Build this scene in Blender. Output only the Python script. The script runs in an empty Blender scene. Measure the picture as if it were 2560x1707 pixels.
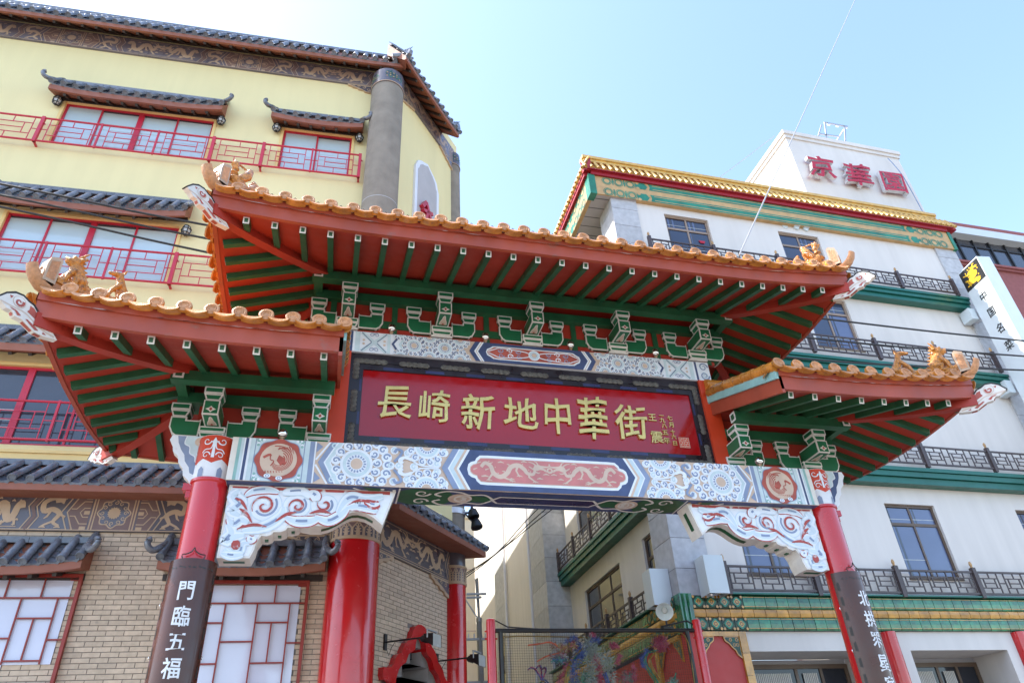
import bpy, bmesh, math, random
from math import sin, cos, pi, radians as R
from mathutils import Vector, Matrix
random.seed(7)
sc = bpy.context.scene
COL = sc.collection
V = Vector

# ------------------------------------------------------------------ camera
CAMZ = 1.6
PITCH, ROLL, YAW, FPX = R(33.5725), R(-3.5064), R(15.5795), 1771.26
cd = bpy.data.cameras.new('camera'); cam = bpy.data.objects.new('camera', cd); COL.objects.link(cam)
_f = V((sin(YAW)*cos(PITCH), cos(YAW)*cos(PITCH), sin(PITCH)))
_r = V((cos(YAW), -sin(YAW), 0)); _u = _r.cross(_f)
_r2 = _r*cos(ROLL)+_u*sin(ROLL); _u2 = -_r*sin(ROLL)+_u*cos(ROLL)
cam.matrix_world = Matrix(((_r2.x, _u2.x, -_f.x, 0), (_r2.y, _u2.y, -_f.y, 0), (_r2.z, _u2.z, -_f.z, CAMZ), (0, 0, 0, 1)))
cd.sensor_width = 36; cd.lens = FPX/2560*36; cd.clip_start = .1; cd.clip_end = 3000
sc.camera = cam

# ------------------------------------------------------------------ sky, sun, exposure
SUN_AZ, SUN_EL = -79.0, 53.0           # azimuth from +Y toward +X, elevation
w = bpy.data.worlds.new('World'); sc.world = w; w.use_nodes = True
nt = w.node_tree; nt.nodes.clear()
sky = nt.nodes.new('ShaderNodeTexSky'); sky.sky_type = 'NISHITA'; sky.sun_disc = False
sky.sun_elevation = R(SUN_EL); sky.sun_rotation = R(SUN_AZ)
sky.air_density = 1.0; sky.dust_density = 1.2; sky.ozone_density = 1.0
bg = nt.nodes.new('ShaderNodeBackground'); bg.inputs[1].default_value = .15
wo = nt.nodes.new('ShaderNodeOutputWorld')
nt.links.new(sky.outputs[0], bg.inputs[0]); nt.links.new(bg.outputs[0], wo.inputs[0])
sd = bpy.data.lights.new('sun', 'SUN'); sd.energy = 3.0; sd.angle = R(.53); sd.color = (1, .95, .87)
sun = bpy.data.objects.new('sun', sd); COL.objects.link(sun)
_s = V((sin(R(SUN_AZ))*cos(R(SUN_EL)), cos(R(SUN_AZ))*cos(R(SUN_EL)), sin(R(SUN_EL))))
sun.rotation_euler = _s.to_track_quat('Z', 'Y').to_euler(); sun.location = (-30, 0, 40)
sc.view_settings.view_transform = 'Standard'; sc.view_settings.look = 'None'
sc.view_settings.exposure = 1.88; sc.view_settings.gamma = 1; sc.view_settings.use_curve_mapping = False
sc.cycles.max_bounces = 8; sc.cycles.diffuse_bounces = 5; sc.cycles.glossy_bounces = 4
sc.cycles.use_denoising = True

# ------------------------------------------------------------------ materials
MATS = {}
def mat(name, col, rough=.6, metal=0, var=.12, scale=2.5, bump=0, bscale=40, coat=0, rand=0, streak=0, dirt=None, spec=.5, stretch=None):
    m = bpy.data.materials.new(name); m.use_nodes = True
    t = m.node_tree; n = t.nodes; L = t.links; b = n['Principled BSDF']
    b.inputs['Roughness'].default_value = rough; b.inputs['Metallic'].default_value = metal
    b.inputs['Specular IOR Level'].default_value = spec
    if coat: b.inputs['Coat Weight'].default_value = coat; b.inputs['Coat Roughness'].default_value = .06
    geo = n.new('ShaderNodeNewGeometry'); pos = geo.outputs['Position']
    def noise(s, st=None, det=4):
        z = n.new('ShaderNodeTexNoise'); z.inputs['Scale'].default_value = s; z.inputs['Detail'].default_value = det
        if st:
            mp = n.new('ShaderNodeMapping'); mp.inputs['Scale'].default_value = st; L.new(pos, mp.inputs[0]); L.new(mp.outputs[0], z.inputs['Vector'])
        else: L.new(pos, z.inputs['Vector'])
        return z.outputs['Fac']
    def ramp(fac, a, c, p0=.3, p1=.7):
        r = n.new('ShaderNodeMapRange'); r.inputs[1].default_value = p0; r.inputs[2].default_value = p1
        r.inputs[3].default_value = a; r.inputs[4].default_value = c; L.new(fac, r.inputs[0]); return r.outputs[0]
    cur = n.new('ShaderNodeRGB'); cur.outputs[0].default_value = (*col, 1); cur = cur.outputs[0]
    def mul(cur, f):
        x = n.new('ShaderNodeMix'); x.data_type = 'RGBA'; x.blend_type = 'MULTIPLY'; x.inputs[0].default_value = 1
        L.new(cur, x.inputs[6]); L.new(f, x.inputs[7]); return x.outputs[2]
    if var: cur = mul(cur, ramp(noise(scale, stretch), 1-var, 1+var))
    if streak: cur = mul(cur, ramp(noise(1.0, (3.1, 3.1, .28), 6), 1-streak, 1, .32, .62))
    if rand:
        oi = n.new('ShaderNodeObjectInfo'); cur = mul(cur, ramp(oi.outputs['Random'], 1-rand, 1+rand, 0, 1))
    if dirt:
        x = n.new('ShaderNodeMix'); x.data_type = 'RGBA'; x.inputs[7].default_value = (*dirt[0], 1)
        L.new(ramp(noise(dirt[1], None, 8), 0, 1, dirt[2], dirt[2]+.12), x.inputs[0]); L.new(cur, x.inputs[6]); cur = x.outputs[2]
    L.new(cur, b.inputs['Base Color'])
    if bump:
        bp = n.new('ShaderNodeBump'); bp.inputs['Strength'].default_value = bump; bp.inputs['Distance'].default_value = .02
        L.new(noise(bscale), bp.inputs['Height']); L.new(bp.outputs[0], b.inputs['Normal'])
    if rough < .75 and var:
        L.new(ramp(noise(6), max(.02, rough-.06), rough+.1), b.inputs['Roughness'])
    MATS[name] = m; return m
mat('red_paint', (.38, .070, .034), .45, streak=.16, var=.13, scale=1.5, dirt=((.26, .11, .08), 4.5, .64))
mat('red_soffit', (.36, .032, .016), .5, var=.18, scale=1.2)
mat('red_orange', (.56, .05, .014), .4, var=.08)
mat('red_gloss', (.54, .012, .016), .2, var=.09, scale=1.3, coat=.5, streak=.07)
mat('red_rail', (.50, .02, .05), .35, var=.06)
mat('red_lattice', (.27, .03, .02), .45, var=.1)
mat('green_paint', (.016, .10, .042), .42, var=.22, scale=4)
mat('green_bracket', (.012, .14, .06), .38, var=.15, scale=5)
mat('white_paint', (.70, .67, .62), .5, var=.1, scale=8)
mat('white_cool', (.74, .79, .85), .5, var=.05, scale=8)
mat('pale_blue', (.54, .66, .70), .5, var=.08, scale=8)
mat('pale_art', (.58, .68, .75), .5, var=.06, scale=8)
mat('mid_blue', (.23, .29, .43), .5, var=.12, scale=6)
mat('navy', (.05, .075, .17), .45, var=.2, scale=5)
mat('teal_pale', (.26, .46, .44), .5, var=.15, scale=6)
mat('tan', (.60, .46, .36), .55, var=.1, scale=6)
mat('rose', (.54, .19, .18), .5, var=.12, scale=6)
mat('art_red', (.40, .085, .06), .5, var=.2, scale=6)
mat('red_worn', (.40, .06, .05), .5, var=.15, scale=6, dirt=((.66, .62, .62), 11, .555))
mat('white_art', (.74, .77, .82), .5, var=.05, scale=8, dirt=((.52, .40, .36), 12, .70))
mat('plaque_red', (.33, .006, .008), .10, var=.08, scale=1, coat=.25)
mat('plaque_frame', (.018, .013, .016), .3, var=.3, scale=6)
mat('plaque_carve', (.11, .10, .085), .45, var=.4, scale=30, bump=.8, bscale=90)
mat('plaque_blue', (.03, .035, .10), .3, var=.2)
mat('gold', (.70, .51, .17), .3, metal=.7, var=.1, scale=10)
mat('glaze_orange', (.52, .20, .032), .22, var=.25, scale=9, rand=.18, coat=.3, dirt=((.20, .13, .09), 11, .66))
mat('tile_face', (.52, .24, .10), .42, var=.2, scale=25, rand=.15, bump=.5, bscale=70)
mat('glaze_bright', (.56, .215, .022), .2, var=.4, scale=30, coat=.5, bump=1.0, bscale=85, dirt=((.20, .10, .045), 26, .56))
mat('glaze_pale', (.46, .32, .21), .4, var=.15, scale=14, dirt=((.35, .17, .1), 14, .68))
mat('chrome', (.8, .8, .8), .06, metal=1, var=0)
mat('board_brown', (.075, .024, .016), .2, var=.15, scale=3, streak=.25, spec=.42)
mat('board_white', (.72, .74, .76), .6, var=.1, dirt=((.06, .03, .025), 60, .66))
mat('wire_dark', (.02, .015, .012), .5, var=0)
mat('yellow_wall', (.76, .665, .36), .85, var=.05, scale=.35, streak=.05, bump=.12, bscale=60)
mat('yellow_trim', (.76, .56, .24), .7, var=.05)
mat('brown_eave', (.27, .095, .055), .6, var=.12)
mat('dark_rafter', (.035, .026, .022), .6, var=.2)
mat('slate_tile', (.14, .152, .175), .28, var=.22, scale=10, rand=.22, coat=.4)
mat('slate_face', (.14, .165, .20), .45, var=.2, scale=20, rand=.2, bump=.3)
mat('skylit_dark', (.15, .14, .175), .3, var=.15, coat=.3); mat('skylit_brown', (.21, .145, .135), .4, var=.1); mat('skylit_gold', (.47, .36, .27), .5, var=.12)  # frieze colours for the high band, sky reflection lightened into them
mat('frieze_dark', (.095, .085, .10), .3, var=.15, coat=.4)
mat('frieze_brown', (.175, .105, .09), .45, var=.1)
mat('frieze_gold', (.49, .35, .225), .5, var=.12, bump=.3, bscale=60)
mat('concrete_col', (.27, .235, .19), .85, var=.16, scale=3, streak=.1, bump=.5, bscale=120)
mat('brick', (.55, .435, .315), .6, var=.10, scale=14, rand=.13, dirt=((.33, .27, .21), 5, .68), bump=.2, bscale=150)
mat('mortar', (.215, .195, .175), .9, var=.1)
mat('pane_pale', (.46, .58, .64), .12, var=.04, scale=.8, coat=.5)
mat('pane_white', (.60, .63, .76), .08, var=.07, scale=.8, coat=.6)
mat('pane_dark', (.045, .05, .065), .04, var=.1, coat=.6)
mat('pane_blue', (.035, .045, .08), .05, var=.1, scale=1, coat=.6)
mat('pane_curtain', (.10, .125, .22), .06, var=.1, scale=1, coat=.6)
mat('pane_deep', (.02, .022, .03), .03, var=.1)
mat('black_iron', (.012, .012, .013), .4, var=.2)
mat('lamp_glass', (.48, .49, .47), .2, var=.1)
mat('white_wall', (.69, .648, .60), .85, var=.05, scale=.35, streak=.075, bump=.1, bscale=70)
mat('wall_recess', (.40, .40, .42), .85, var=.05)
mat('stone_panel', (.46, .46, .47), .7, var=.14, scale=6, rand=.10, bump=.15, bscale=200)
mat('stone_joint', (.12, .12, .125), .9, var=.1)
mat('ledge_green', (.005, .115, .085), .35, var=.08)
mat('ledge_dark', (.006, .045, .035), .35, var=.1)
mat('rail_brown', (.07, .05, .05), .4, var=.1)
mat('win_bronze', (.115, .075, .05), .4, var=.1)
mat('win_tan', (.30, .22, .165), .4, var=.1)
mat('finial', (.45, .27, .12), .35, metal=.3, var=.1)
mat('roof_gold', (.60, .37, .09), .35, var=.18, scale=8, rand=.12, coat=.2)
mat('roof_red', (.32, .012, .02), .45, var=.1)
mat('fascia_green', (.02, .20, .12), .35, var=.3, scale=2.5, rand=.1)
mat('fascia_gold', (.52, .33, .14), .45, var=.15, scale=4)
mat('glaze_green', (.018, .15, .062), .16, var=.45, scale=7, rand=.25, coat=.5)
mat('glaze_amber', (.50, .24, .035), .16, var=.3, scale=5, rand=.18, coat=.5)
mat('relief_green', (.012, .05, .022), .3, var=.4, scale=40, bump=1, bscale=60, coat=.3)
mat('panel_red', (.46, .05, .045), .55, var=.05)
mat('sign_white', (.70, .76, .78), .35, var=.03)
mat('sign_black', (.014, .014, .016), .4, var=.1)
mat('sign_yellow', (.80, .46, .015), .45, var=.06)
mat('neon_red', (.45, .008, .025), .3, var=.2, scale=8)
mat('steel_pale', (.62, .62, .64), .3, metal=.4, var=.1)
mat('galv', (.34, .35, .37), .4, metal=.5, var=.1)
mat('box_white', (.60, .66, .67), .35, var=.03)
mat('pipe_white', (.66, .66, .70), .4, var=.05)
mat('pole_grey', (.24, .24, .25), .7, var=.12)
mat('cable', (.018, .018, .02), .5, var=0)
mat('steel_wire', (.42, .40, .37), .4, metal=.5, var=0)
mat('cream_far', (.82, .70, .48), .8, var=.04)
mat('redbrick_far', (.28, .09, .085), .8, var=.12, scale=6)
mat('asphalt', (.06, .06, .062), .9, var=.2, scale=4, bump=.3)
mat('paving', (.23, .205, .18), .85, var=.14, scale=3, bump=.2)
mat('kerb', (.36, .35, .34), .85, var=.1)
mat('shutter', (.55, .53, .49), .5, var=.2, scale=5, stretch=(40, 40, .3))
mat('arch_grey', (.43, .41, .41), .7, var=.06)
mat('arch_white', (.72, .74, .80), .5, var=.04)
for nm, c in dict(tin_red=(.17, .008, .03), tin_blue=(.012, .028, .12), tin_green=(.008, .10, .065), tin_gold=(.17, .105, .015), tin_silver=(.115, .125, .105), tin_copper=(.40, .10, .05)).items():
    mat(nm, c, .3, metal=.3, var=.3, scale=30)
_cache_slots = {}

# ------------------------------------------------------------------ mesh helpers
class Fr:
    """vertical frame: u along, d outward, z up"""
    def __init__(s, ox, oy, ang=0, flip=1):
        a = R(ang); s.o = (ox, oy); s.dx, s.dy = cos(a), sin(a); s.nx, s.ny = sin(a)*flip, -cos(a)*flip
        s.D = abs(ox*s.nx+oy*s.ny); s.uc = -(ox*s.dx+oy*s.dy)
    def __call__(s, u, d, z): return V((s.o[0]+u*s.dx+d*s.nx, s.o[1]+u*s.dy+d*s.ny, z))
    def q(s, u, z, p):
        """a sight read on the plane d=0, taken to the plane d=p"""
        k = (s.D-p)/s.D; return s.uc+(u-s.uc)*k, CAMZ+(z-CAMZ)*k
class Cyl:
    def __init__(s, cx, cy, r, a0=0): s.c = (cx, cy); s.r = r; s.a0 = a0
    def __call__(s, u, d, z):
        a = u/s.r+s.a0; return V((s.c[0]+(s.r+d)*sin(a), s.c[1]-(s.r+d)*cos(a), z))
ID = lambda u, d, z: V((u, d, z))
class MB:
    def __init__(s): s.v = []; s.f = []; s.m = []; s.sm = []; s.smooth = False
    def face(s, pts, m):
        i = len(s.v); s.v += [V(p) for p in pts]; s.f.append(tuple(range(i, i+len(pts)))); s.m.append(m); s.sm.append(s.smooth)
    def grid(s, rows, m, close=False):
        """rows: list of equal-length point lists, welded"""
        i = len(s.v); n = len(rows[0])
        for r in rows: s.v += [V(p) for p in r]
        for a in range(len(rows)-1):
            for b in range(n if close else n-1):
                c = (b+1) % n
                s.f.append((i+a*n+b, i+a*n+c, i+(a+1)*n+c, i+(a+1)*n+b)); s.m.append(m); s.sm.append(s.smooth)
    def box(s, F, u0, u1, d0, d1, z0, z1, m):
        i = len(s.v); s.v += [F(u, d, z) for z in (z0, z1) for d in (d0, d1) for u in (u0, u1)]
        for q in ((0, 1, 3, 2), (4, 6, 7, 5), (0, 4, 5, 1), (2, 3, 7, 6), (0, 2, 6, 4), (1, 5, 7, 3)):
            s.f.append(tuple(i+k for k in q)); s.m.append(m); s.sm.append(False)
    def prism(s, F, pts, d0, d1, m, mside=None):
        n = len(pts); i = len(s.v)
        s.v += [F(u, d0, z) for u, z in pts]+[F(u, d1, z) for u, z in pts]
        s.f.append(tuple(range(i, i+n))); s.f.append(tuple(range(i+2*n-1, i+n-1, -1))); s.m += [m, m]; s.sm += [False]*2
        for k in range(n):
            l = (k+1) % n; s.f.append((i+k, i+n+k, i+n+l, i+l)); s.m.append(mside or m); s.sm.append(False)
    def bar(s, a, b, w, h, m, up=V((0, 0, 1))):
        a, b = V(a), V(b); d = (b-a).normalized(); x = d.cross(up)
        x = (x.normalized() if x.length > 1e-4 else V((1, 0, 0)))*w/2; y = x.cross(d).normalized()*h/2
        i = len(s.v); s.v += [p+sx*x+sy*y for p in (a, b) for sx, sy in ((-1, -1), (1, -1), (1, 1), (-1, 1))]
        for q in ((0, 1, 2, 3), (7, 6, 5, 4), (0, 4, 5, 1), (1, 5, 6, 2), (2, 6, 7, 3), (3, 7, 4, 0)):
            s.f.append(tuple(i+k for k in q)); s.m.append(m); s.sm.append(False)
    def tube(s, pts, r, m, n=8, cap=True):
        pts = [V(p) for p in pts]; rs = r if isinstance(r, (list, tuple)) else [r]*len(pts); rows = []
        ref = V((0, 0, 1)); d0 = (pts[-1]-pts[0]).normalized()
        if abs(d0.z) > .9: ref = V((1, 0, 0))
        for k, p in enumerate(pts):
            d = (pts[min(k+1, len(pts)-1)]-pts[max(k-1, 0)]).normalized(); x = d.cross(ref)
            if x.length < 1e-3: x = d.cross(V((0, 1, 0)))
            x.normalize(); y = d.cross(x)
            rows.append([p+(x*cos(2*pi*j/n)+y*sin(2*pi*j/n))*rs[k] for j in range(n)])
        o = s.smooth; s.smooth = True; s.grid(rows, m, True); s.smooth = o
        if cap: s.face(rows[0], m); s.face(rows[-1][::-1], m)
    def lathe(s, c, prof, m, n=24, a0=0, a1=2*pi, ax=None, cap=False):
        """prof: list of (r, h) about +Z at c, or about the axis triple ax=(x, y, z)"""
        c = V(c); ex, ey, ez = ax or (V((1, 0, 0)), V((0, 1, 0)), V((0, 0, 1))); full = abs(a1-a0-2*pi) < 1e-6
        k = n if full else n+1
        rows = [[c+(ex*cos(a0+(a1-a0)*j/n)+ey*sin(a0+(a1-a0)*j/n))*r+ez*h for j in range(k)] for r, h in prof]
        o = s.smooth; s.smooth = True; s.grid(rows, m, full); s.smooth = o
        if cap and full: s.face(rows[-1], m); s.face(rows[0][::-1], m)
    def blob(s, c, r, m, n=10, rot=None):
        c = V(c); rx, ry, rz = r; rows = []
        for a in range(n+1):
            t = pi*a/n; q = [V((rx*sin(t)*cos(2*pi*j/n), ry*sin(t)*sin(2*pi*j/n), rz*cos(t))) for j in range(n)]
            rows.append([c+(rot @ p if rot else p) for p in q])
        o = s.smooth; s.smooth = True; s.grid(rows, m, True); s.smooth = o
    def mesh(s, name, origin=V((0, 0, 0)), recalc=True, sharp=35, weld=0):
        me = bpy.data.meshes.new(name)
        me.from_pydata([p-origin for p in s.v], [], s.f)
        names = list(dict.fromkeys(s.m))
        for n in names: me.materials.append(MATS[n])
        ix = {n: k for k, n in enumerate(names)}
        me.polygons.foreach_set('material_index', [ix[x] for x in s.m])
        if recalc or weld:
            b = bmesh.new(); b.from_mesh(me)
            if weld: bmesh.ops.remove_doubles(b, verts=b.verts, dist=weld)
            bmesh.ops.recalc_face_normals(b, faces=b.faces); b.to_mesh(me); b.free()
        me.polygons.foreach_set('use_smooth', s.sm if not weld else [False]*len(me.polygons))
        if any(s.sm): me.set_sharp_from_angle(angle=R(sharp))
        return me
WL = {}
def props(o, label=None, cat=None, group=None, kind=None):
    if label: o['label'] = label
    if cat: o['category'] = cat
    if group: o['group'] = group
    if kind: o['kind'] = kind
def link(o, wloc, parent):
    COL.objects.link(o); WL[o.name] = V(wloc)
    if parent: o.parent = parent; o.location = V(wloc)-WL[parent.name]
    else: o.location = wloc
    return o
def thing(name, label, cat, loc, group=None, parent=None):
    o = bpy.data.objects.new(name, None); o.empty_display_size = .2; link(o, loc, parent)
    props(o, label, cat, group); return o
def build(name, mb, parent=None, base=False, recalc=True, **k):
    lo = [min(p[i] for p in mb.v) for i in range(3)]; hi = [max(p[i] for p in mb.v) for i in range(3)]
    c = V(((lo[0]+hi[0])/2, (lo[1]+hi[1])/2, lo[2] if base else (lo[2]+hi[2])/2))
    o = bpy.data.objects.new(name, mb.mesh(name, c, recalc)); link(o, c, parent); props(o, **k); return o
def inst(name, me, M, parent, **k):
    """shared mesh placed at world matrix M"""
    o = bpy.data.objects.new(name, me); COL.objects.link(o); o.parent = parent
    WL[o.name] = M.translation.copy()
    L = M.copy(); L.translation = M.translation-(WL[parent.name] if parent else V()); o.matrix_basis = L
    props(o, **k); return o
def frame_mat(p, ex, ey, ez):
    return Matrix(((ex.x, ey.x, ez.x, p.x), (ex.y, ey.y, ez.y, p.y), (ex.z, ey.z, ez.z, p.z), (0, 0, 0, 1)))

# flat painting on a surface: layers a few mm apart
class Cv:
    def __init__(s, mb, F, d0, clip=None): s.mb = mb; s.F = F; s.d0 = d0; s.k = 0; s.L = 0; s.clip = clip
    def _d(s): s.k += 1; return s.d0+.002*s.L+.00003*(s.k % 60)
    def _cl(s, pts):
        if not s.clip: return pts
        for ax, lim, sg in s.clip:
            out = []; n = len(pts)
            for i in range(n):
                a, b = pts[i], pts[(i+1) % n]; fa, fb = sg*(a[ax]-lim), sg*(b[ax]-lim)
                if fa <= 0: out.append(a)
                if fa*fb < 0: t = fa/(fa-fb); out.append((a[0]+(b[0]-a[0])*t, a[1]+(b[1]-a[1])*t))
            pts = out
            if len(pts) < 3: return []
        return pts
    def poly(s, pts, m, d=None):
        pts = s._cl(list(pts))
        if len(pts) >= 3:
            d = s._d() if d is None else d; s.mb.face([s.F(u, d, z) for u, z in pts], m)
    def rect(s, u0, u1, z0, z1, m, n=1):
        d = s._d()
        for i in range(n):
            a, b = u0+(u1-u0)*i/n, u0+(u1-u0)*(i+1)/n; s.poly([(a, z0), (b, z0), (b, z1), (a, z1)], m, d)
    def stroke(s, pts, w, m, closed=False):
        n = len(pts); ws = w if isinstance(w, (list, tuple)) else [w]*n; lf, rt = [], []
        for i, (x, z) in enumerate(pts):
            if closed: a, b = pts[i-1], pts[(i+1) % n]
            else: a, b = pts[max(i-1, 0)], pts[min(i+1, n-1)]
            dx, dz = b[0]-a[0], b[1]-a[1]; l = math.hypot(dx, dz) or 1; nx, nz = -dz/l*ws[i]/2, dx/l*ws[i]/2
            lf.append((x+nx, z+nz)); rt.append((x-nx, z-nz))
        d = s._d()
        for i in range(n if closed else n-1):
            j = (i+1) % n; s.poly([lf[i], lf[j], rt[j], rt[i]], m, d+i*.000012)
    def disc(s, x, z, r, m, n=18, rz=None):
        rz = rz or r; s.poly([(x+r*cos(2*pi*i/n), z+rz*sin(2*pi*i/n)) for i in range(n)], m)
    def ring(s, x, z, r, w, m, n=24): s.stroke([(x+r*cos(2*pi*i/n), z+r*sin(2*pi*i/n)) for i in range(n)], w, m, True)
    def spiral(s, x, z, r0, r1, a0, turns, w, m, n=20, fx=1, taper=True):
        pts = []; ws = []
        for i in range(n+1):
            t = i/n; r = r0+(r1-r0)*t; a = a0+turns*2*pi*t; pts.append((x+fx*r*cos(a), z+r*sin(a))); ws.append(w*(1-.6*t if taper else 1))
        s.stroke(pts, ws, m)
    def curl(s, x, z, r, a, m_out, m_in, fx=1):
        s.disc(x, z, r, m_out, 14); L = s.L; s.L += 1
        s.spiral(x, z, r*.72, r*.12, a, 1.05, r*.42, m_in, 12, fx); s.L = L
def spline(pts, n=6):
    out = []; m = len(pts)
    for i in range(m-1):
        p0, p1, p2, p3 = pts[max(i-1, 0)], pts[i], pts[i+1], pts[min(i+2, m-1)]
        for k in range(n):
            t = k/n; out.append(tuple(.5*(2*p1[j]+(p2[j]-p0[j])*t+(2*p0[j]-5*p1[j]+4*p2[j]-p3[j])*t*t+(3*p1[j]-p0[j]-3*p2[j]+p3[j])*t**3) for j in range(len(p1))))
    out.append(tuple(pts[-1])); return out
def dragon(cv, cx, cz, sx, sz, m, fx=1, bold=1):
    """a wriggling dragon facing +x (fx=1), filling about +-sx by +-sz"""
    T = lambda x, z: (cx+fx*x*sx, cz+z*sz)
    W = sz*bold
    body = spline([(-.98, .25), (-.86, .62), (-.70, .35), (-.62, -.25), (-.42, -.55), (-.22, -.2), (-.1, .35), (.12, .55), (.3, .2), (.38, -.12), (.55, -.2), (.62, .15), (.66, .4)], 5)
    n = len(body); cv.stroke([T(*p) for p in body], [W*(.10+.30*sin(pi*min(1, .15+.85*i/n))**.8) for i in range(n)], m)
    cv.poly([T(*p) for p in [(.56, .3), (.62, .62), (.74, .70), (.80, .62), (.98, .58), (1., .44), (.86, .40), (.97, .28), (.92, .18), (.78, .24), (.68, .12)]], m)
    for a in [[(.66, .6), (.56, .82), (.42, .92)], [(.72, .66), (.68, .9), (.6, 1.)], [(.98, .5), (1.08, .62), (1.04, .8)], [(.9, .2), (1.02, .08), (1.1, .14)], [(.6, .2), (.48, .42), (.44, .5)], [(.6, .05), (.72, -.05), (.78, .02)]]:
        cv.stroke([T(*p) for p in spline(a, 3)], [W*.13, W*.12, W*.11, W*.1, W*.08, W*.06, W*.03], m)
    for lx, lz, dx in ((-.62, -.2, -.16), (-.30, -.4, .2), (.1, .45, .02), (.45, -.1, .14)):
        fxx, fz = lx+dx, -.82 if lz < .2 else -.35
        cv.stroke([T(lx, lz), T(lx+dx*.2-.05, (lz+fz)/2), T(fxx, fz)], [W*.24, W*.16, W*.12], m)
        for k in (-1, 0, 1): cv.stroke([T(fxx, fz), T(fxx+.09*k+.03, fz-.15+.05*abs(k))], [W*.12, W*.04], m)
    for x, z in ((-.85, -.6), (-.1, -.75), (.75, -.6), (.3, .85), (-.4, .7), (.95, -.2)):
        cv.stroke([T(x-.09, z), T(x, z+.08), T(x+.1, z)], [W*.05, W*.14, W*.04], m)
    for i in range(6, n-6, 5):
        (x0, z0), (x1, z1) = body[i], body[i+1]; l = math.hypot(x1-x0, z1-z0) or 1
        nx, nz = -(z1-z0)/l, (x1-x0)/l
        cv.stroke([T(x0+nx*.10, z0+nz*.2), T(x0+nx*.16-.03, z0+nz*.34)], [W*.14, W*.03], m)
def glyph(mb, ch, F, u, z, size, d, ext, m, bold=.0, sx=1, mside=None, slant=0, bev=.0, brush=.0):
    """a character as real relief: em square of the given size centred on (u, z), front face at d+ext"""
    cu = bpy.data.curves.new('glyph', 'FONT'); cu.body = ch; cu.size = 1; cu.extrude = .5; cu.offset = bold; cu.bevel_depth = bev; cu.bevel_resolution = 0; cu.resolution_u = 2
    o = bpy.data.objects.new('glyph', cu); COL.objects.link(o)
    dg = bpy.context.evaluated_depsgraph_get(); me = bpy.data.meshes.new_from_object(o.evaluated_get(dg))
    vs = [v.co.copy() for v in me.vertices]
    if brush:
        for v in vs: v.x, v.y = v.x+brush*sin(9*v.y+5*v.x+ord(ch)), v.y+brush*1.2*sin(8*v.x-4*v.y+ord(ch)*.7)+brush*1.5*v.x
    if vs:
        x0, x1 = min(v.x for v in vs), max(v.x for v in vs); y0, y1 = min(v.y for v in vs), max(v.y for v in vs)
        cx, cy = (x0+x1)/2, (y0+y1)/2; i = len(mb.v)
        mb.v += [F(u+(v.x-cx)*size*sx+slant*(v.y-cy)*size, d+ext*(v.z+.5), z+(v.y-cy)*size) for v in vs]
        for p in me.polygons:
            mb.f.append(tuple(i+k for k in p.vertices)); mb.m.append(m if abs(p.normal.z) > .5 else (mside or m)); mb.sm.append(False)
    bpy.data.objects.remove(o); bpy.data.curves.remove(cu); bpy.data.meshes.remove(me)
def inset(pts, w):
    """inset a planar 3D polygon by w"""
    n = len(pts); nrm = V((0, 0, 0))
    for i in range(n): nrm += V(pts[i]).cross(V(pts[(i+1) % n]))
    nrm.normalize(); out = []
    for i in range(n):
        p, a, b = V(pts[i]), V(pts[i-1]), V(pts[(i+1) % n]); e0, e1 = (p-a).normalized(), (b-p).normalized()
        n0, n1 = nrm.cross(e0), nrm.cross(e1); k = 1+n0.dot(n1)
        out.append(p+(n0+n1)*(w/max(k, .35)))
    return out, nrm
def outlined(mb, F, poly, d0, d1, w, mw, mg, skip=()):
    """a prism with pale edges and a coloured field proud by 2 mm on each broad face"""
    mb.prism(F, poly, d0, d1, mw); n = len(poly)
    c = sum((F(u, (d0+d1)/2, z) for u, z in poly), V())/n
    faces = [[F(u, d1, z) for u, z in poly], [F(u, d0, z) for u, z in poly][::-1]]
    for k in range(n):
        l = (k+1) % n; faces.append([F(*x) for x in ((poly[k][0], d0, poly[k][1]), (poly[k][0], d1, poly[k][1]), (poly[l][0], d1, poly[l][1]), (poly[l][0], d0, poly[l][1]))])
    for j, f in enumerate(faces):
        if j in skip: continue
        if j > 1 and min((f[1]-f[0]).length, (f[2]-f[1]).length) < 2.6*w: continue
        q, nr = inset(f, w); fc = sum(f, V())/len(f)
        # outward side: test on the middle of the first edge, not the centre (concave outlines)
        if j == 0: out = F(0, 1, 0)-F(0, 0, 0)
        elif j == 1: out = F(0, 0, 0)-F(0, 1, 0)
        else:
            k = j-2; l = (k+1) % n; eu, ez = poly[l][0]-poly[k][0], poly[l][1]-poly[k][1]
            ar = sum(poly[i][0]*poly[(i+1) % n][1]-poly[(i+1) % n][0]*poly[i][1] for i in range(n))
            su, sz_ = (ez, -eu) if ar > 0 else (-ez, eu); out = F(su, 0, sz_)-F(0, 0, 0)
        sg = 1 if nr.dot(out) > 0 else -1
        mb.face([p+nr*sg*.002 for p in q], mg)
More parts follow.
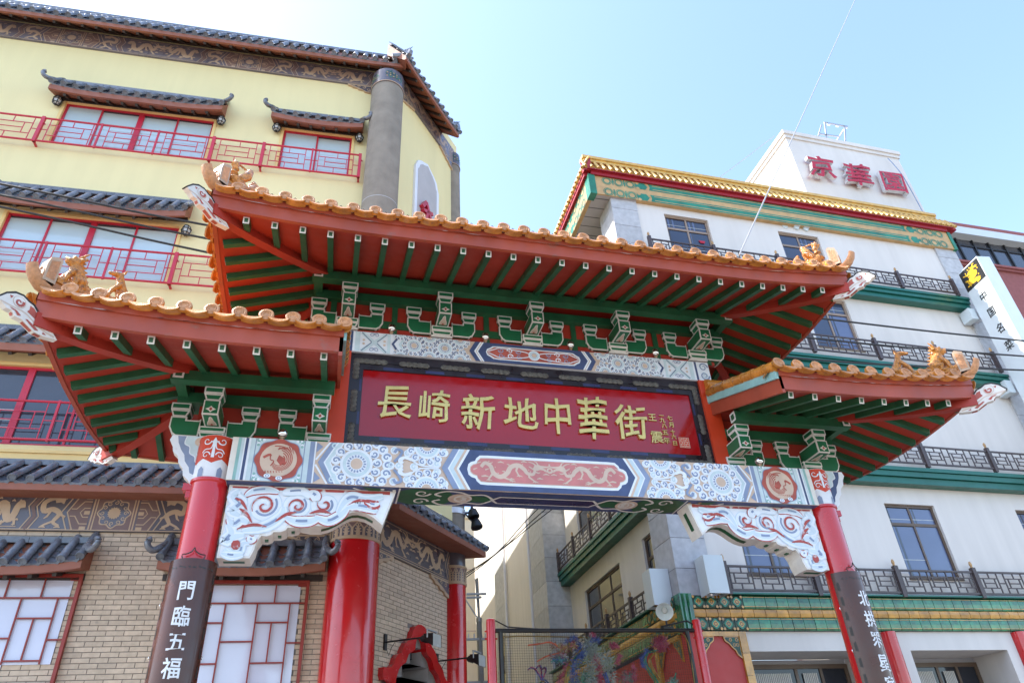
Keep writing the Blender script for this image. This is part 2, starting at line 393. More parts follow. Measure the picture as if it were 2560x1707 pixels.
# ================================================================== ARCHWAY GATE
XC, YC = 2.605, 8.2
G = Fr(XC, YC, 0)
gate = thing('archway_gate', 'red and green painted ceremonial archway with three tiled roofs spanning the street', 'gateway', (XC, YC, 0))
ZB0, ZB1 = 4.864, 5.396            # main beam
BF, BB = .23, -.30                 # its front and back
for sg in (-1, 1):
    c = MB(); cu = sg*3.995; cx = XC+cu
    c.lathe((cx, YC, 0), [(.195, .32), (.195, 4.89)], 'red_gloss', 40)
    c.lathe((cx, YC, 0), [(.195, 4.86), (.214, 4.875), (.214, 4.905), (.19, 4.912)], 'red_gloss', 40)
    c.lathe((cx, YC, 0), [(.30, 0), (.31, .12), (.29, .24), (.22, .32), (.19, .33)], 'stone_panel', 32)
    col = build('column', c, gate)
    c = MB(); c.lathe((cx, YC, 0), [(.198, 4.91), (.198, 5.425), (.0, 5.425)], 'white_art', 40)
    F = Cyl(cx, YC, .198); cv = Cv(c, F, .003); cv.L = 0
    n = 24
    for i in range(n):                                      # red field ending in a chevron edge all round
        a0, a1 = -pi+2*pi*i/n, -pi+2*pi*(i+1)/n
        zz = lambda a: 5.075+.055*abs(((a/(2*pi/6)+.5) % 1)*2-1)
        cv.poly([(a0*.198, zz(a0)), (a1*.198, zz(a1)), (a1*.198, 5.42), (a0*.198, 5.42)], 'red_orange', .003)
    for i in range(6):
        a = -pi+2*pi*(i+.5)/6; cv.L = 1
        cv.poly([(a*.198-.03, 4.915), (a*.198+.03, 4.915), (a*.198+.03, 5.0), (a*.198, 5.035), (a*.198-.03, 5.0)], 'mid_blue')
    cv.L = 2
    for i in (-1, 0, 1):
        u0 = i*.34
        for f in (-1, 1):
            cv.spiral(u0+f*.085, 5.345, .05, .012, pi if f > 0 else 0, 1.0*f, .016, 'white_cool'); cv.spiral(u0+f*.075, 5.17, .045, .012, 0 if f < 0 else pi, -1.0*f, .014, 'white_cool')
            cv.stroke(spline([(u0+f*.012, 5.33), (u0+f*.03, 5.25), (u0+f*.09, 5.24), (u0+f*.12, 5.2)], 4), .012, 'white_cool')
        cv.stroke([(u0, 5.37), (u0, 5.14)], [.02, .035], 'white_cool')
        cv.poly([(u0-.03, 5.33), (u0, 5.39), (u0+.03, 5.33), (u0, 5.30)], 'white_cool')
    build('column_capital', c, gate)
    # scalloped cloud board on the street side of the column head
    c = MB(); o = [(.50, 5.46), (.52, 5.40), (.475, 5.33), (.46, 5.26), (.395, 5.20), (.375, 5.12), (.315, 5.05), (.30, 4.97), (.24, 4.92), (.20, 4.86), (.165, 4.92), (.165, 5.46)]
    P = [(sg*(3.995+x-.0), z) for x, z in o]
    c.prism(G, P, .05, -.07, 'white_art', 'white_paint')
    for d, s in ((.051, 1), (-.071, -1)):
        cv = Cv(c, G, d) if s > 0 else Cv(c, lambda u, q, z: G(u, -q, z), .071)
        cv.poly([(sg*(3.995+x), z) for x, z in [(.44, 5.455), (.42, 5.37), (.375, 5.28), (.33, 5.22), (.31, 5.14), (.255, 5.07), (.235, 5.0), (.17, 4.97), (.17, 5.455)]], 'mid_blue' if sg < 0 else 'navy')
        cv.L = 1; cv.poly([(sg*(3.995+x), z) for x, z in spline([(.34, 5.453), (.35, 5.36), (.29, 5.32), (.275, 5.24), (.215, 5.2), (.20, 5.14), (.168, 5.13)], 4)+[(.168, 5.453)]], 'pale_blue')
        cv.L = 2; cv.stroke([(sg*(3.995+x), z) for x, z in spline([(.34, 5.453), (.35, 5.36), (.29, 5.32), (.275, 5.24), (.215, 5.2), (.20, 5.14), (.168, 5.13)], 4)], .012, 'white_cool')
        cv.L = 1.5; cv.disc(sg*(3.995+.19), 5.39, .055, 'tan')
    c.box(G, sg*4.17, sg*4.27, .045, -.065, 4.80, 4.88, 'red_gloss'); c.box(G, sg*4.17, sg*4.23, .035, -.055, 4.72, 4.80, 'red_gloss')
    build('cloud_board', c, gate)

# ---- painted main beam
c = MB(); c.box(G, -3.805, 3.805, BF, BB, ZB0, ZB1, 'tan'); beam = build('main_beam', c, gate)
def rosette(cv, x, z, s, curls=True, blue='mid_blue', part=None):
    L = cv.L; cv.disc(x, z, .19*s, 'white_cool', 28); cv.L = L+1; cv.disc(x, z, .16*s, 'pale_blue', 28); cv.L = L+2; cv.disc(x, z, .122*s, 'white_cool', 24)
    cv.L = L+3
    for k in range(18):
        a = 2*pi*k/18; cv.stroke([(x+.083*s*cos(a), z+.083*s*sin(a)), (x+.112*s*cos(a), z+.112*s*sin(a))], .019*s, blue)
    cv.disc(x, z, .07*s, 'tan')
    if curls:
        for k in range(13):
            a = 2*pi*k/13+.1; cv.L = L+1; cv.curl(x+.243*s*cos(a), z+.243*s*sin(a), .0575*s, a+pi, 'white_cool', blue, 1)
    cv.L = L
def half_beam(cv, f, z0, z1, k):
    """the left half of the beam painting, f=-1 as is, f=+1 mirrored; k scales lengths along the beam"""
    zc, h = (z0+z1)/2, (z1-z0)/2
    X = lambda x: -f*x if f > 0 else x
    def rc(a, b, m, L): cv.L = L; cv.rect(min(X(a), X(b)), max(X(a), X(b)), z0+.004, z1-.004, m)
    def chev(tip, wd, m, L, back=.14): cv.L = L; cv.poly([(X(tip), zc), (X(tip+back), z1-.004), (X(tip+back+wd), z1-.004), (X(tip+wd), zc), (X(tip+back+wd), z0+.004), (X(tip+back), z0+.004)], m)
    return X, rc, chev, zc, h
cm = MB()
for f in (-1, 1):
    cv = Cv(cm, lambda u, d, z: G(u, BF+d, z), .002, [(1, ZB1-.003, 1), (1, ZB0+.003, -1)])
    X, rc, chev, zc, h = half_beam(cv, f, ZB0, ZB1, 1)
    o = lambda x: x-XC                                     # sights were read in world x
    rc(o(-1.20), o(-1.135), 'white_paint', 0); rc(o(-1.135), o(-1.10), 'teal_pale', 1); rc(o(-1.10), o(-1.07), 'pale_blue', 0); rc(o(-1.068), o(-1.053), 'white_cool', 1)
    rc(o(-1.053), o(-1.02), 'navy', 0); rc(o(-1.02), o(-.995), 'white_cool', 1); rc(o(-.995), o(-.945), 'pale_blue', 0); rc(o(-.945), o(-.385), 'mid_blue', 0)
    rc(o(-.385), o(-.33), 'pale_blue', 1); rc(o(-.33), o(-.275), 'mid_blue', 0); rc(o(-.275), o(-.258), 'white_cool', 1)
    mx = o(-.665); cv.L = 1; cv.rect(min(X(mx-.27), X(mx+.27)), max(X(mx-.27), X(mx+.27)), zc-.26, zc+.26, 'pale_blue')
    cv.L = 2
    for a in (-1, 1):
        for b in (-1, 1):
            for q in range(7): cv.disc(X(mx+a*(.255-.022*q if q < 4 else .245)), zc+b*(.245 if q < 4 else .245-.022*(q-3)), .017, 'white_cool' if q % 2 else 'teal_pale', 8)
    cv.L = 3; pts = [(X(mx)+(.258+.012*cos(8*t))*cos(t), zc+(.258+.012*cos(8*t))*sin(t)) for t in [2*pi*i/64 for i in range(64)]]
    cv.poly([(X(mx)+(x-X(mx))*1.04, zc+(z-zc)*1.04) for x, z in pts], 'mid_blue'); cv.L = 4; cv.poly(pts, 'art_red'); cv.L = 5; cv.disc(X(mx), zc, .205, 'tan', 32)
    cv.L = 6                                               # a long-tailed bird curled up in the roundel
    for q in range(5): cv.spiral(X(mx), zc-.01, .19-.028*q, .11-.014*q, 1.9-.25*q, -.62, .013, 'art_red', 14, -f)
    cv.stroke([(X(mx+x), zc+z) for x, z in spline([(-.17, .02), (-.1, .06), (-.09, .0), (-.05, -.02), (-.08, -.08)], 4)], [.03]*6+[.012]*11, 'art_red')
    cv.poly([(X(mx+x), zc+z) for x, z in [(.0, .06), (.07, .02), (.09, -.05), (.03, -.07), (-.02, -.01)]], 'art_red')
    for q in range(6): cv.stroke([(X(mx-.02+.03*q), zc+.13+.01*q), (X(mx+.06+.02*q), zc+.17-.018*q)], [.016, .004], 'art_red')
    for q in range(7): cv.stroke([(X(mx-.13+.03*q), zc-.14), (X(mx-.12+.03*q), zc-.18+.005*q)], [.014, .004], 'art_red')
    cv.L = 7
    for q, (x, z) in enumerate([(-.10, -.20), (.03, -.225)]): cv.disc(X(mx+x), zc+z, .038, 'white_cool', 12, .026); cv.ring(X(mx+x), zc+z, .016, .008, 'mid_blue', 10)
    # cross lines before the first chevron
    cv.L = 1
    for s in (-1, 1):
        cv.stroke([(X(o(-.25)), zc+s*.03), (X(o(-.10)), zc+s*.265)], .022, 'white_cool')
        cv.poly([(X(o(-.255)), zc+s*.12), (X(o(-.18)), zc+s*.20), (X(o(-.25)), zc+s*.25)], 'mid_blue')
    chev(o(-.225), .065, 'mid_blue', 2); chev(o(-.16), .018, 'white_cool', 2); chev(o(-.142), .05, 'pale_blue', 2); chev(o(-.092), .018, 'white_cool', 2)
    # flower field
    rosette(cv, X(o(.22)), zc, 1.0)
    cv.L = 1
    for q in range(9):
        a = -1.2+2.4*q/8; cv.L = 1; cv.curl(X(o(.22)+.365*cos(a)), zc+.350*sin(a), .064, pi-a if f > 0 else a, 'white_cool', 'mid_blue', 1)
    for x_, z_ in ((.66, .2), (.66, -.2), (.62, 0), (.90, 0), (.72, 0), (.82, .17), (.82, -.17), (1.27, .2), (1.27, -.2), (-.05, .215), (-.05, -.215), (1.18, .05), (1.18, -.05)): cv.L = 1; cv.curl(X(o(x_)), zc+z_, .05, 1.0, 'white_cool', 'pale_blue', 1)
    for s in (-1, 1): rosette(cv, X(o(1.055)), zc+s*.275, .86, True, 'mid_blue')
    cv.L = 5
    for s in (-1, 1):
        cv.stroke([(X(x), z) for x, z in spline([(o(1.2), zc+s*.012), (o(.98), zc+s*.02), (o(.86), zc+s*.09), (o(.78), zc+s*.11), (o(.73), zc+s*.07), (o(.76), zc+s*.03)], 4)], [.02]*8+[.04]*6+[.05]*7, 'white_cool')
        cv.stroke([(X(x), z) for x, z in spline([(o(.66), zc+s*.05), (o(.72), zc+s*.12), (o(.75), zc+s*.19), (o(.69), zc+s*.215), (o(.66), zc+s*.17)], 4)], .034, 'mid_blue')
    chev(o(1.235), .075, 'mid_blue', 6); chev(o(1.31), .018, 'white_cool', 6); chev(o(1.328), .055, 'pale_blue', 6); chev(o(1.383), .035, 'tan', 6); chev(o(1.418), .03, 'white_cool', 6)
    cv.L = 6; cv.poly([(X(o(1.448)), zc), (X(o(1.588)), ZB1-.004), (0, ZB1-.004), (0, ZB0+.004), (X(o(1.588)), ZB0+.004)], 'navy')
    xs = [(o(1.55), 0), (o(1.565), .07), (o(1.60), .10), (o(1.65), .115), (o(1.665), .15), (o(1.71), .19), (o(1.80), .195), (0, .195)]
    for L, k, m in ((7, 0, 'white_cool'), (8, .032, 'tan'), (9, .042, 'rose')):
        top = [(x+k*(1-abs(z)/.26) if x < 0 else 0, max(z-k, 0)) for x, z in xs]
        cv.L = L; cv.poly([(X(x), zc+z) for x, z in top]+[(X(x), zc-z) for x, z in top[::-1]], m)
    cv.L = 10; dragon(cv, X(-.46), zc, .43, .15, 'tan', -f if f > 0 else 1)
    for q in range(5): cv.stroke([(X(-.98+.05*q), zc+.10*sin(q*2.1)), (X(-.93+.05*q), zc+.10*sin(q*2.1)+.02)], [.02, .006], 'tan')
cv.L = 11; cv.ring(0, zc+.03, .03, .022, 'tan', 12); cv.stroke([(0, zc+.08), (0, zc+.12)], [.03, .004], 'tan')
build('beam_painting', cm, beam)
# underside of the beam
cm = MB(); FB = lambda u, d, z: V((XC+u, YC-z, ZB0-d)); cv = Cv(cm, FB, .002, [(1, BF-.004, 1), (1, BB+.004, -1)])
cv.L = 0; cv.rect(-3.8, 3.8, BB+.005, BF-.005, 'navy', 1); cv.L = 1
for f in (-1, 1):
    zc = -.035
    cv.L = 1; cv.poly([(f*1.85, zc+.17), (f*1.85, zc-.17), (f*1.72, zc-.25), (f*1.3, zc-.25), (f*1.2, zc-.1), (f*.75, zc-.1), (f*.62, zc), (f*.75, zc+.1), (f*1.2, zc+.1), (f*1.3, zc+.24), (f*1.72, zc+.24)], 'green_paint')
    for s in (-1, 1):
        cv.L = 3
        cv.stroke(spline([(f*x, zc+s*z) for x, z in [(.7, .03), (.82, .15), (1.0, .13), (1.12, .20), (1.3, .22), (1.42, .12), (1.34, .05)]], 4), .035, 'white_paint')
        cv.spiral(f*1.58, zc+s*.13, .1, .02, 0, 1.2*s*f, .034, 'white_paint'); cv.L = 4; cv.disc(f*1.05, zc+s*.03, .035, 'white_paint', 10)
        cv.L = 2; cv.disc(f*1.1, zc, .15, 'tan', 16); cv.L = 3; cv.spiral(f*1.08, zc, .12, .02, 0, 1.4*s, .03, 'white_paint')
    cv.L = 2
    cv.stroke([(f*1.86, zc-.25), (f*1.86, zc+.25)], .02, 'white_paint')
    cv.stroke(spline([(f*2.4, zc+.2), (f*2.15, zc+.03), (f*1.98, zc), (f*2.15, zc-.05), (f*2.4, zc-.22)], 4), .03, 'white_paint')
    cv.poly([(f*2.0, zc+.2), (f*2.3, zc+.24), (f*2.18, zc+.08)], 'green_paint'); cv.poly([(f*2.0, zc-.2), (f*2.3, zc-.24), (f*2.18, zc-.1)], 'green_paint')
    for x, z in ((1.92, .17), (1.99, .13), (2.06, .19), (1.92, -.17), (2.0, -.14), (2.08, -.19)): cv.disc(f*x, zc+z, .024, 'finial' if f > 0 else 'white_paint', 10)
cv.L = 2; cv.poly([(-.72, -.035), (-.62, .08), (.62, .08), (.72, -.035), (.62, -.15), (-.62, -.15)], 'white_paint'); cv.L = 3; cv.poly([(-.67, -.035), (-.6, .055), (.6, .055), (.67, -.035), (.6, -.125), (-.6, -.125)], 'mid_blue' if 0 else 'plaque_blue')
build('beam_soffit_painting', cm, beam)

# ---- corbel brackets under the beam
CO = [(-1.166, 4.862), (.711, 4.862), (.572, 4.445), (.52, 4.485), (.465, 4.531), (.38, 4.575), (.29, 4.597), (.22, 4.59), (.165, 4.565), (.105, 4.525), (.045, 4.481), (-.03, 4.44), (-.114, 4.415), (-.23, 4.412), (-.345, 4.433), (-.36, 4.405), (-.42, 4.385), (-.478, 4.386), (-.495, 4.355), (-.55, 4.332), (-.623, 4.33), (-.64, 4.30), (-.69, 4.28), (-.745, 4.285), (-.787, 4.208), (-.799, 4.125), (-.832, 4.035), (-1.166, 4.03)]
for f in (-1, 1):
    T = (lambda x, z: (x-XC, z)) if f < 0 else (lambda x, z: (XC-x, z))
    c = MB(); P = [T(*p) for p in CO]; c.prism(G, P, .10, -.20, 'white_paint'); cb = build('corbel_bracket', c, gate)
    c = MB(); clip = None; cv = Cv(c, lambda u, d, z: G(u, .10+d, z), .002)
    ins, nr = inset([V((x, z, 0)) for x, z in P], .022)
    if nr.z < 0: pass
    fld = [(p.x, p.y) for p in ins]
    cv.poly(fld, 'white_art')
    zt0 = 4.835; cv.stroke([T(-1.13, zt0), T(-.5, zt0-.003), T(.15, zt0), T(.64, zt0)], [.02, .035, .03, .04], 'red_worn')
    # foliage scrolls in white, pale blue and grey blue
    def leaf(pts, wd, L, k_=1.5):
        q = spline([T(*p) for p in pts], 6); n = len(q)
        ws = [wd*k_*(.06+.94*sin(pi*(.04+.93*i/n))**.75) for i in range(n)]
        cv.L = L; cv.stroke(q, [w_*1.0+.024 for w_ in ws], 'red_worn' if (len(pts)+L) % 3 else 'pale_art'); cv.L = L+.5; cv.stroke(q, ws, 'white_cool'); cv.L = L+1; cv.stroke(q, [w_*.55 for w_ in ws], 'white_cool' if L % 2 else 'pale_art')
        k = n//3; cv.L = L+2; cv.stroke([(x, z+.008) for x, z in q[k:2*k]], [w_*.25 for w_ in ws[k:2*k]], 'mid_blue')
    sp = lambda cx, cz, r0, r1, a0, tu, n=13: [(cx+(r0+(r1-r0)*i/n)*cos(a0+tu*2*pi*i/n), cz+(r0+(r1-r0)*i/n)*sin(a0+tu*2*pi*i/n)) for i in range(n+1)]
    leaf(sp(-.76, 4.62, .19, .05, -2.4, -1.55), .105, 1, 1.0); leaf(sp(-.40, 4.63, .14, .035, -2.2, -1.5), .09, 1, 1.0); leaf(sp(-.10, 4.665, .13, .05, 2.6, 1.05), .10, 1, 1.05)
    leaf([(-1.05, 4.80), (-1.1, 4.72), (-1.02, 4.64), (-1.09, 4.55), (-1.0, 4.50)], .10, 4); leaf([(-1.12, 4.47), (-1.05, 4.40), (-.98, 4.45), (-.9, 4.42)], .08, 4)
    leaf([(-.98, 4.73), (-.9, 4.79), (-.75, 4.815), (-.62, 4.79)], .06, 4); leaf([(-1.12, 4.40), (-1.06, 4.31), (-1.1, 4.22), (-1.02, 4.26), (-.92, 4.28)], .085, 4)
    leaf([(-.95, 4.33), (-.8, 4.36), (-.66, 4.42), (-.56, 4.52), (-.55, 4.62)], .085, 4); leaf([(-.52, 4.50), (-.40, 4.455), (-.25, 4.46), (-.15, 4.50)], .08, 4)
    leaf([(-.20, 4.52), (-.05, 4.47), (.08, 4.54), (.16, 4.63)], .08, 4); leaf([(.05, 4.56), (.12, 4.70), (.2, 4.76), (.36, 4.74), (.56, 4.79)], .085, 4); leaf([(.14, 4.63), (.28, 4.66), (.4, 4.64), (.5, 4.60)], .075, 4)
    leaf([(-.58, 4.78), (-.50, 4.80), (-.36, 4.81), (-.27, 4.74)], .06, 5); leaf([(-.30, 4.80), (-.22, 4.77), (-.2, 4.70)], .08, 5); leaf([(.35, 4.72), (.45, 4.68), (.52, 4.70)], .06, 5)
    leaf([(-1.1, 4.13), (-1.03, 4.08), (-.94, 4.10), (-.92, 4.19), (-.83, 4.2)], .05, 4); leaf([(-1.13, 4.08), (-1.02, 4.055), (-.9, 4.07)], .055, 6); leaf([(-.88, 4.27), (-.84, 4.23), (-.80, 4.26)], .05, 5)
    cv.L = 8
    for cx_, cz_, r0_, r1_, a_, t_ in ((-.76, 4.62, .135, .012, -2.6, -1.35), (-.40, 4.63, .10, .01, -2.4, -1.3), (-.10, 4.665, .085, .012, 2.9, .95)):
        q = [T(*p) for p in sp(cx_, cz_, r0_, r1_, a_, t_, 26)]; cv.stroke(q, [.030*sin(pi*(.08+.84*i/26)) for i in range(27)], 'red_worn')
    for a_, b_ in (((-1.08, 4.70), (-.93, 4.56)), ((-1.02, 4.58), (-.86, 4.42)), ((-.62, 4.44), (-.40, 4.56)), ((-.26, 4.55), (-.02, 4.56)), ((.20, 4.70), (.42, 4.70)), ((-.98, 4.36), (-.70, 4.38))): cv.stroke(spline([T(*a_), T((a_[0]+b_[0])/2, (a_[1]+b_[1])/2+.03), T(*b_)], 4), [.006, .018, .028, .034, .036, .034, .026, .016, .006], 'red_worn')
    cv.stroke([T(-1.0, 4.22), T(-.995, 4.19), T(-.99, 4.15), T(-.99, 4.12)], [.05, .09, .09, .04], 'red_worn')
    build('scroll_painting', c, cb)
    # green inlays on the rim below
    c = MB()
    def rim(a, b, wd):
        pa, pb = T(*CO[a]), T(*CO[b]); pa, pb = V((pa[0], 0, pa[1])), V((pb[0], 0, pb[1])); m_ = (pa+pb)/2; e = (pb-pa)
        nr_ = V((e.z, 0, -e.x)).normalized(); nr_ = nr_ if nr_.z < 0 or abs(nr_.z) < .3 else -nr_
        return pa, pb, nr_
    ks = list(range(4, 13))
    for a in ks[:-1]:
        pa, pb, nr_ = rim(a, a+1, 0); q = [G(p.x+nr_.x*.002, dd, p.z+nr_.z*.002-.0005) for p, dd in ((pa, -.01), (pb, -.01), (pb, -.09), (pa, -.09))]; c.face(q, 'green_paint')
    for a, b in ((15, 17), (18, 20), (21, 23)):
        pa, pb, nr_ = rim(a, b, 0); m_ = (pa+pb)/2; m_.z -= .012; e = (pb-pa).normalized()*.014
        c.box(lambda u, d, z: G(m_.x+u, d, m_.z+z), -.018, .018, -.02, -.08, -.012, .004, 'green_paint')
    c.box(lambda u, d, z: G(T(-1.0, 0)[0]+u, d, z), -.11, .11, -.02, -.08, 4.0265, 4.034, 'green_paint')
    e0, e1 = T(.711, 4.862), T(.572, 4.445)
    for t0, t1 in ((.2, .75),):
        p0 = (e0[0]+(e1[0]-e0[0])*t0, e0[1]+(e1[1]-e0[1])*t0); p1 = (e0[0]+(e1[0]-e0[0])*t1, e0[1]+(e1[1]-e0[1])*t1); s = .003*(1 if f < 0 else -1)
        c.face([G(p0[0]+s, -.01, p0[1]-.001), G(p1[0]+s, -.01, p1[1]-.001), G(p1[0]+s, -.09, p1[1]-.001), G(p0[0]+s, -.09, p0[1]-.001)], 'green_paint')
    e0, e1 = T(-.799, 4.125), T(-.832, 4.035); build('rim_inlay', c, cb, kind='stuff')

# ---- upper frame: red posts, upper beam, plaque wall
c = MB(); c.box(G, -2.6, 2.6, -.12, -.30, ZB1+.002, 7.30, 'red_soffit'); build('back_wall', c, gate)
for sg in (-1, 1):
    c = MB(); c.box(G, sg*2.555, sg*2.80, -.02, -.34, ZB1+.002, 6.875, 'red_orange'); build('post', c, gate)
UB0, UB1 = 6.878, 7.208
c = MB(); c.box(G, -2.79, 2.79, -.035, -.32, UB0, UB1, 'white_art'); ub = build('upper_beam', c, gate)
cm = MB()
for f in (-1, 1):
    cv = Cv(cm, lambda u, d, z: G(u, -.035+d, z), .002, [(1, UB1-.003, 1), (1, UB0+.003, -1)])
    X, rc, chev, zc, h = half_beam(cv, f, UB0, UB1, 1); o = lambda x: x-XC
    cv.L = 0; cv.rect(min(X(o(.62)), 0), max(X(o(.62)), 0), UB0+.003, UB1-.003, 'tan')
    for s in (-1, 1): cv.L = 1; cv.spiral(X(o(-.09)), zc+s*.075, .075, .02, 0, 1.3*s, .025, 'mid_blue'); cv.spiral(X(o(-.09)), zc+s*.075, .055, .01, 2, 1.3*s, .02, 'pale_blue')
    rc(o(.02), o(.055), 'navy', 1); rc(o(.055), o(.085), 'white_cool', 1); rc(o(.085), o(.15), 'pale_blue', 1); rc(o(.52), o(.56), 'pale_blue', 1)
    for s in (-1, 1):
        cv.L = 2; cv.stroke([(X(o(.17)), zc-s*.15), (X(o(.51)), zc+s*.15)], .05, 'pale_blue'); cv.L = 3
        cv.stroke([(X(o(.17)), zc+s*.15), (X(o(.30)), zc+s*.012), (X(o(.30)), zc-.0)], .010, 'navy'); cv.stroke([(X(o(.51)), zc+s*.15), (X(o(.38)), zc+s*.012)], .010, 'navy')
        cv.spiral(X(o(.31)), zc+s*.12, .035, .01, 0, 1.2, .012, 'mid_blue'); cv.spiral(X(o(.37)), zc+s*.12, .035, .01, pi, -1.2, .012, 'mid_blue')
    cv.L = 2
    for xx in (.2, .48):
        for s in (-1, 1): cv.disc(X(o(xx)), zc+s*.03, .018, 'tan', 8)
    chev(o(.575), .035, 'navy', 3, .10); chev(o(.61), .06, 'white_cool', 3, .10); chev(o(.67), .04, 'pale_blue', 3, .10)
    for xx, zz, s_ in ((.885, 0, .57), (1.315, 0, .57), (1.10, .165, .52), (1.10, -.165, .52), (1.53, .165, .52), (1.53, -.165, .52), (.70, .19, .4), (.70, -.19, .4)): rosette(cv, X(o(xx)), zc+zz, s_, True, 'navy')
    for xx in (1.10, 1.53): cv.L = 3; cv.curl(X(o(xx)), zc+.02, .026, 0, 'white_cool', 'mid_blue'); cv.curl(X(o(xx)+.05), zc-.015, .026, 0, 'white_cool', 'mid_blue')
    chev(o(1.66), .07, 'navy', 6, .09); chev(o(1.73), .022, 'white_cool', 6, .09); chev(o(1.752), .012, 'tan', 6, .09); chev(o(1.764), .022, 'white_cool', 6, .09)
    cv.L = 6; cv.poly([(X(o(1.786)), zc), (X(o(1.876)), UB1-.004), (0, UB1-.004), (0, UB0+.004), (X(o(1.876)), UB0+.004)], 'navy')
    xs = [(o(1.90), 0), (o(1.915), .05), (o(1.96), .075), (o(2.0), .105), (o(2.08), .112), (0, .112)]
    for L, k, m in ((7, 0, 'white_cool'), (8, .014, 'tan'), (9, .02, 'art_red')):
        top = [(x+k if x < 0 else 0, max(z-k, 0)) for x, z in xs]
        cv.L = L; cv.poly([(X(x), zc+z) for x, z in top]+[(X(x), zc-z) for x, z in top[::-1]], m)
    for s in (-1, 1):
        cv.L = 10
        for q in range(3): cv.spiral(X(o(2.12+.13*q)), zc+s*.045, .042, .01, pi if s > 0 else 0, 1.2*s*(-1)**q, .018, 'white_cool' if q % 2 else 'mid_blue')
        cv.L = 11; cv.stroke(spline([(X(o(1.93)), zc+s*.01), (X(o(2.02)), zc+s*.05), (X(o(2.1)), zc+s*.08), (X(o(2.25)), zc+s*.07), (X(o(2.45)), zc+s*.05), (X(o(2.55)), zc+s*.02)], 4), .014, 'white_cool')
rosette(cv, 0, zc, .40, False); cv.L = 12; cv.disc(0, zc, .085, 'white_cool', 20); cv.L = 13; cv.disc(0, zc, .07, 'pale_blue', 20); cv.L = 14; cv.disc(0, zc, .035, 'tan', 14)
build('beam_painting', cm, ub)

# ---- bracket sets
def bracket(cx, zb, left=True, right=True):
    F = lambda u, d, z: G(cx+u, d, zb+z)
    t = thing('bracket_set', None, None, G(cx, 0, zb), parent=gate)
    W, GR, w = 'white_paint', 'green_bracket', .0165
    c = MB(); c.box(F, -.15, .15, -.02, -.30, 0, .028, W); outlined(c, F, [(-.118, .03), (.118, .03), (.148, .10), (-.148, .10)], -.28, -.01, w, W, GR)
    outlined(c, F, [(-.148, .102), (.148, .102), (.148, .172), (-.148, .172)], -.30, 0, w, W, GR); build('base_block', c, t)
    FD = lambda u, d, z: F(d, u, z)                      # profile in (outward, z), extruded along the beam
    c = MB(); outlined(c, FD, [(-.2, .175), (.31, .175), (.31, .362), (-.2, .362)], -.09, .09, w, W, GR, skip=(4, 5))
    cv = Cv(c, lambda u, d, z: F(u, .31+d, z), .003)
    cv.rect(-.075, .075, .315, .35, GR); cv.rect(-.075, .075, .19, .295, GR); cv.L = 1
    cv.poly([(-.06, .243), (-.02, .262), (0, .285), (.02, .262), (.06, .243), (.02, .222), (0, .20), (-.02, .222)], W); cv.L = 2; cv.poly([(-.02, .243), (0, .268), (.02, .243), (0, .218)], 'art_red')
    cv = Cv(c, lambda u, d, z: F(u, z, .175-d), .003); cv.rect(-.075, .075, .03, .29, GR); cv.L = 1
    cv.poly([(-.055, .04), (-.05, .10), (-.028, .17), (-.018, .235), (0, .262), (.018, .235), (.028, .17), (.05, .10), (.055, .04)], W); cv.L = 2
    cv.poly([(-.044, .04), (-.04, .10), (-.02, .17), (0, .245), (.02, .17), (.04, .10), (.044, .04)], 'tan'); cv.L = 3; cv.poly([(-.022, .04), (-.01, .065), (0, .095), (.01, .065), (.022, .04)], 'art_red')
    build('front_arm', c, t)
    def block(cu, d0, d1, z):
        c = MB(); outlined(c, F, [(cu-.073, z), (cu+.073, z), (cu+.108, z+.085), (cu-.108, z+.085)], d0+.02, d1-.02, w, W, GR)
        outlined(c, F, [(cu-.108, z+.087), (cu+.108, z+.087), (cu+.108, z+.172), (cu-.108, z+.172)], d0, d1, w, W, GR); build('bearing_block', c, t)
    block(0, .10, .32, .365)
    for f in (-1, 1):
        if (f < 0 and not left) or (f > 0 and not right): continue
        P = [(.15, .05), (.40, .05), (.45, .085), (.49, .165), (.49, .305), (.31, .305), (.31, .265), (.17, .265), (.15, .29)]
        c = MB(); outlined(c, F, [(f*x, z) for x, z in (P if f > 0 else P[::-1])], -.24, -.05, w, W, GR); build('side_arm', c, t)
        block(f*.40, -.26, -.03, .308)
    return t
for x in (-2.65, -1.335, 0, 1.335, 2.645): bracket(x, 7.23)
for f in (-1, 1):
    bracket(f*4.095, 5.45); bracket(f*2.86, 5.45, left=f < 0, right=f > 0)

# ---- roofs
H = 1.62
mt = MB(); mt.smooth = True                              # round eave tile: half pipe with a stamped disc
rr = .066; rows = [[V((rr*cos(pi*j/10)*1.0, y, rr*sin(pi*j/10)*1.0+.032)) for j in range(11)] for y in (.012, .30)]
mt.grid(rows, 'glaze_orange'); mt.smooth = False
for r0, r1, y0, y1, m in ((.0, .030, -.012, -.010, 'tile_face'), (.030, .036, -.010, -.018, 'tile_face'), (.036, .050, -.018, -.010, 'tile_face'), (.050, .060, -.010, -.020, 'tile_face'), (.060, .079, -.020, -.014, 'tile_face'), (.079, .080, -.014, .02, 'glaze_orange'), (.080, .0, .02, .02, 'glaze_orange')):
    mt.grid([[V((r*cos(2*pi*j/16), y, r*sin(2*pi*j/16)+.046)) for j in range(16)] for r, y in ((r0, y0), (r1, y1))], m, True)
ME_DISC = mt.mesh('eave_tile', sharp=50)
mt = MB(); mt.smooth = True
pan = lambda x: -.022*(1-(x/.115)**2)
rows = [[V((x, y, pan(x)+.0)) for x in [-.115+.23*j/8 for j in range(9)]] for y in (0, .30)]; mt.grid(rows, 'glaze_orange'); mt.smooth = False
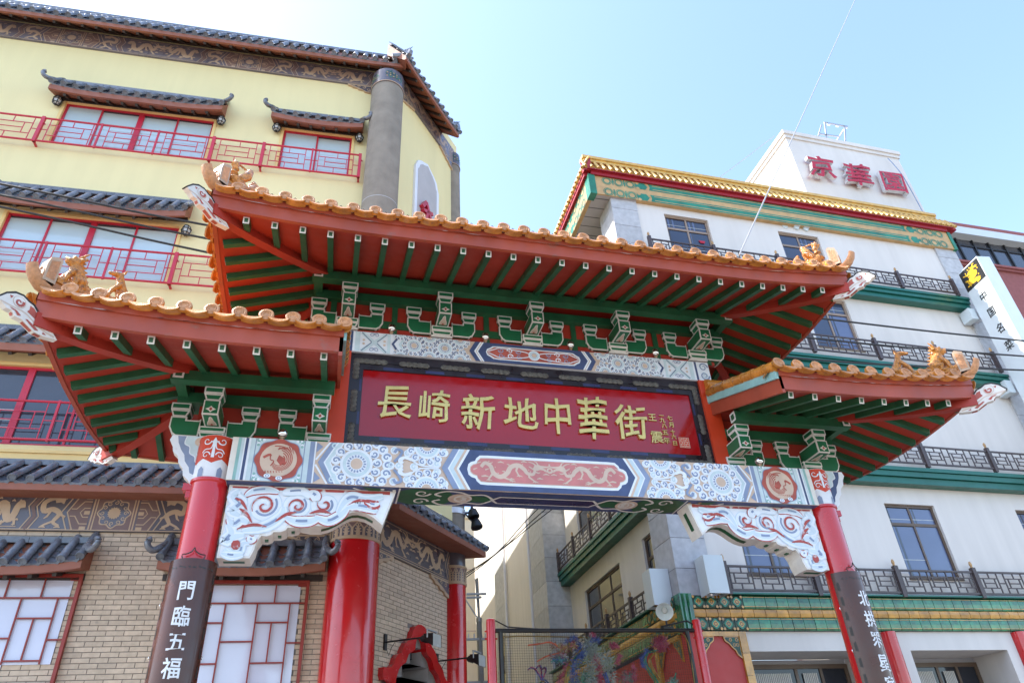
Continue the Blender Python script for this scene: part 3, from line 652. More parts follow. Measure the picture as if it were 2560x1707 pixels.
lip = [(-.112, -.004), (-.08, -.013), (-.04, -.020), (0, -.023), (.04, -.020), (.08, -.013), (.112, -.004), (.108, -.030), (.085, -.060), (.045, -.084), (0, -.098), (-.045, -.084), (-.085, -.060), (-.108, -.030)]
n = 7
up, lo = lip[:7], [lip[7]]+lip[8:13][:]+[lip[13]]; lo = lo[::-1]
for k in range(6):
    a, b, c_, d_ = up[k], up[k+1], lo[k+1], lo[k]
    mt.face([V((a[0], -.02, a[1])), V((b[0], -.02, b[1])), V((c_[0], -.035, c_[1])), V((d_[0], -.035, d_[1]))], 'tile_face')
    mt.face([V((a[0], 0, a[1])), V((b[0], 0, b[1])), V((c_[0], -.015, c_[1])), V((d_[0], -.015, d_[1]))], 'glaze_orange')
    mt.face([V((d_[0], -.035, d_[1])), V((c_[0], -.035, c_[1])), V((c_[0], -.015, c_[1])), V((d_[0], -.015, d_[1]))], 'glaze_orange')
    mt.face([V((a[0], -.02, a[1])), V((b[0], -.02, b[1])), V((b[0], 0, b[1])), V((a[0], 0, a[1]))], 'glaze_orange')
ME_DRIP = mt.mesh('drip_tile', sharp=50)
SL = .33
def gate_roof(name, zE, xa, xb, hipA, hipB, T, lift=.125):
    rf = thing(name, None, None, G((xa+xb)/2, 0, zE), parent=gate)
    cl = lambda t: max(0., min(1., t))
    def ends(u): return ([u-xa] if hipA else [])+([xb-u] if hipB else [])
    def zb(u, d):
        ey = H-abs(d); ex = ends(u); e = min([ey]+ex)
        tx = max([cl(1-x/2.1) for x in ex]+[0]); ty = cl(1-ey/1.3)
        return zE+SL*max(e, 0)+lift*tx*tx*ty**1.5
    nu = max(24, int((xb-xa)*9)); nv = 30
    us = [xa+(xb-xa)*i/nu for i in range(nu+1)]; ds = [-H+2*H*j/nv for j in range(nv+1)]
    c = MB(); c.smooth = True; c.grid([[G(u, d, zb(u, d)) for d in ds] for u in us], 'red_soffit'); build('soffit', c, rf)
    c = MB(); c.smooth = True; c.grid([[G(u, d, zb(u, d)+T-.004) for d in ds] for u in us], 'glaze_orange'); build('roof_deck', c, rf)
    # fascia boards, in two steps
    c = MB()
    def strip(pts, nx, ny):
        for za, zb_, off in ((0, T*.66, 0), (T*.66, T, .022)):
            rows = [[], [], [], []]
            for (u, d) in pts:
                z = zb(min(max(u, xa), xb), max(min(d, H), -H))
                for r, (dz, o) in enumerate(((za, off), (zb_, off), (zb_, off-.05), (za, off-.05))): rows[r].append(G(u+nx*o, d+ny*o, z+dz))
            c.grid(rows, 'red_paint'); c.grid([rows[3], rows[0]], 'red_paint')
    uu = [xa+(xb-xa)*i/48 for i in range(49)]; dd = [-H+2*H*j/24 for j in range(25)]
    strip([(u, H) for u in uu], 0, 1); strip([(u, -H) for u in uu], 0, -1)
    if hipA: strip([(xa, d) for d in dd], -1, 0)
    if hipB: strip([(xb, d) for d in dd], 1, 0)
    for i in range(int((xb-xa)*7)):                       # flaking along the step
        u = random.uniform(xa+.1, xb-.5); l = random.uniform(.06, .4); h_ = random.uniform(.003, .009); z0_, z1_ = zb(u, H)+T*.66, zb(u+l, H)+T*.66
        c.face([G(u, H+.0235, z0_+.001), G(u+l*.4, H+.0235, (z0_*.6+z1_*.4)-h_*.2), G(u+l, H+.0235, z1_+.001), G(u+l*.6, H+.0235, (z0_*.4+z1_*.6)+h_)], random.choice(('stone_panel', 'wire_dark', 'tan')))
    build('fascia', c, rf)
    # eave tiles
    def edge(pos, nrm, tan):
        """pos(t): foot on the deck edge"""
        for kind, me, tl in (('eave_tile', ME_DISC, pos[0]), ('drip_tile', ME_DRIP, pos[1])):
            for (u, d, tz) in tl:
                z = zb(u, d)+T+(.010 if kind == 'eave_tile' else .012)
                ex = (tan+V((0, 0, tz))).normalized(); inw = (-nrm+V((0, 0, -.20 if kind == 'eave_tile' else -.42))).normalized(); ez = ex.cross(inw).normalized(); inw = ez.cross(ex)
                p = G(u, d, z)+nrm*.085; inst(kind, me, frame_mat(p, ex, inw, ez), rf)
    st = .268
    def row(a, b, fixed, ax):
        n = max(1, round((b-a)/st)); s = (b-a)/n; out = ([], [])
        for i in range(n+1):
            t = a+s*i; q = (t, fixed) if ax == 0 else (fixed, t)
            e = .05; sl = (zb(min(t+e, xb), fixed)-zb(max(t-e, xa), fixed))/(2*e) if ax == 0 else (zb(fixed, t+e)-zb(fixed, t-e))/(2*e) if abs(t) < H-.06 else 0
            if 0 < i < n or (ax == 0 and ((i == 0 and not hipA) or (i == n and not hipB))): out[0].append((q[0], q[1], sl))
            if i < n:
                t2 = t+s/2; q = (t2, fixed) if ax == 0 else (fixed, t2)
                sl = (zb(min(t2+e, xb), fixed)-zb(max(t2-e, xa), fixed))/(2*e) if ax == 0 else (zb(fixed, min(t2+e, H))-zb(fixed, max(t2-e, -H)))/(2*e)
                out[1].append((q[0], q[1], sl))
        return out
    flipz = lambda rows: tuple([(u, d, -z) for u, d, z in r] for r in rows)
    edge(row(xa, xb, H, 0), V((0, -1, 0)), V((1, 0, 0))); edge(flipz(row(xa, xb, -H, 0)), V((0, 1, 0)), V((-1, 0, 0)))
    # sides: u axis direction along +y is d decreasing
    if hipA: edge(row(-H, H, xa, 1), V((-1, 0, 0)), V((0, -1, 0)))
    if hipB: edge(flipz(row(-H, H, xb, 1)), V((1, 0, 0)), V((0, 1, 0)))
    # pipes of the upper slopes, joined
    c = MB(); n = round((xb-xa)/st)
    for i in range(1, n):
        u = xa+(xb-xa)*i/n; e1 = min([H]+[x for x in ends(u)])
        for s in (-1, 1):
            if e1 > .4: c.tube([G(u, s*(H-.22), zb(u, s*(H-.22))+T), G(u, s*(H-e1+.02), zb(u, s*(H-e1+.02))+T)], .062, 'glaze_orange', 8)
    for hp, x0, sg in ((hipA, xa, 1), (hipB, xb, -1)):
        if hp:
            m = round(2*H/st)
            for i in range(1, m):
                d = -H+2*H*i/m; e1 = H-abs(d)
                if e1 > .4: c.tube([G(x0+sg*.22, d, zb(x0+sg*.22, d)+T), G(x0+sg*(e1-.02), d, zb(x0+sg*(e1-.02), d)+T)], .062, 'glaze_orange', 8)
    build('pipe_tiles', c, rf, kind='stuff')
    # ridge
    ra, rb = (xa+H if hipA else xa), (xb-H if hipB else xb); zr = zE+SL*H+T
    c = MB(); c.box(G, ra, rb, .09, -.09, zr-.03, zr+.16, 'glaze_orange'); c.tube([G(ra-.02, 0, zr+.18), G(rb+.02, 0, zr+.18)], .085, 'glaze_orange', 10); build('ridge', c, rf)
    # rafters
    def rafter(a, b, wd=.07, ht=.085):
        c = MB(); d = (b-a).normalized(); c.bar(a, b, wd, ht, 'green_paint')
        x = d.cross(V((0, 0, 1))).normalized(); y = x.cross(d).normalized(); p = a-d*.0025
        Q = lambda s, o: [p-d*o+x*(wd/2*s)*sx+y*(ht/2*s)*sy for sx, sy in ((-1, -1), (1, -1), (1, 1), (-1, 1))]
        c.face(Q(1.04, 0), 'white_paint'); c.face(Q(.60, .002), 'green_paint'); build('rafter', c, rf)
    def zr_(u, d): return zb(u, d)-.046
    n = round(((xb-(.40 if hipB else .19))-(xa+(.40 if hipA else .19)))/.322)
    a0, a1 = xa+(.40 if hipA else .19), xb-(.40 if hipB else .19)
    for i in range(n+1):
        u = a0+(a1-a0)*i/n; e = min([1.34]+[x-.09 for x in ends(u)])
        for s in (-1, 1):
            if e > .2: rafter(G(u, s*(H-.11), zr_(u, s*(H-.11))), G(u, s*(H-e), zr_(u, s*(H-e))))
    for hp, x0, sg in ((hipA, xa, 1), (hipB, xb, -1)):
        if not hp: continue
        for i in range(10):
            d = -1.36+2.72*i/9; e = min(1.25, H-abs(d)-.07)
            if e > .16: rafter(G(x0+sg*.11, d, zr_(x0+sg*.11, d)), G(x0+sg*e, d, zr_(x0+sg*e, d)))
        # hip rafters with carved heads, front and back
        for s in (-1, 1):
            pts = [G(x0+sg*t, s*(H-t), zb(x0+sg*t, s*(H-t))-.05) for t in (1.30, 1.0, .7, .42, .2, .02)]
            c = MB()
            for a, b in zip(pts[:-1], pts[1:]): c.bar(a, b+(b-a)*.02, .12, .15, 'red_soffit')
            hr = build('hip_rafter', c, rf)
            o = G(x0, s*H, zb(x0, s*H)-.075); dv = (G(x0-sg, s*(H+1), 0)-G(x0, s*H, 0)).normalized(); nv = dv.cross(V((0, 0, 1)))
            tilt = .10
            HF = lambda u, d, z: o+dv*(u-.22)+V((0, 0, z+tilt*(u-.22)))+nv*d
            prof = [(-.06, -.06), (.0, -.01), (.12, .055), (.21, .115), (.25, .15), (.30, .158), (.36, .185), (.43, .172), (.50, .12), (.56, .03), (.50, .005), (.46, -.02), (.41, -.015), (.37, -.055), (.30, -.05), (.16, -.105), (.08, -.10)]
            hw_ = .036; c = MB(); c.prism(HF, prof, -hw_, hw_, 'white_paint', 'white_paint')
            c.prism(HF, [(.0, -.007), (.12, .058), (.21, .118), (.25, .153), (.30, .161), (.36, .188), (.43, .175), (.50, .123), (.563, .03), (.575, .035), (.51, .135), (.44, .190), (.36, .204), (.30, .176), (.24, .168), (.20, .132), (.11, .072), (0, .006)], -hw_-.003, hw_+.003, 'wire_dark')
            for sd in (-1, 1):
                cv = Cv(c, lambda u, d, z: HF(u, sd*d, z), hw_+.002)
                cv.poly([(.06, -.012), (.10, .022), (.18, .075), (.235, .125), (.275, .13), (.27, .085), (.285, .055), (.20, .025), (.13, -.015)], 'art_red')
                cv.disc(.375, .105, .062, 'tan', 18); cv.L = 1; cv.disc(.375, .105, .055, 'white_paint', 18); cv.L = 2; cv.spiral(.375, .10, .042, .010, 2.5, 1.1, .028, 'art_red', 14)
                cv.L = 0; cv.poly([(.44, .13), (.475, .125), (.455, .095)], 'art_red'); cv.stroke(spline([(-.02, -.05), (.10, -.045), (.20, -.01), (.30, .03), (.40, .025), (.53, .02)], 3), .013, 'tan')
                cv.L = 1; cv.poly([(.13, -.075), (.165, -.055), (.255, -.022), (.275, -.030), (.245, -.048), (.165, -.088)], 'art_red'); cv.poly([(.32, -.02), (.37, .008), (.44, .008), (.41, -.004), (.385, -.004), (.35, -.038)], 'art_red'); cv.poly([(.05, -.075), (.09, -.062), (.09, -.085)], 'art_red')
            for x0_, z0_, x1_, z1_ in ((.09, -.101, .155, -.106), (.18, -.094, .285, -.056), (.385, -.045, .405, -.022)):
                c.face([HF(x0_, -.022, z0_-.004), HF(x1_, -.022, z1_-.004), HF(x1_, .022, z1_-.004), HF(x0_, .022, z0_-.004)], 'art_red')
            build('carved_head', c, hr)
            # hip ridge and its upturned end tile
            top = lambda t: G(x0+sg*t, s*(H-t), zb(x0+sg*max(t, 0), s*(H-max(t, 0)))+T)
            c = MB(); a, b = top(.04)+V((0, 0, .12)), top(H-.05)+V((0, 0, .10)); c.bar(a, b, .11, .12, 'glaze_orange'); c.tube([a+V((0, 0, .075)), b+V((0, 0, .075))], .06, 'glaze_bright', 10); build('hip_ridge', c, rf)
            c = MB(); e0 = top(0); c.smooth = True; rows = []
            q = [e0-dv*.06+V((0, 0, .07)), e0+dv*.02+V((0, 0, .09)), e0+dv*.08+V((0, 0, .14)), e0+dv*.125+V((0, 0, .20)), e0+dv*.15+V((0, 0, .265))]
            for k, p in enumerate(q):
                tg = (q[min(k+1, 4)]-q[max(k-1, 0)]).normalized(); tv = nv.cross(tg).normalized(); tv = tv if tv.dot(dv) > 0 else -tv
                r_ = (.078, .08, .080, .077, .072)[k]; rows.append([p+nv*r_*cos(pi*j/10)+tv*r_*sin(pi*j/10) for j in range(11)])
            c.grid(rows, 'tile_face'); rows2 = [[p+(c0-p)*.82 for p in r] for r, c0 in zip(rows, q)]; c.grid(rows2, 'glaze_orange'); c.grid([[r[0] for r in rows], [r[0] for r in rows2]], 'glaze_pale'); c.grid([[r[-1] for r in rows], [r[-1] for r in rows2]], 'glaze_pale'); c.face(rows[-1], 'tile_face')
            build('upturned_tile', c, rf)
    # open inner ends
    for hp, x0, sg in ((hipA, xa, -1), (hipB, xb, 1)):
        if hp: continue
        c = MB()
        for za, z_b, o, m in ((-.05, T-.13, 0, 'red_paint'), (T-.13, T+.01, .03, 'teal_pale')):
            r = [[G(x0+sg*o, d, zb(x0, d)+za) for d in dd], [G(x0+sg*o, d, zb(x0, d)+z_b) for d in dd], [G(x0-sg*.04, d, zb(x0, d)+z_b) for d in dd], [G(x0-sg*.04, d, zb(x0, d)+za) for d in dd]]
            c.grid(r, m); c.grid([r[3], r[0]], m); 
            for k in (0, -1): c.face([x[k] for x in r], m)
        build('verge_board', c, rf)
        for s in (-1, 1):
            for k in range(7):
                t0, t1 = .03+k*H/7, .03+(k+1)*H/7-.008
                c = MB(); c.tube([G(x0+sg*.0, s*(H-t0+.06), zb(x0, s*(H-t0))+T+.03), G(x0+sg*.0, s*(H-t1+.06), zb(x0, s*(H-t1))+T+.03)], [.078, .070], 'glaze_orange', 12); build('verge_tile', c, rf)
    return rf, zb
ur, zbU = gate_roof('upper_roof', 7.53, -4.31, 4.31, True, True, .255)
lr, zbL = gate_roof('side_roof', 5.80, -5.66, -2.66, True, False, .275)
rr_, zbR = gate_roof('side_roof', 5.80, 2.66, 5.66, False, True, .275)

# ---- purlins and the walls between beam and roof
def purlin(p0, p1, wd=.13, ht=.13, capA=False, capB=False, par=None):
    c = MB(); c.bar(p0, p1, wd, ht, 'green_paint'); d = (p1-p0).normalized(); x = d.cross(V((0, 0, 1))).normalized(); y = x.cross(d)
    for on, p, s in ((capA, p0, -1), (capB, p1, 1)):
        if on:
            Q = lambda k, o: [p+d*s*o+x*wd/2*k*a+y*ht/2*k*b for a, b in ((-1, -1), (1, -1), (1, 1), (-1, 1))]
            c.face(Q(1.03, .003), 'white_paint'); c.face(Q(.62, .006), 'green_paint')
    build('purlin', c, par)
for s in (-1, 1):
    purlin(G(-3.16, s*.29, 7.836), G(3.16, s*.29, 7.836), par=ur)
    purlin(G(s*3.08, .36, 7.84), G(s*3.08, -.36, 7.84), .115, .125, True, True, ur)
purlin(G(-3.1, -.12, 7.775), G(3.1, -.12, 7.775), .24, .13, par=ur)
c = MB(); c.box(G, -2.95, 2.95, -.10, -.15, UB1+.002, 8.02, 'red_soffit'); c.box(G, -3.02, 3.02, -.08, -.17, 7.33, 7.45, 'green_paint')
for x in (-2.0, -.67, .67, 2.0, -2.85, 2.85): c.box(G, x-.04, x+.04, -.075, -.14, UB1+.003, 7.72, 'green_paint')
build('upper_wall', c, gate)
for f, rf in ((-1, lr), (1, rr_)):
    for s in (-1, 1): purlin(G(f*4.58, s*.37, 6.055), G(f*2.72, s*.37, 6.055), capB=True, par=rf)
    purlin(G(f*4.49, .46, 6.06), G(f*4.49, -.46, 6.06), .115, .125, True, True, rf)
    purlin(G(f*4.55, -.12, 6.0), G(f*2.80, -.12, 6.0), .24, .13, par=rf)
    c = MB(); c.box(G, f*2.81, f*4.3, -.10, -.15, ZB1+.002, 6.25, 'red_soffit'); c.box(G, f*2.82, f*4.35, -.08, -.17, 5.58, 5.68, 'green_paint')
    for x in (3.3, 3.7, 4.2): c.box(G, f*(x-.035), f*(x+.035), -.075, -.14, ZB1+.003, 5.95, 'green_paint')
    build('lower_wall', c, gate)
    # pale green infill between the upper beam end and the side roof
# ================================================================== NAME PLAQUE, COUPLET BOARDS, LAMPS, ORNAMENTS
PQ = thing('name_plaque', 'long red plaque with raised gold characters in a dark carved frame', 'sign', G(0, -.08, 5.41))
P0, P1, Q0, Q1 = 5.42, 6.868, 5.655, 6.69          # outer and inner edges (heights)
c = MB(); c.box(G, -2.40, 2.40, -.095, -.118, Q0-.02, Q1+.02, 'plaque_red'); panel = build('panel', c, PQ)
def fbar(a, b, nm):                                    # one mitred side of the frame: two steps
    c = MB()
    for (i0, o0, i1, o1, d0, d1, m) in ((.0, 0, .10, .10, -.06, -.118, 'plaque_frame'), (.10, .10, .175, .235, -.072, -.118, 'plaque_frame')):
        (ax, az), (bx, bz) = a, b; sx = 1 if nm in 'LR' else 0
        def pt(x, z, k): return (x+(k*.175 if x < 0 else -k*.175)*1.0, z+(k*.235 if z < 6.2 else -k*.235))
        k0, k1 = (0, .55) if m and i0 == 0 else (.55, 1)
        c.prism(G, [pt(ax, az, k0), pt(bx, bz, k0), pt(bx, bz, k1), pt(ax, az, k1)], d0, d1, m)
    (ax, az), (bx, bz) = a, b; n = 9 if abs(bx-ax) > 1 else 3
    cv = Cv(c, lambda u, d, z: G(u, -.06+d, z), .0)
    for i in range(n):
        t = (i+.5)/n; x, z = ax+(bx-ax)*t, az+(bz-az)*t; x += (.08 if x < 0 else -.08) if abs(abs(x)-2.555) < .01 else 0; z += (.115 if z < 6.2 else -.115) if abs(bx-ax) > 1 else 0
        hor = abs(bx-ax) > 1; L = .19 if hor else .06; W_ = .05 if hor else .15
        c.smooth = True
        for q in range(5):
            o = (q-2)/2; c.blob(G(x+(o*L*.8 if hor else 0), -.058, z+(0 if hor else o*W_*.8)), (L*.30 if hor else .045, .016, .042 if hor else W_*.3), 'plaque_carve', 6)
        c.smooth = False
        if i < n-1:
            t2 = (i+1)/n; x2, z2 = ax+(bx-ax)*t2, az+(bz-az)*t2
            if hor: zz = z2+(.205 if z2 < 6.2 else -.205); cv.L = 4 if 0 else 0; c.box(G, x2-.13, x2+.13, -.069, -.075, zz-.022, zz+.022, 'plaque_blue')
            else: xx = x2+(.15 if x2 < 0 else -.15); c.box(G, xx-.014, xx+.014, -.069, -.075, z2-.09, z2+.09, 'plaque_blue')
    return c
for nm, a, b in (('T', (-2.555, P1), (2.555, P1)), ('B', (-2.555, P0), (2.555, P0)), ('L', (-2.555, P0), (-2.555, P1)), ('R', (2.555, P0), (2.555, P1))):
    build('frame', fbar(a, b, nm), PQ)
PF = lambda u, d, z: G(u-XC, -.095+d, z)
for ch, x, z, s, sx in (('長', .665, 6.17, .53, .90), ('崎', 1.185, 6.15, .50, .90), ('新', 1.775, 6.105, .57, .86), ('地', 2.37, 6.13, .51, .98), ('中', 2.895, 6.125, .61, .74), ('華', 3.415, 6.14, .70, .68), ('街', 3.985, 6.11, .56, .90)):
    c = MB(); glyph(c, ch, PF, x, z, s, .004, .028, 'gold', .002, sx, slant=.04, bev=.009, brush=.016); build('character', c, PQ)
for ch, x, z, s in (('王', 4.325, 6.215, .13), ('震', 4.345, 5.90, .20), ('一', 4.475, 6.255, .075), ('九', 4.475, 6.18, .085), ('八', 4.49, 6.09, .085), ('五', 4.485, 5.985, .095), ('年', 4.485, 5.86, .105), ('七', 4.60, 6.225, .085), ('月', 4.60, 6.115, .09), ('十', 4.605, 6.005, .075), ('六', 4.605, 5.925, .08), ('日', 4.605, 5.825, .08)):
    c = MB(); glyph(c, ch, PF, x, z, s, .004, .014, 'gold', .001, bev=.004 if ch in '震年' else .012, brush=.014); build('small_character', c, PQ)
c = MB(); c.box(PF, 4.675, 4.835, .004, .010, 5.765, 5.925, 'red_orange'); cv = Cv(c, PF, .012)
cv.stroke([(4.68, 5.77), (4.83, 5.77), (4.83, 5.92), (4.68, 5.92)], .010, 'tan', True); cv.stroke([(4.755, 5.77), (4.755, 5.92)], .008, 'tan')
for i in range(4):
    for x0 in (4.69, 4.765): cv.stroke([(x0, 5.79+.034*i), (x0+.056, 5.79+.034*i)], .008, 'tan'); cv.stroke([(x0+.015+.02*(i % 2), 5.79+.034*i), (x0+.015+.02*(i % 2), 5.82+.034*i)], .008, 'tan')
build('seal', c, PQ)

# couplet boards hung on the columns
def couplet(cu, off, chars, zs, label):
    cx = XC+cu; r = .222; z1 = 3.985; z0 = 1.35; a0 = off
    t = thing('couplet_board', label, 'sign', (cx, YC-.2, z0))
    c = MB(); n = 20; hw = 1.42
    A = [a0-hw+2*hw*i/n for i in range(n+1)]; P = lambda a, rad, z: V((cx+rad*sin(a), YC-rad*cos(a), z))
    c.smooth = True
    c.grid([[P(a, r+.018, z0) for a in A], [P(a, r+.018, z1) for a in A], [P(a, r-.008, z1) for a in A], [P(a, r-.008, z0) for a in A]], 'board_brown'); c.smooth = False
    for a in (A[0], A[-1]): c.face([P(a, r+.018, z0), P(a, r+.018, z1), P(a, r-.008, z1), P(a, r-.008, z0)], 'board_white')
    F = Cyl(cx, YC, r+.018, a0); cv = Cv(c, F, .001)
    for k in (-1, 1):                                    # worn plating down both edges
        for i in range(14):
            za = z0+.06+i*.18; cv.poly([(k*.27, za), (k*.305, za+.01), (k*.302, za+.10), (k*.272, za+.115), (k*.266, za+.05)], 'wire_dark')
    for k in range(5): cv.stroke([(-.22+.10*k, z1-.09+.008*(k % 2)), (-.15+.10*k, z1-.095)], .016, 'wire_dark')
    build('board', c, t)
    for ch, z in zip(chars, zs):
        c = MB(); glyph(c, ch, F, .0, z, .205, .0, .006, 'board_white', .001, .86, bev=.012, brush=.016); build('character', c, t)
    c = MB(); q = [(-.11, z1+.0), (-.12, z1+.04), (-.07, z1+.045), (-.02, z1+.07), (0, z1+.11), (.02, z1+.07), (.07, z1+.045), (.12, z1+.04), (.11, z1)]
    c.tube([F(u, -.005, z) for u, z in spline(q, 3)], .006, 'wire_dark', 6); build('wire_loop', c, t)
    for k in (-1, 1):
        for z in (3.55, 3.05):
            c = MB(); p = F(k*(hw*r+.018), -.01, z); c.lathe(p, [(.022, -.004), (.026, 0), (.022, .004), (.018, 0), (.022, -.004)], 'chrome', 12, ax=(V((1, 0, 0)), V((0, 0, 1)), V((0, 1, 0)))); build('ring', c, t)
couplet(-3.995, .05, '門臨五福', (3.655, 3.405, 3.165, 2.925), 'brown curved board with white brush characters hung on the left red column')
couplet(3.995, .22, '北拱眔星宿', (3.645, 3.395, 3.15, 2.885, 2.64), 'brown curved board with worn edge hung on the right red column')

# chrome globe lamps on the beams
lamp0 = None
for x, d, z, lab in ((.57, .0, UB1, 'left end of the upper beam'), (1.91, .0, UB1, 'upper beam, second from the left'), (3.20, .0, UB1, 'upper beam, third from the left'), (4.56, .0, UB1, 'right end of the upper beam')):
    t = thing('globe_lamp', 'chrome globe lamp standing on the '+lab, 'lamp', G(x-XC, d-.07, z), 'chrome globe lamps on the beams')
    c = MB(); p = G(x-XC, d-.07, z); c.lathe(p, [(.018, 0), (.018, .045), (.026, .05), (.028, .062)], 'glaze_pale', 12); build('socket', c, t)
    c = MB(); c.lathe(p+V((0, 0, .125)), [(.062*sin(pi*i/10), -.068*cos(pi*i/10)) for i in range(11)], 'chrome', 20); build('globe', c, t)
for x, z, lab in ((-.665, ZB1, 'left end of the main beam, left side roof above'), (5.70, ZB1, 'right end of the main beam, right side roof above')):
    t = thing('globe_lamp', 'chrome globe lamp on the '+lab, 'lamp', G(x-XC, .17, z), 'chrome globe lamps on the beams')
    c = MB(); p = G(x-XC, .17, z); c.lathe(p, [(.018, 0), (.018, .04), (.028, .045), (.03, .055)], 'glaze_pale', 12); build('socket', c, t)
    c = MB(); c.lathe(p+V((0, 0, .105)), [(.058*sin(pi*i/10), -.06*cos(pi*i/10)) for i in range(11)], 'chrome', 20); build('globe', c, t)

# glazed ridge ornaments, each sculpted in one piece and re-meshed
def sculpt(name, mb, m, label, cat, group, vox=.0075, base=None):
    lo = min(p.z for p in mb.v); cx = sum(p.x for p in mb.v)/len(mb.v); cy = sum(p.y for p in mb.v)/len(mb.v); o = V((cx, cy, lo))
    tmp = bpy.data.objects.new('tmp', mb.mesh('tmp', o)); COL.objects.link(tmp)
    md = tmp.modifiers.new('r', 'REMESH'); md.mode = 'VOXEL'; md.voxel_size = vox; md.use_smooth_shade = True
    me = bpy.data.meshes.new_from_object(tmp.evaluated_get(bpy.context.evaluated_depsgraph_get())); bpy.data.objects.remove(tmp)
    me.name = name; me.materials.clear(); me.materials.append(MATS[m])
    me.polygons.foreach_set('use_smooth', [True]*len(me.polygons)); me.polygons.foreach_set('material_index', [0]*len(me.polygons))
    o_ = bpy.data.objects.new(name, me); link(o_, o, None); props(o_, label, cat, group); return o_
def onridge(x0, sg, t, zE, T, zb):
    """frame on the front hip ridge: local x runs outward to the corner"""
    p = G(x0+sg*t, H-t, zb(x0+sg*max(t, .0), H-max(t, 0))+T+.20); dv = (G(-sg, 1, 0)-G(0, 0, 0)).normalized(); nv = V((0, 0, 1)).cross(dv)
    return lambda x, y, z: p+dv*x+nv*y+V((0, 0, z))
def lion(F):
    c = MB(); B = lambda x, y, z, r, s=None: c.blob(F(x, y, z), (r, r, s or r), 'glaze_bright', 9)
    c.tube([F(-.07, 0, .0), F(-.06, 0, .10), F(-.01, 0, .20), F(.03, 0, .27)], [.085, .09, .075, .055], 'glaze_bright', 10)
    for y in (-.05, .05):
        c.tube([F(.03, y, .19), F(.085, y*1.2, .10), F(.10, y*1.2, .02), F(.13, y*1.2, -.02)], [.035, .03, .026, .03], 'glaze_bright', 8); c.tube([F(-.08, y, .09), F(.01, y*1.5, .06), F(-.01, y*1.4, .0), F(.04, y*1.4, -.02)], [.05, .042, .03, .028], 'glaze_bright', 8)
        c.tube([F(.02, y, .37), F(-.02, y*1.3, .42), F(-.045, y*1.3, .455)], [.016, .013, .006], 'glaze_bright', 6); B(.07, y*.7, .345, .022)
        B(.0, y*1.2, .335, .03, .02)
    B(.03, 0, .315, .068); c.tube([F(.05, 0, .305), F(.115, 0, .295), F(.13, 0, .30)], [.045, .04, .03], 'glaze_bright', 8); c.tube([F(.05, 0, .275), F(.105, 0, .258)], [.032, .022], 'glaze_bright', 8); B(.13, 0, .318, .018)
    for k in range(7): c.tube([F(-.02-.018*k, 0, .34-.045*k), F(-.075-.020*k, 0, .365-.05*k)], [.028, .006], 'glaze_bright', 6)
    for k in range(5): a = -1.2+.6*k; c.tube([F(-.01, .04*sin(a), .34+.03*cos(a)), F(-.05, .085*sin(a), .345+.075*cos(a))], [.025, .006], 'glaze_bright', 6)
    c.tube([F(-.13, 0, .0), F(-.20, 0, .03), F(-.225, 0, .10)], [.03, .045, .012], 'glaze_bright', 8); c.box(F, -.17, .17, -.075, .075, -.06, -.01, 'glaze_bright'); return c
def hound(F):
    c = MB(); B = lambda x, y, z, r, s=None: c.blob(F(x, y, z), (r, r, s or r), 'glaze_bright', 9)
    c.tube([F(-.08, 0, .0), F(-.065, 0, .09), F(-.02, 0, .17), F(.0, 0, .235), F(.015, 0, .28)], [.075, .078, .06, .045, .042], 'glaze_bright', 10)
    c.tube([F(.0, 0, .29), F(.06, 0, .285), F(.125, 0, .262)], [.045, .034, .016], 'glaze_bright', 8)
    for y in (-.04, .04):
        c.tube([F(.01, y, .17), F(.07, y*1.2, .09), F(.095, y*1.2, .01), F(.12, y*1.2, -.02)], [.032, .025, .022, .025], 'glaze_bright', 8); c.tube([F(-.08, y, .07), F(.0, y*1.5, .05), F(.0, y*1.3, -.02)], [.045, .035, .025], 'glaze_bright', 8)
        c.tube([F(.0, y*.7, .31), F(-.015, y, .355)], [.018, .006], 'glaze_bright', 6)
    c.tube([F(-.13, 0, .0), F(-.185, 0, .03), F(-.20, 0, .09)], [.025, .035, .008], 'glaze_bright', 8); c.box(F, -.15, .14, -.06, .06, -.06, -.01, 'glaze_bright'); return c
def phoenix(F):
    c = MB(); B = lambda x, y, z, r, s=None: c.blob(F(x, y, z), (r, r, s or r), 'glaze_bright', 9)
    c.tube([F(-.16, 0, .10), F(-.08, 0, .075), F(.02, 0, .09), F(.09, 0, .15), F(.085, 0, .23), F(.075, 0, .31), F(.085, 0, .37)], [.05, .085, .10, .085, .06, .045, .042], 'glaze_bright', 12)
    B(.09, 0, .385, .052); c.tube([F(.11, 0, .385), F(.165, 0, .37)], [.03, .006], 'glaze_bright', 7); c.tube([F(.11, 0, .355), F(.15, 0, .34)], [.02, .006], 'glaze_bright', 7); B(.11, 0, .325, .02)
    for k in range(5): c.tube([F(.10-.035*k, 0, .42), F(.105-.045*k, 0, .465-.006*k)], [.02, .008], 'glaze_bright', 6)
    for y in (-1, 1): c.tube([F(.02, y*.06, .14), F(-.05, y*.085, .24), F(-.085, y*.07, .36), F(-.10, y*.05, .42)], [.05, .062, .045, .010], 'glaze_bright', 8)
    for k in range(3): c.tube([F(-.12, .035*(k-1), .09), F(-.20, .045*(k-1), .16), F(-.215, .04*(k-1), .25-.02*abs(k-1)), F(-.18, .03*(k-1), .29)], [.045, .05, .045, .02], 'glaze_bright', 8)
    for y in (-.03, .03): c.tube([F(.0, y, .04), F(.0, y, -.04)], .022, 'glaze_bright', 6)
    c.box(F, -.14, .12, -.06, .06, -.07, -.02, 'glaze_bright'); return c
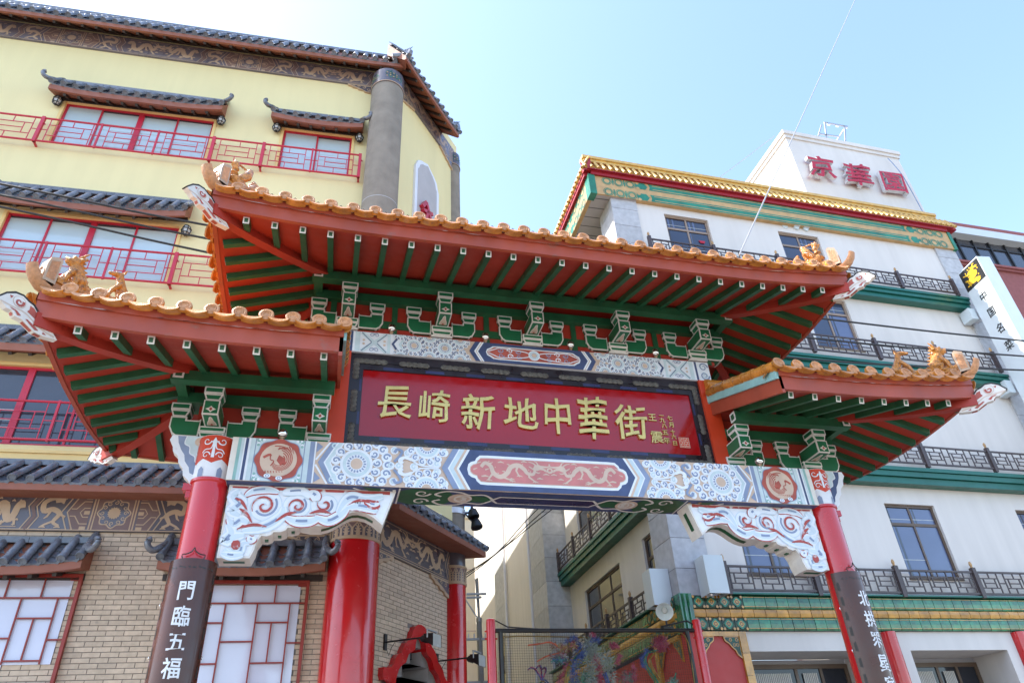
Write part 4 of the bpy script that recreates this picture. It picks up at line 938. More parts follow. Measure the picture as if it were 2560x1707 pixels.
def chick(F):
    c = MB(); c.tube([F(-.07, 0, -.05), F(-.02, 0, .0), F(.03, 0, .07), F(.04, 0, .12)], [.05, .06, .05, .04], 'glaze_bright', 9); c.blob(F(.05, 0, .15), (.045, .045, .045), 'glaze_bright', 9); c.tube([F(.07, 0, .15), F(.135, 0, .135)], [.03, .008], 'glaze_bright', 7)
    for k in range(3): c.tube([F(.03-.03*k, 0, .18), F(.01-.04*k, 0, .225-.015*k)], [.02, .006], 'glaze_bright', 6)
    c.tube([F(-.08, 0, -.03), F(-.12, 0, .04)], [.03, .01], 'glaze_bright', 6); return c
def ridge_block(F, label):
    c = MB(); P = [(-.06, -.10), (.065, -.10), (.07, .10), (.055, .19), (-.03, .235), (-.06, .21)]
    c.prism(F_swap(F), P, -.085, .085, 'glaze_pale')
    for k_ in (-1, 1): c.face([F(x, k_*.087, z) for x, z in ((-.04, -.06), (.045, -.06), (.045, .15), (-.04, .19))], 'tile_face')
    for r, o in ((.066, 0), (.040, .0)):
        q = [F(.070, r*cos(a), -.04+1.9*r*max(sin(a), 0)) for a in [pi*i/10 for i in range(11)]]; c.tube(q, .010, 'tile_face', 6)
    c.box(F, -.05, .05, -.09, .09, -.10, -.085, 'glaze_pale'); o = build('ridge_end_block', c, None, base=True); props(o, label, 'roof ornament', 'ridge end blocks on the roof corners'); return o
F_swap = lambda F: (lambda u, d, z: F(u, d, z))
GR = 'glazed figures on the roof corners'
for (x0, sg, zE, T, zb, kinds) in (
    (-5.66, 1, 5.80, .275, zbL, (('b', .0, 'pale swirl-carved ridge block on the left tip of the left side roof'), ('lion', .17, 'orange glazed lion with spiky mane on the left side roof'), ('hound', .50, 'orange glazed hound sitting behind the lion on the left side roof'))),
    (5.66, -1, 5.80, .275, zbR, (('b', .0, 'weathered pale ridge block on the right tip of the right side roof'), ('lion', .17, 'orange glazed lion with spiky mane on the right side roof'), ('hound', .50, 'orange glazed hound sitting behind the lion on the right side roof'))),
    (-4.31, 1, 7.53, .255, zbU, (('b', .03, 'pale swirl-carved ridge block on the left tip of the upper roof'), ('phoenix', .20, 'weathered glazed phoenix at the left end of the upper roof'), ('chick', .52, 'small orange bird head peeping over the left eave of the upper roof'))),
    (4.31, -1, 7.53, .255, zbU, (('b', .05, 'cream ridge block on the right tip of the upper roof'), ('phoenix', .24, 'bright sunlit orange phoenix at the right end of the upper roof'), ('chick', .55, 'small orange bird head peeping over the right eave of the upper roof')))):
    for k, t, lab in kinds:
        F = onridge(x0, sg, t, zE, T, zb)
        if k == 'b': ridge_block(F, lab)
        else:
            if k in ('hound', 'chick'): F0 = F; F = (lambda F0: lambda x, y, z: F0(x*1.22, y*1.22, z*1.25+.03))(F0)
            sculpt(k if k != 'hound' else 'hound', {'lion': lion, 'hound': hound, 'phoenix': phoenix, 'chick': chick}[k](F), 'glaze_bright', lab, 'roof ornament', GR)

# strings of small lights draped along the front eaves
for nm, x0, x1, zE, T, zb, y, lab in (('u', -4.2, 4.2, 7.53, .255, zbU, 0, 'dark string of tiny bulbs looped along the front eave of the upper roof'), ('l', -5.4, -2.66, 5.80, .275, zbL, 0, 'dark string of tiny bulbs looped along the left side roof eave'), ('r', 2.66, 5.4, 5.80, .275, zbR, 0, 'dark string of tiny bulbs looped along the right side roof eave')):
    t = thing('string_lights', lab, 'string lights', G((x0+x1)/2, H, zE+T)); c = MB(); b = MB(); n = round((x1-x0)/.268)
    for i in range(n):
        pts = []
        for k in range(7):
            s = k/6; u = x0+(x1-x0)*(i+s)/n; z = zb(u, H)+T+.095-.09*4*s*(1-s)+.0; pts.append(G(u, H+.03, z))
            if k in (1, 2, 3, 4, 5): b.lathe(pts[-1], [(0, .0), (.006, .004), (.008, .016), (.004, .026), (0, .028)], 'lamp_glass', 6)
        c.tube(pts, .0045, 'wire_dark', 4, False)
    build('cable', c, t); build('bulbs', b, t, kind='stuff')
# ================================================================== YELLOW CORNER BUILDING
YG = Fr(0, 11.5, -2.13)
PCX, PCY = .38973, 11.48550
YS = Fr(PCX, PCY, 51.5)
DU = -.25                                            # the upper storeys stand back from the brick one
U = lambda u, z: YG.q(u, z, DU)
UX = lambda u: U(u, 5)[0]
UZ = lambda z: U(0, z)[1]
yb = thing('yellow_building', 'pale yellow building with slate canopies, red balconies and a brick ground storey', 'building', (-3, 13, 0))
def wall(F, u0, u1, z0, z1, d, holes, m, depth=.12, mr=None, par=None, name='wall'):
    us = sorted({u0, u1, *[h[0] for h in holes], *[h[1] for h in holes]}); zs = sorted({z0, z1, *[h[2] for h in holes], *[h[3] for h in holes]})
    c = MB()
    for a, b in zip(us[:-1], us[1:]):
        for e, f in zip(zs[:-1], zs[1:]):
            x, z = (a+b)/2, (e+f)/2
            if not any(h[0] < x < h[1] and h[2] < z < h[3] for h in holes): c.face([F(a, d, e), F(b, d, e), F(b, d, f), F(a, d, f)], m)
    for h in holes:
        a, b, e, f = h[:4]; q = h[4] if len(h) > 4 else depth
        for P in ([(a, e), (a, f)], [(b, f), (b, e)], [(a, f), (b, f)], [(b, e), (a, e)]):
            c.face([F(P[0][0], d, P[0][1]), F(P[1][0], d, P[1][1]), F(P[1][0], d-q, P[1][1]), F(P[0][0], d-q, P[0][1])], mr or m)
    return build(name, c, par)
def window(F, u0, u1, z0, z1, d, vs, hs, mf, mp, par, w=.05, thick=None, name='window', pane_m=None, style=None):
    """frame with mullions vs and transoms hs; each pane a sub-part"""
    c = MB(); e = .02
    for a, b, p, q in ((u0, u0+w, z0, z1), (u1-w, u1, z0, z1), (u0+w, u1-w, z1-w, z1), (u0+w, u1-w, z0, z0+w)): c.box(F, a, b, d-.04, d+.03, p, q, mf)
    for v in vs: ww = (thick or {}).get(v, w*.8); c.box(F, v-ww/2, v+ww/2, d-.035, d+.035 if ww > w else d+.02, z0+w, z1-w, mf)
    for h in hs: c.box(F, u0+w, u1-w, d-.036, d+.024, h-w*.55, h+w*.55, mf)
    f = build(name, c, par)
    xs = [u0+w*.5]+sorted(vs)+[u1-w*.5]; zz = [z0+w*.5]+sorted(hs)+[z1-w*.5]; k = 0
    for a, b in zip(xs[:-1], xs[1:]):
        for p, q in zip(zz[:-1], zz[1:]):
            c = MB(); j = random.uniform(-.004, .004); c.box(F, a+.004, b-.004, d-.012+j, d-.004+j, p+.004, q-.004, pane_m(k) if pane_m else mp); style(c, a, b, p, q, d, k) if style else None; build('pane', c, f); k += 1
    return f
# ---- slate tile meshes
def slate_meshes(L, mt='slate_tile', mf='slate_face', r=.058, sp=.245, point=.07, courses=4):
    c = MB(); c.smooth = True
    rows = []
    for k in range(3):
        for y, rr in ((L*k/3, r*1.06), (L*(k+1)/3-.01, r*.93)): rows.append([V((rr*cos(pi*j/8), y, rr*sin(pi*j/8))) for j in range(9)])
    c.grid(rows, mt); c.smooth = False
    ci = lambda r_, y: [V((r_*cos(2*pi*j/14), y, r_*sin(2*pi*j/14)+.006)) for j in range(14)]
    c.grid([ci(.0, -.008), ci(r*.72, -.008), ci(r*.78, -.016), ci(r*1.02, -.016), ci(r*1.04, .015), ci(0, .015)], mf, True)
    b = c.mesh('barrel_tile', sharp=40)
    c = MB(); h = sp/2; X = [-h+2*h*j/8 for j in range(9)]; pan = lambda x: -.045*(1-(x/h)**2)
    for k in range(courses):
        y0, y1 = L*k/courses, L*(k+1)/courses; c.smooth = True
        c.grid([[V((x, y0, pan(x)+.012)) for x in X], [V((x, y1, pan(x)-.004)) for x in X]], mt); c.smooth = False
        c.grid([[V((x, y0, pan(x)+.012)) for x in X], [V((x, y0, pan(x)-.010)) for x in X]], mt)
    lo = [-.02, -.05, -.055-point*.35, -.055-point*.8, -.055-point, -.055-point*.8, -.055-point*.35, -.05, -.02]
    c.grid([[V((x*.96, -.004, pan(x)+.012)) for x in X], [V((x*.96, -.014, z)) for x, z in zip(X, lo)]], mf); c.grid([[V((x*.96, -.014, z)) for x, z in zip(X, lo)], [V((x*.96, .004, z)) for x, z in zip(X, lo)]], mf)
    return b, c.mesh('pan_tile', sharp=40)
SM = {}
def tiled_eave(nm, par, F, u0, u1, d0, p, zt, zf, zs, sp=.245, lift=0, horns=False, cheeks=True, mb='brown_eave', fas=.10, rafters=True, label=None, key=None, mats=('slate_tile', 'slate_face'), cap=True, lr=1.0, capm=None):
    """a slope of pipe tiles from (d0, zt) on the wall to (d0+p, .), brown board and rafters below"""
    t = thing(nm, label, None, F((u0+u1)/2, d0, zf), parent=par)
    n = max(2, round((u1-u0)/sp)); s = (u1-u0)/n; ze = zf+fas+.05
    lf = lambda u: lift*(max(0, 1-(u-u0)/lr)**2+max(0, 1-(u1-u)/lr)**2)
    ex = (F(1, 0, 0)-F(0, 0, 0)).normalized(); up = F(0, -p, zt)-F(0, 0, ze); L = up.length; ey = up.normalized(); ez = ex.cross(ey).normalized()
    if ez.z < 0: ez = -ez
    k = (round(L, 2), mats, round(sp, 3), key)
    if k not in SM: SM[k] = slate_meshes(L, *mats, r=sp*.237, sp=s)
    b, q = SM[k]
    R_ = lambda: random.uniform(-.006, .006)
    for i in range(n+1):
        u = u0+s*i; pnt = F(u, d0+p, ze+lf(u))+ez*(.012+R_()); inst('barrel_tile', b, frame_mat(pnt, ex, ey, ez), t)
        if i < n: u += s/2; pnt = F(u, d0+p, ze+lf(u)); inst('pan_tile', q, frame_mat(pnt, ex, ey, ez), t)
    c = MB(); m = 16; uu = [u0-.03+(u1-u0+.06)*i/m for i in range(m+1)]
    R3 = [[F(u, d0+p-.03, ze-.04+lf(u)) for u in uu], [F(u, d0+p-.03, zf+lf(u)) for u in uu], [F(u, d0+p-.08, zf+lf(u)) for u in uu], [F(u, d0, zs+lf(u)*.5) for u in uu], [F(u, d0, zt-.03) for u in uu]]
    c.grid(R3, mb); c.grid([R3[4], R3[0]], mb)
    for e in (0, -1): c.face([r[e] for r in R3], mb)
    build('eave_board', c, t)
    if rafters:
        c0 = F(0, d0+p-.08, zf); 
        for i in range(1, max(2, round((u1-u0)/.30))):
            u = u0+(u1-u0)*i/max(2, round((u1-u0)/.30)); c = MB(); c.bar(F(u, d0+p-.10, zf-.012+lf(u)), F(u, d0+.01, zs-.02+lf(u)*.5), .055, .07, 'dark_rafter'); build('rafter', c, t)
        c = MB(); c.box(F, u0, u1, d0, d0+.05, zs-.10, zs-.01, 'dark_rafter'); build('wall_plate', c, t)
    if cap:
        c = MB(); cm_ = capm or mats[0]
        for i in range(max(1, round((u1-u0)/.42))):
            g = max(1, round((u1-u0)/.42)); a, e = u0+(u1-u0)*i/g, u0+(u1-u0)*(i+1)/g-.006; c.box(F, a, e, d0, d0+.10, zt-.06, zt+.03, cm_)
        build('ridge_cap', c, t)
    if horns:
        for sgn, ue in ((-1, u0), (1, u1)):
            c = MB(); e0 = F(ue, d0+.04, zt+.02); e1 = F(ue+sgn*.03, d0+p*.75, ze+.20+lift); e2 = F(ue+sgn*.11, d0+p+.02, ze+.10+lift); e3 = F(ue+sgn*.18, d0+p+.06, ze+.14+lift); e4 = F(ue+sgn*.20, d0+p+.06, ze+.23+lift); e5 = F(ue+sgn*.15, d0+p+.05, ze+.26+lift)
            c.tube([V(x) for x in spline([tuple(e) for e in (e0, e1, e2, e3, e4, e5)], 4)], [.050]*10+[.046]*6+[.042]*4+[.032], mats[0], 10)
            build('end_horn', c, t)
    return t
# ---- walls
def blind(c, a, b, p, q, d, k):
    """dark strip painting in the shaded gap above a roller blind, and its faint folds"""
    g = .045+.02*((k*37) % 5)/5; c.box(YG, a+.005, b-.005, d-.0035, d-.001, q-g-.02, q-.006, 'pane_dark')
    for i in range(5): z = p+.10+.17*i+.02*((k+i) % 3); c.box(YG, a+.01, b-.01, d-.0035, d-.0018, z, z+.012, 'lamp_glass')
WINS = [(U(-6.38, 0)[0], U(-3.36, 0)[0], UZ(13.58), UZ(14.86)), (UX(-1.86), UX(-.34), UZ(13.60), UZ(14.86)), (UX(-6.52), UX(-3.46), UZ(10.20), UZ(11.62)), (UX(-6.52), UX(-3.46), UZ(6.82), UZ(8.25)), (UX(-1.86), UX(-.34), UZ(10.2), UZ(11.62)), (UX(-11.2), UX(-8.6), UZ(13.58), UZ(14.86)), (UX(-11.2), UX(-8.6), UZ(10.2), UZ(11.62)), (UX(-11.2), UX(-8.6), UZ(6.82), UZ(8.25))]
wall(YG, -16, .42, 6.62, 18.2, DU, WINS, 'yellow_wall', .10, 'yellow_trim', yb)
DSU, DSG = .05, -.06
SU = lambda v, z: YS.q(v, z, DSU)
wall(YS, .2, 3.5, 6.62, 18.2, DSU, [], 'yellow_wall', .1, None, yb)
c = MB(); p2 = YS(3.42, DSG-.05, 0); e = V((cos(R(92)), sin(R(92)), 0))
c.face([p2+V((0, 0, 0)), p2+e*34, p2+e*34+V((0, 0, 18.2)), p2+V((0, 0, 18.2))], 'yellow_wall'); build('wall', c, yb)
c = MB(); rt = [YG(-16, DU, 18.1), YG(.4, DU, 18.1), YS(3.4, DSU, 18.1), p2+e*34+V((0, 0, 18.1)), p2+e*34+V((-19, 0, 18.1))]; c.face(rt, 'concrete_col'); build('flat_roof', c, yb)
for hn, (h, vs, th) in enumerate(zip(WINS, ([-5.66, -4.86, -4.12], [-1.11], [-5.77, -5.01, -4.24], [-5.85, -5.12, -4.3], [-1.11], [-9.9], [-9.9], [-9.9]), (-4.86, None, -5.01, -5.12, None, None, None, None))):
    vv = [UX(v) for v in vs]; window(YG, h[0], h[1], h[2], h[3], DU-.07, vv, [], 'red_rail', 'pane_pale' if h[3] > 9 else 'pane_dark', yb, .045, {UX(th): .11} if th else None, style=blind)
# ---- storey trims
c = MB(); c.box(YG, -16, -.02, DU, DU+.035, 6.66, 6.78, 'yellow_trim'); c.box(YG, -16, -.02, DU, DU+.06, 6.78, 6.83, 'yellow_trim'); build('string_course', c, yb)
for h in WINS:
    c = MB(); a, b, z0, z1 = h
    for q in ((a-.06, b+.06, z1, z1+.06), (a-.06, a, z0, z1), (b, b+.06, z0, z1)): c.box(YG, q[0], q[1], DU, DU+.025, q[2], q[3], 'yellow_trim')
    build('window_surround', c, yb)
# ---- canopies over the windows
for u0, u1, zt, zf, zs in ((-6.62, -3.2, 15.46, 14.76, 14.97), (-2.1, -.14, 15.40, 14.76, 14.98), (-6.9, -3.35, 12.26, 11.54, 11.86), (-6.9, -3.3, 8.97, 8.34, 8.60), (-2.1, -.14, 12.2, 11.60, 11.86), (-11.6, -8.45, 15.46, 14.76, 14.97), (-11.6, -8.45, 12.26, 11.60, 11.86)):
    tiled_eave('canopy', yb, YG, UX(u0), UX(u1), DU, .38, UZ(zt), UZ(zf), UZ(zs), .245, .09, True, key='c', fas=.13)
# ---- main eave
ZF, ZS, ZT = 17.32, 17.86, 18.38; FD, SD = .313, .655
tiled_eave('eave', yb, YG, -13.2, YG.q(.78, 17.9, FD)[0], DU, FD-DU, ZT, ZF, ZS, .25, .04, False, key='m', cap=True)
tiled_eave('eave', yb, YS, YS.q(.80, 18.8, SD)[0], YS.q(3.80, 18.9, SD)[0], DSU, SD-DSU, ZT, ZF, ZS, .25, .04, False, key='s')
# the hip where the two eaves meet over the corner pillar
ue, ve = YG.q(.78, 17.9, FD)[0]+.03, YS.q(.80, 18.8, SD)[0]-.03; ze_ = ZF+.15
cw = YG(.38, DU+.05, ZT-.02); A_ = [YG(ue, FD-.08, ZF), YG(ue, FD-.03, ZF), YG(ue, FD-.02, ze_-.04), YG(ue, FD+.02, ze_+.02)]; B_ = [YS(ve, SD-.08, ZF), YS(ve, SD-.03, ZF), YS(ve, SD-.02, ze_-.04), YS(ve, SD+.02, ze_+.02)]
c = MB(); c.grid([A_[:3], B_[:3]], 'brown_eave'); c.grid([[A_[3], YG(ue, DU, ZT)], [B_[3], YS(ve, DSU, ZT)]], 'slate_tile'); c.grid([[A_[2], A_[3]], [B_[2], B_[3]]], 'slate_face'); c.face([A_[0], B_[0], YS(ve, DSU, ZS), YG(ue, DU, ZS)], 'brown_eave')
mid = (A_[3]+B_[3])/2+V((0, 0, .03)); out_ = (mid-V((cw.x, cw.y, mid.z))).normalized()
c.tube([cw+V((0, 0, .05)), mid, mid+out_*.10+V((0, 0, .06)), mid+out_*.15+V((0, 0, .15))], [.08, .075, .07, .05], 'slate_tile', 10); build('hip_cap', c, yb)
def ridge_beast(P, ax):
    F = lambda x, y, z: P+ax*x+V((0, 0, z)); c = MB(); c.tube([F(-.3, 0, 0), F(-.05, 0, .05), F(.1, 0, .15), F(.12, 0, .34)], [.08, .10, .09, .05], 'slate_tile', 8)
    c.tube([F(.0, 0, .06), F(.14, 0, .0), F(.22, 0, .06)], [.05, .06, .03], 'slate_tile', 8)
    for k in range(4): c.tube([F(.06-.05*k, 0, .14), F(.12-.06*k, 0, .42-.05*k), F(.20-.07*k, 0, .54-.06*k)], [.035, .025, .006], 'slate_tile', 6)
    return c
build('ridge_beast', ridge_beast(mid-out_*.12+V((0, 0, .12)), (YG(1, 0, 0)-YG(0, 0, 0))), yb); build('ridge_beast', ridge_beast(YS(YS.q(3.72, 18.9, SD)[0], SD-.10, ZF+.28), (YS(1, .3, 0)-YS(0, 0, 0))), yb)
# ---- friezes
def frieze_panel(cv, a, b, z0, z1, plain=False):
    """between two square bosses: honeycomb ends, a narrow dragon each side, two dragons in the middle"""
    zc, h = (z0+z1)/2, (z1-z0)/2; w = b-a; G1, BR = 'frieze_gold', 'frieze_brown'
    for f, o in ((1, a), (-1, b)):
        X = lambda x: o+f*x*.78
        cv.L = 0; cv.poly([(X(.02), z0+.02), (X(.02), z1-.02), (X(.30), z1-.02), (X(.42), zc), (X(.30), z0+.02)], BR)
        cv.L = 1
        for q in (0, .10): cv.stroke([(X(.26+q), z1-.015), (X(.42+q), zc), (X(.26+q), z0+.015)], .018, G1)
        cv.stroke([(X(.02), zc+h*.62), (X(.16), zc+h*.62), (X(.27), zc+h*.2), (X(.36), zc+h*.2)], .016, G1); cv.stroke([(X(.02), zc-h*.62), (X(.16), zc-h*.62), (X(.27), zc-h*.2), (X(.36), zc-h*.2)], .016, G1)
        cv.stroke([(X(.03), zc+.07), (X(.13), zc+.07), (X(.19), zc), (X(.13), zc-.07), (X(.03), zc-.07)], .014, G1); cv.stroke([(X(.02), zc), (X(.12), zc)], .055, G1)
        for s in (-1, 1): cv.stroke([(X(.03), zc+s*h*.85), (X(.14), zc+s*h*.85)], .05, G1)
        if plain: continue
        cv.L = 2                                       # the upright dragon
        q = [(X(x), zc+z*h) for x, z in spline([(.50, -.75), (.62, -.55), (.55, -.1), (.68, .15), (.83, .05), (.86, .5), (.72, .75), (.60, .65)], 4)]; n = len(q)
        cv.stroke(q, [.03+.05*sin(pi*i/n) for i in range(n)], G1)
        cv.poly([(X(x), zc+z*h) for x, z in [(.52, .45), (.50, .75), (.60, .85), (.70, .75), (.66, .5), (.58, .55)]], G1)
        for x, z, dx, dz in ((.62, -.5, .14, -.2), (.56, -.1, -.12, -.15), (.7, .15, .05, -.4), (.55, .7, -.08, .15), (.6, .8, .08, .12)): cv.stroke([(X(x), zc+z*h), (X(x+dx), zc+(z+dz)*h), (X(x+dx*1.2+.04), zc+(z+dz-.12)*h)], [.035, .03, .012], G1)
        for x in (.52, .78): cv.stroke([(X(x-.05), zc-h*.85), (X(x), zc-h*.78), (X(x+.06), zc-h*.85)], [.012, .04, .012], G1)
        cv.L = 1
        for q in (0, .07, .14): cv.stroke([(X(.86+q), z1-.015), (X(.98+q), zc+h*.3), (X(.90+q), zc-h*.25), (X(1.02+q), z0+.015)], .016 if q != .07 else .05, G1 if q != .07 else BR)
    cv.L = 2; m = (a+b)/2; hw = w/2-(.46 if plain else .96)
    if hw > .3:
        cv.stroke([(m-hw, z1-.05), (m+hw, z1-.05)], .012, G1); cv.stroke([(m-hw, z0+.05), (m+hw, z0+.05)], .012, G1)
        dragon(cv, m-hw/2-.02, zc, hw/2*1.0, h*.80, G1, 1, 1.15); dragon(cv, m+hw/2+.02, zc, hw/2*1.0, h*.80, G1, -1, 1.15)
        cv.L = 3; cv.disc(m, zc+h*.2, .035, G1, 10)
def frieze_boss(cv, a, b, z0, z1):
    zc, xc = (z0+z1)/2, (a+b)/2; r = (z1-z0)*.40; cv.L = 0; cv.rect(a, b, z0+.01, z1-.01, 'frieze_brown'); cv.L = 1
    for e in (a+.02, a+.06, b-.02, b-.06): cv.stroke([(e, z0+.012), (e, z1-.012)], .018, 'frieze_gold')
    cv.poly([(xc+(r+.02*cos(8*t))*cos(t), zc+(r+.02*cos(8*t))*sin(t)) for t in [2*pi*i/48 for i in range(48)]], 'frieze_gold'); cv.L = 2
    cv.poly([(xc+(r-.02+.02*cos(8*t))*cos(t), zc+(r-.02+.02*cos(8*t))*sin(t)) for t in [2*pi*i/48 for i in range(48)]], 'frieze_dark'); cv.L = 3
    for k in range(12): t = 2*pi*k/12; cv.spiral(xc+r*.74*cos(t), zc+r*.74*sin(t), r*.16, r*.03, t, 1.2*(-1)**k, .016, 'frieze_gold', 10)
    cv.poly([(xc+(r*.36+r*.08*(k % 2))*cos(pi*k/16), zc+(r*.36+r*.08*(k % 2))*sin(pi*k/16)) for k in range(32)], 'frieze_gold')
def frieze(nm, F, a, b, z0, z1, d, bosses, par, dull=False):
    c = MB(); c.box(F, a, b, d, d+.05, z0, z1, 'skylit_dark' if z0 > 10 else 'frieze_dark'); fz = build('frieze', c, par); c0_ = c; c = MB(); cv = Cv(c, lambda u, q, z: F(u, d+.05+q, z), .002, [(0, b, 1), (0, a, -1), (1, z1-.004, 1), (1, z0+.004, -1)])
    cv.L = 1; cv.stroke([(a, z0+.012), (b, z0+.012)], .014, 'frieze_gold')
    bs = sorted(bosses)
    for x0, x1 in bs: frieze_boss(cv, x0, x1, z0, z1)
    pairs = [(bs[i][1], bs[i+1][0]) for i in range(len(bs)-1)]
    for x0, x1 in pairs: frieze_panel(cv, x0, x1, z0, z1, plain=len(bs) == 2)
    if z0 > 10: c.m = [x.replace('frieze', 'skylit') for x in c.m]
    build('frieze_relief', c, fz); return fz
zA, zB = UZ(16.74), UZ(17.30)
frieze('u', YG, -14, UX(.02), zA, zB, DU, [(UX(-14.95), UX(-14.4)), (UX(-11.03), UX(-10.48)), (UX(-7.12), UX(-6.57)), (UX(-3.2), UX(-2.65)), (UX(.75), UX(1.3))], yb)
frieze('s', YS, .30, 3.25, 17.2, 17.78, DSU, [(-.35, .15), (3.3, 3.8)], yb)
frieze('g', YG, -14, .02, 5.44, 6.0, 0, [(-14.4, -13.75), (-10.79, -10.14), (-7.18, -6.53), (-3.57, -2.92), (.7, 1.3)], yb)
frieze('gs', YS, .30, 3.25, 5.40, 5.99, DSG, [(-.30, .12), (3.35, 3.9)], yb)
def carved_corner(F, u, z, sg, L, hgt, d):
    """pierced scroll corner under a frieze"""
    o = [(0, 0), (L, 0), (L*.97, -.06), (L*.82, -.09), (L*.78, -.13), (L*.60, -.15), (L*.55, -.2), (L*.36, -.22), (L*.30, -.28), (L*.14, -.30), (L*.08, -hgt), (0, -hgt)]
    c = MB(); P = [(u+sg*x, z+y*hgt/.36 if y > -.31 else z+y) for x, y in o]; c.prism(F, P, d, d+.045, 'frieze_gold'); cv = Cv(c, lambda a, q, b: F(a, d+.045+q, b), .002)
    cv.poly([(u+sg*x, z+y) for x, y in [(.04, -.03), (L*.88, -.03), (L*.72, -.07), (L*.45, -.14), (L*.25, -.22), (.04, -.26)]], 'frieze_dark'); cv.L = 1
    for k in range(4): cv.spiral(u+sg*(.09+L*.2*k), z-.09+.008*k-(.05 if k == 0 else 0), .055-.007*k, .012, pi/2*k, 1.25*sg, .02, 'frieze_gold', 12)
    cv.spiral(u+sg*.08, z-.21, .035, .01, 0, 1.1*sg, .016, 'frieze_gold', 10); build('carved_corner', c, yb)
carved_corner(YG, .02, 5.44, -1, .70, .34, 0); carved_corner(YS, .36, 5.40, 1, .80, .36, DSG); carved_corner(YS, 3.22, 5.40, -1, .80, .36, DSG)
carved_corner(YG, UX(.02), zA, -1, .62, .30, DU); carved_corner(YS, .38, 17.2, 1, .75, .34, DSU); carved_corner(YS, 3.22, 17.2, -1, .75, .34, DSU)
# ---- round pillars
def pillar(cx, cy, r, zr, zc, zd, zt, ph, lbl):
    c = MB(); c.lathe((cx, cy, 0), [(r, 0), (r, zr)], 'red_gloss', 48); p = build('pillar', c, yb)
    c = MB(); c.lathe((cx, cy, 0), [(r-.01, zr-.01), (r+.02, zr), (r+.025, zr+.03), (r+.012, zr+.035), (r+.012, zc), (r+.03, zc+.01), (r+.03, zc+.04), (r, zc+.05)], 'frieze_gold', 48)
    F = Cyl(cx, cy, r+.012, ph); cv = Cv(c, F, .003); n = 14; per = 2*pi*(r+.012)/n; cv.L = 0; b0, b1 = zr+.05, zc-.01; H_ = b1-b0
    for i in range(n):
        u = (i-n/2)*per
        cv.L = 0; cv.poly([(u+per*.12, b0), (u+per*.88, b0), (u+per*.88, b0+H_*.55), (u+per*.5, b1), (u+per*.12, b0+H_*.55)], 'frieze_dark'); cv.L = 1
        cv.stroke([(u+per*.5, b0), (u+per*.5, b1-.03)], [.06, .014], 'frieze_gold')
        for k in range(4): cv.stroke([(u+per*.5-.055+.008*k, b0+.04+.045*k+.02), (u+per*.5, b0+.035+.045*k), (u+per*.5+.055-.008*k, b0+.04+.045*k+.02)], .016, 'frieze_gold')
        cv.L = 0; cv.poly([(u-per*.35, b1), (u+per*.35, b1), (u, b0+H_*.62)], 'frieze_brown')
    build('pillar_capital', c, p)
    c = MB(); c.lathe((cx, cy, 0), [(r, zc), (r, zd)], 'frieze_dark', 48); c.lathe((cx, cy, 0), [(r+.005, zd-.16), (r+.03, zd-.15), (r+.03, zd-.10), (r+.005, zd-.09)], 'frieze_gold', 48)
    c.lathe((cx, cy, 0), [(r+.005, zd-.02), (r+.03, zd-.01), (r+.03, zd+.03), (r+.005, zd+.04)], 'frieze_gold', 48); build('dark_drum', c, p)
    c = MB(); c.lathe((cx, cy, 0), [(r*.985, zd), (r*.985, zt)], 'concrete_col', 48); c.lathe((cx, cy, 0), [(r*.99, 12.7), (r*.992, 12.705), (r*.992, 12.715), (r*.99, 12.72)], 'stone_panel', 48); build('upper_shaft', c, p)
    c = MB(); c.lathe((cx, cy, 0), [(r, zt-.01), (r+.012, zt), (r+.012, zt+.03), (r+.002, zt+.035), (r+.002, zt+.50), (0, zt+.50)], 'frieze_dark', 48); c.lathe((cx, cy, 0), [(r+.004, zt), (r+.018, zt+.004), (r+.018, zt+.022), (r+.004, zt+.026)], 'frieze_gold', 48)
    cv = Cv(c, Cyl(cx, cy, r+.004, ph), .004)
    for i in (-2, -1, 0, 1, 2):
        u = i*.62*(r/.395); cv.L = 1
        for q in range(3): cv.spiral(u-.13+.13*q, zt+.30+.03*(q % 2), .10*(r/.395), .02, 2*q, 1.1, .022, 'tin_green', 12); cv.spiral(u-.07+.13*q, zt+.22, .07*(r/.395), .02, q, -1.1, .018, 'fascia_green', 12)
        cv.L = 2
        for q in range(9): cv.disc(u-.16+.08*(q % 5), zt+.20+.10*(q//5)+.03*(q % 2), .018, 'fascia_gold', 8)
    build('top_band', c, p)
pillar(PCX, PCY, .395, 5.28, 5.54, 6.35, 16.58, R(15), '')
q2 = YS(3.36, DSG, 0); pillar(q2.x, q2.y, .25, 5.37, 5.68, 6.24, 17.15, R(15), '')
# ---- brick storey
WCE, WCD = -1.19, -4.37
c = MB(); c.box(YG, -14, .02, -.30, -.006, 0, 6.3, 'mortar'); build('brick_backing', c, yb)
wall(YS, .25, 3.3, 0, 6.3, DSG-.006, [(1.34, 2.70, 0, 3.55, .5), (1.60, 2.44, 3.55, 3.78, .5), (1.84, 2.20, 3.78, 4.06, .5)], 'mortar', .5, 'arch_grey', yb, 'brick_backing')
bm_ = MB(); bm_.box(ID, -.1135, .1135, -.009, .0, -.0300, .0300, 'brick'); ME_BR = bm_.mesh('brick')
cand = []
RH, RW = .0705, .237
def brick_rows(F, u0, u1, z0, z1, d, skip, key):
    k0 = 0; z = z1-.035
    r = 0
    while z > z0:
        u = u0+(RW/2 if r % 2 else 0)
        while u < u1:
            if not skip(u, z): cand.append((F(u, d, z), F, u, d, z, key))
            u += RW
        z -= RH; r += 1
inwin = lambda u, z: abs(u-WCE) < .80 and 3.0 < z < 4.62 or abs(u-WCD) < .80 and 3.62 < z < 4.72
brick_rows(YG, -9, .06, 2.6, 5.44, -.006, inwin, 'f')
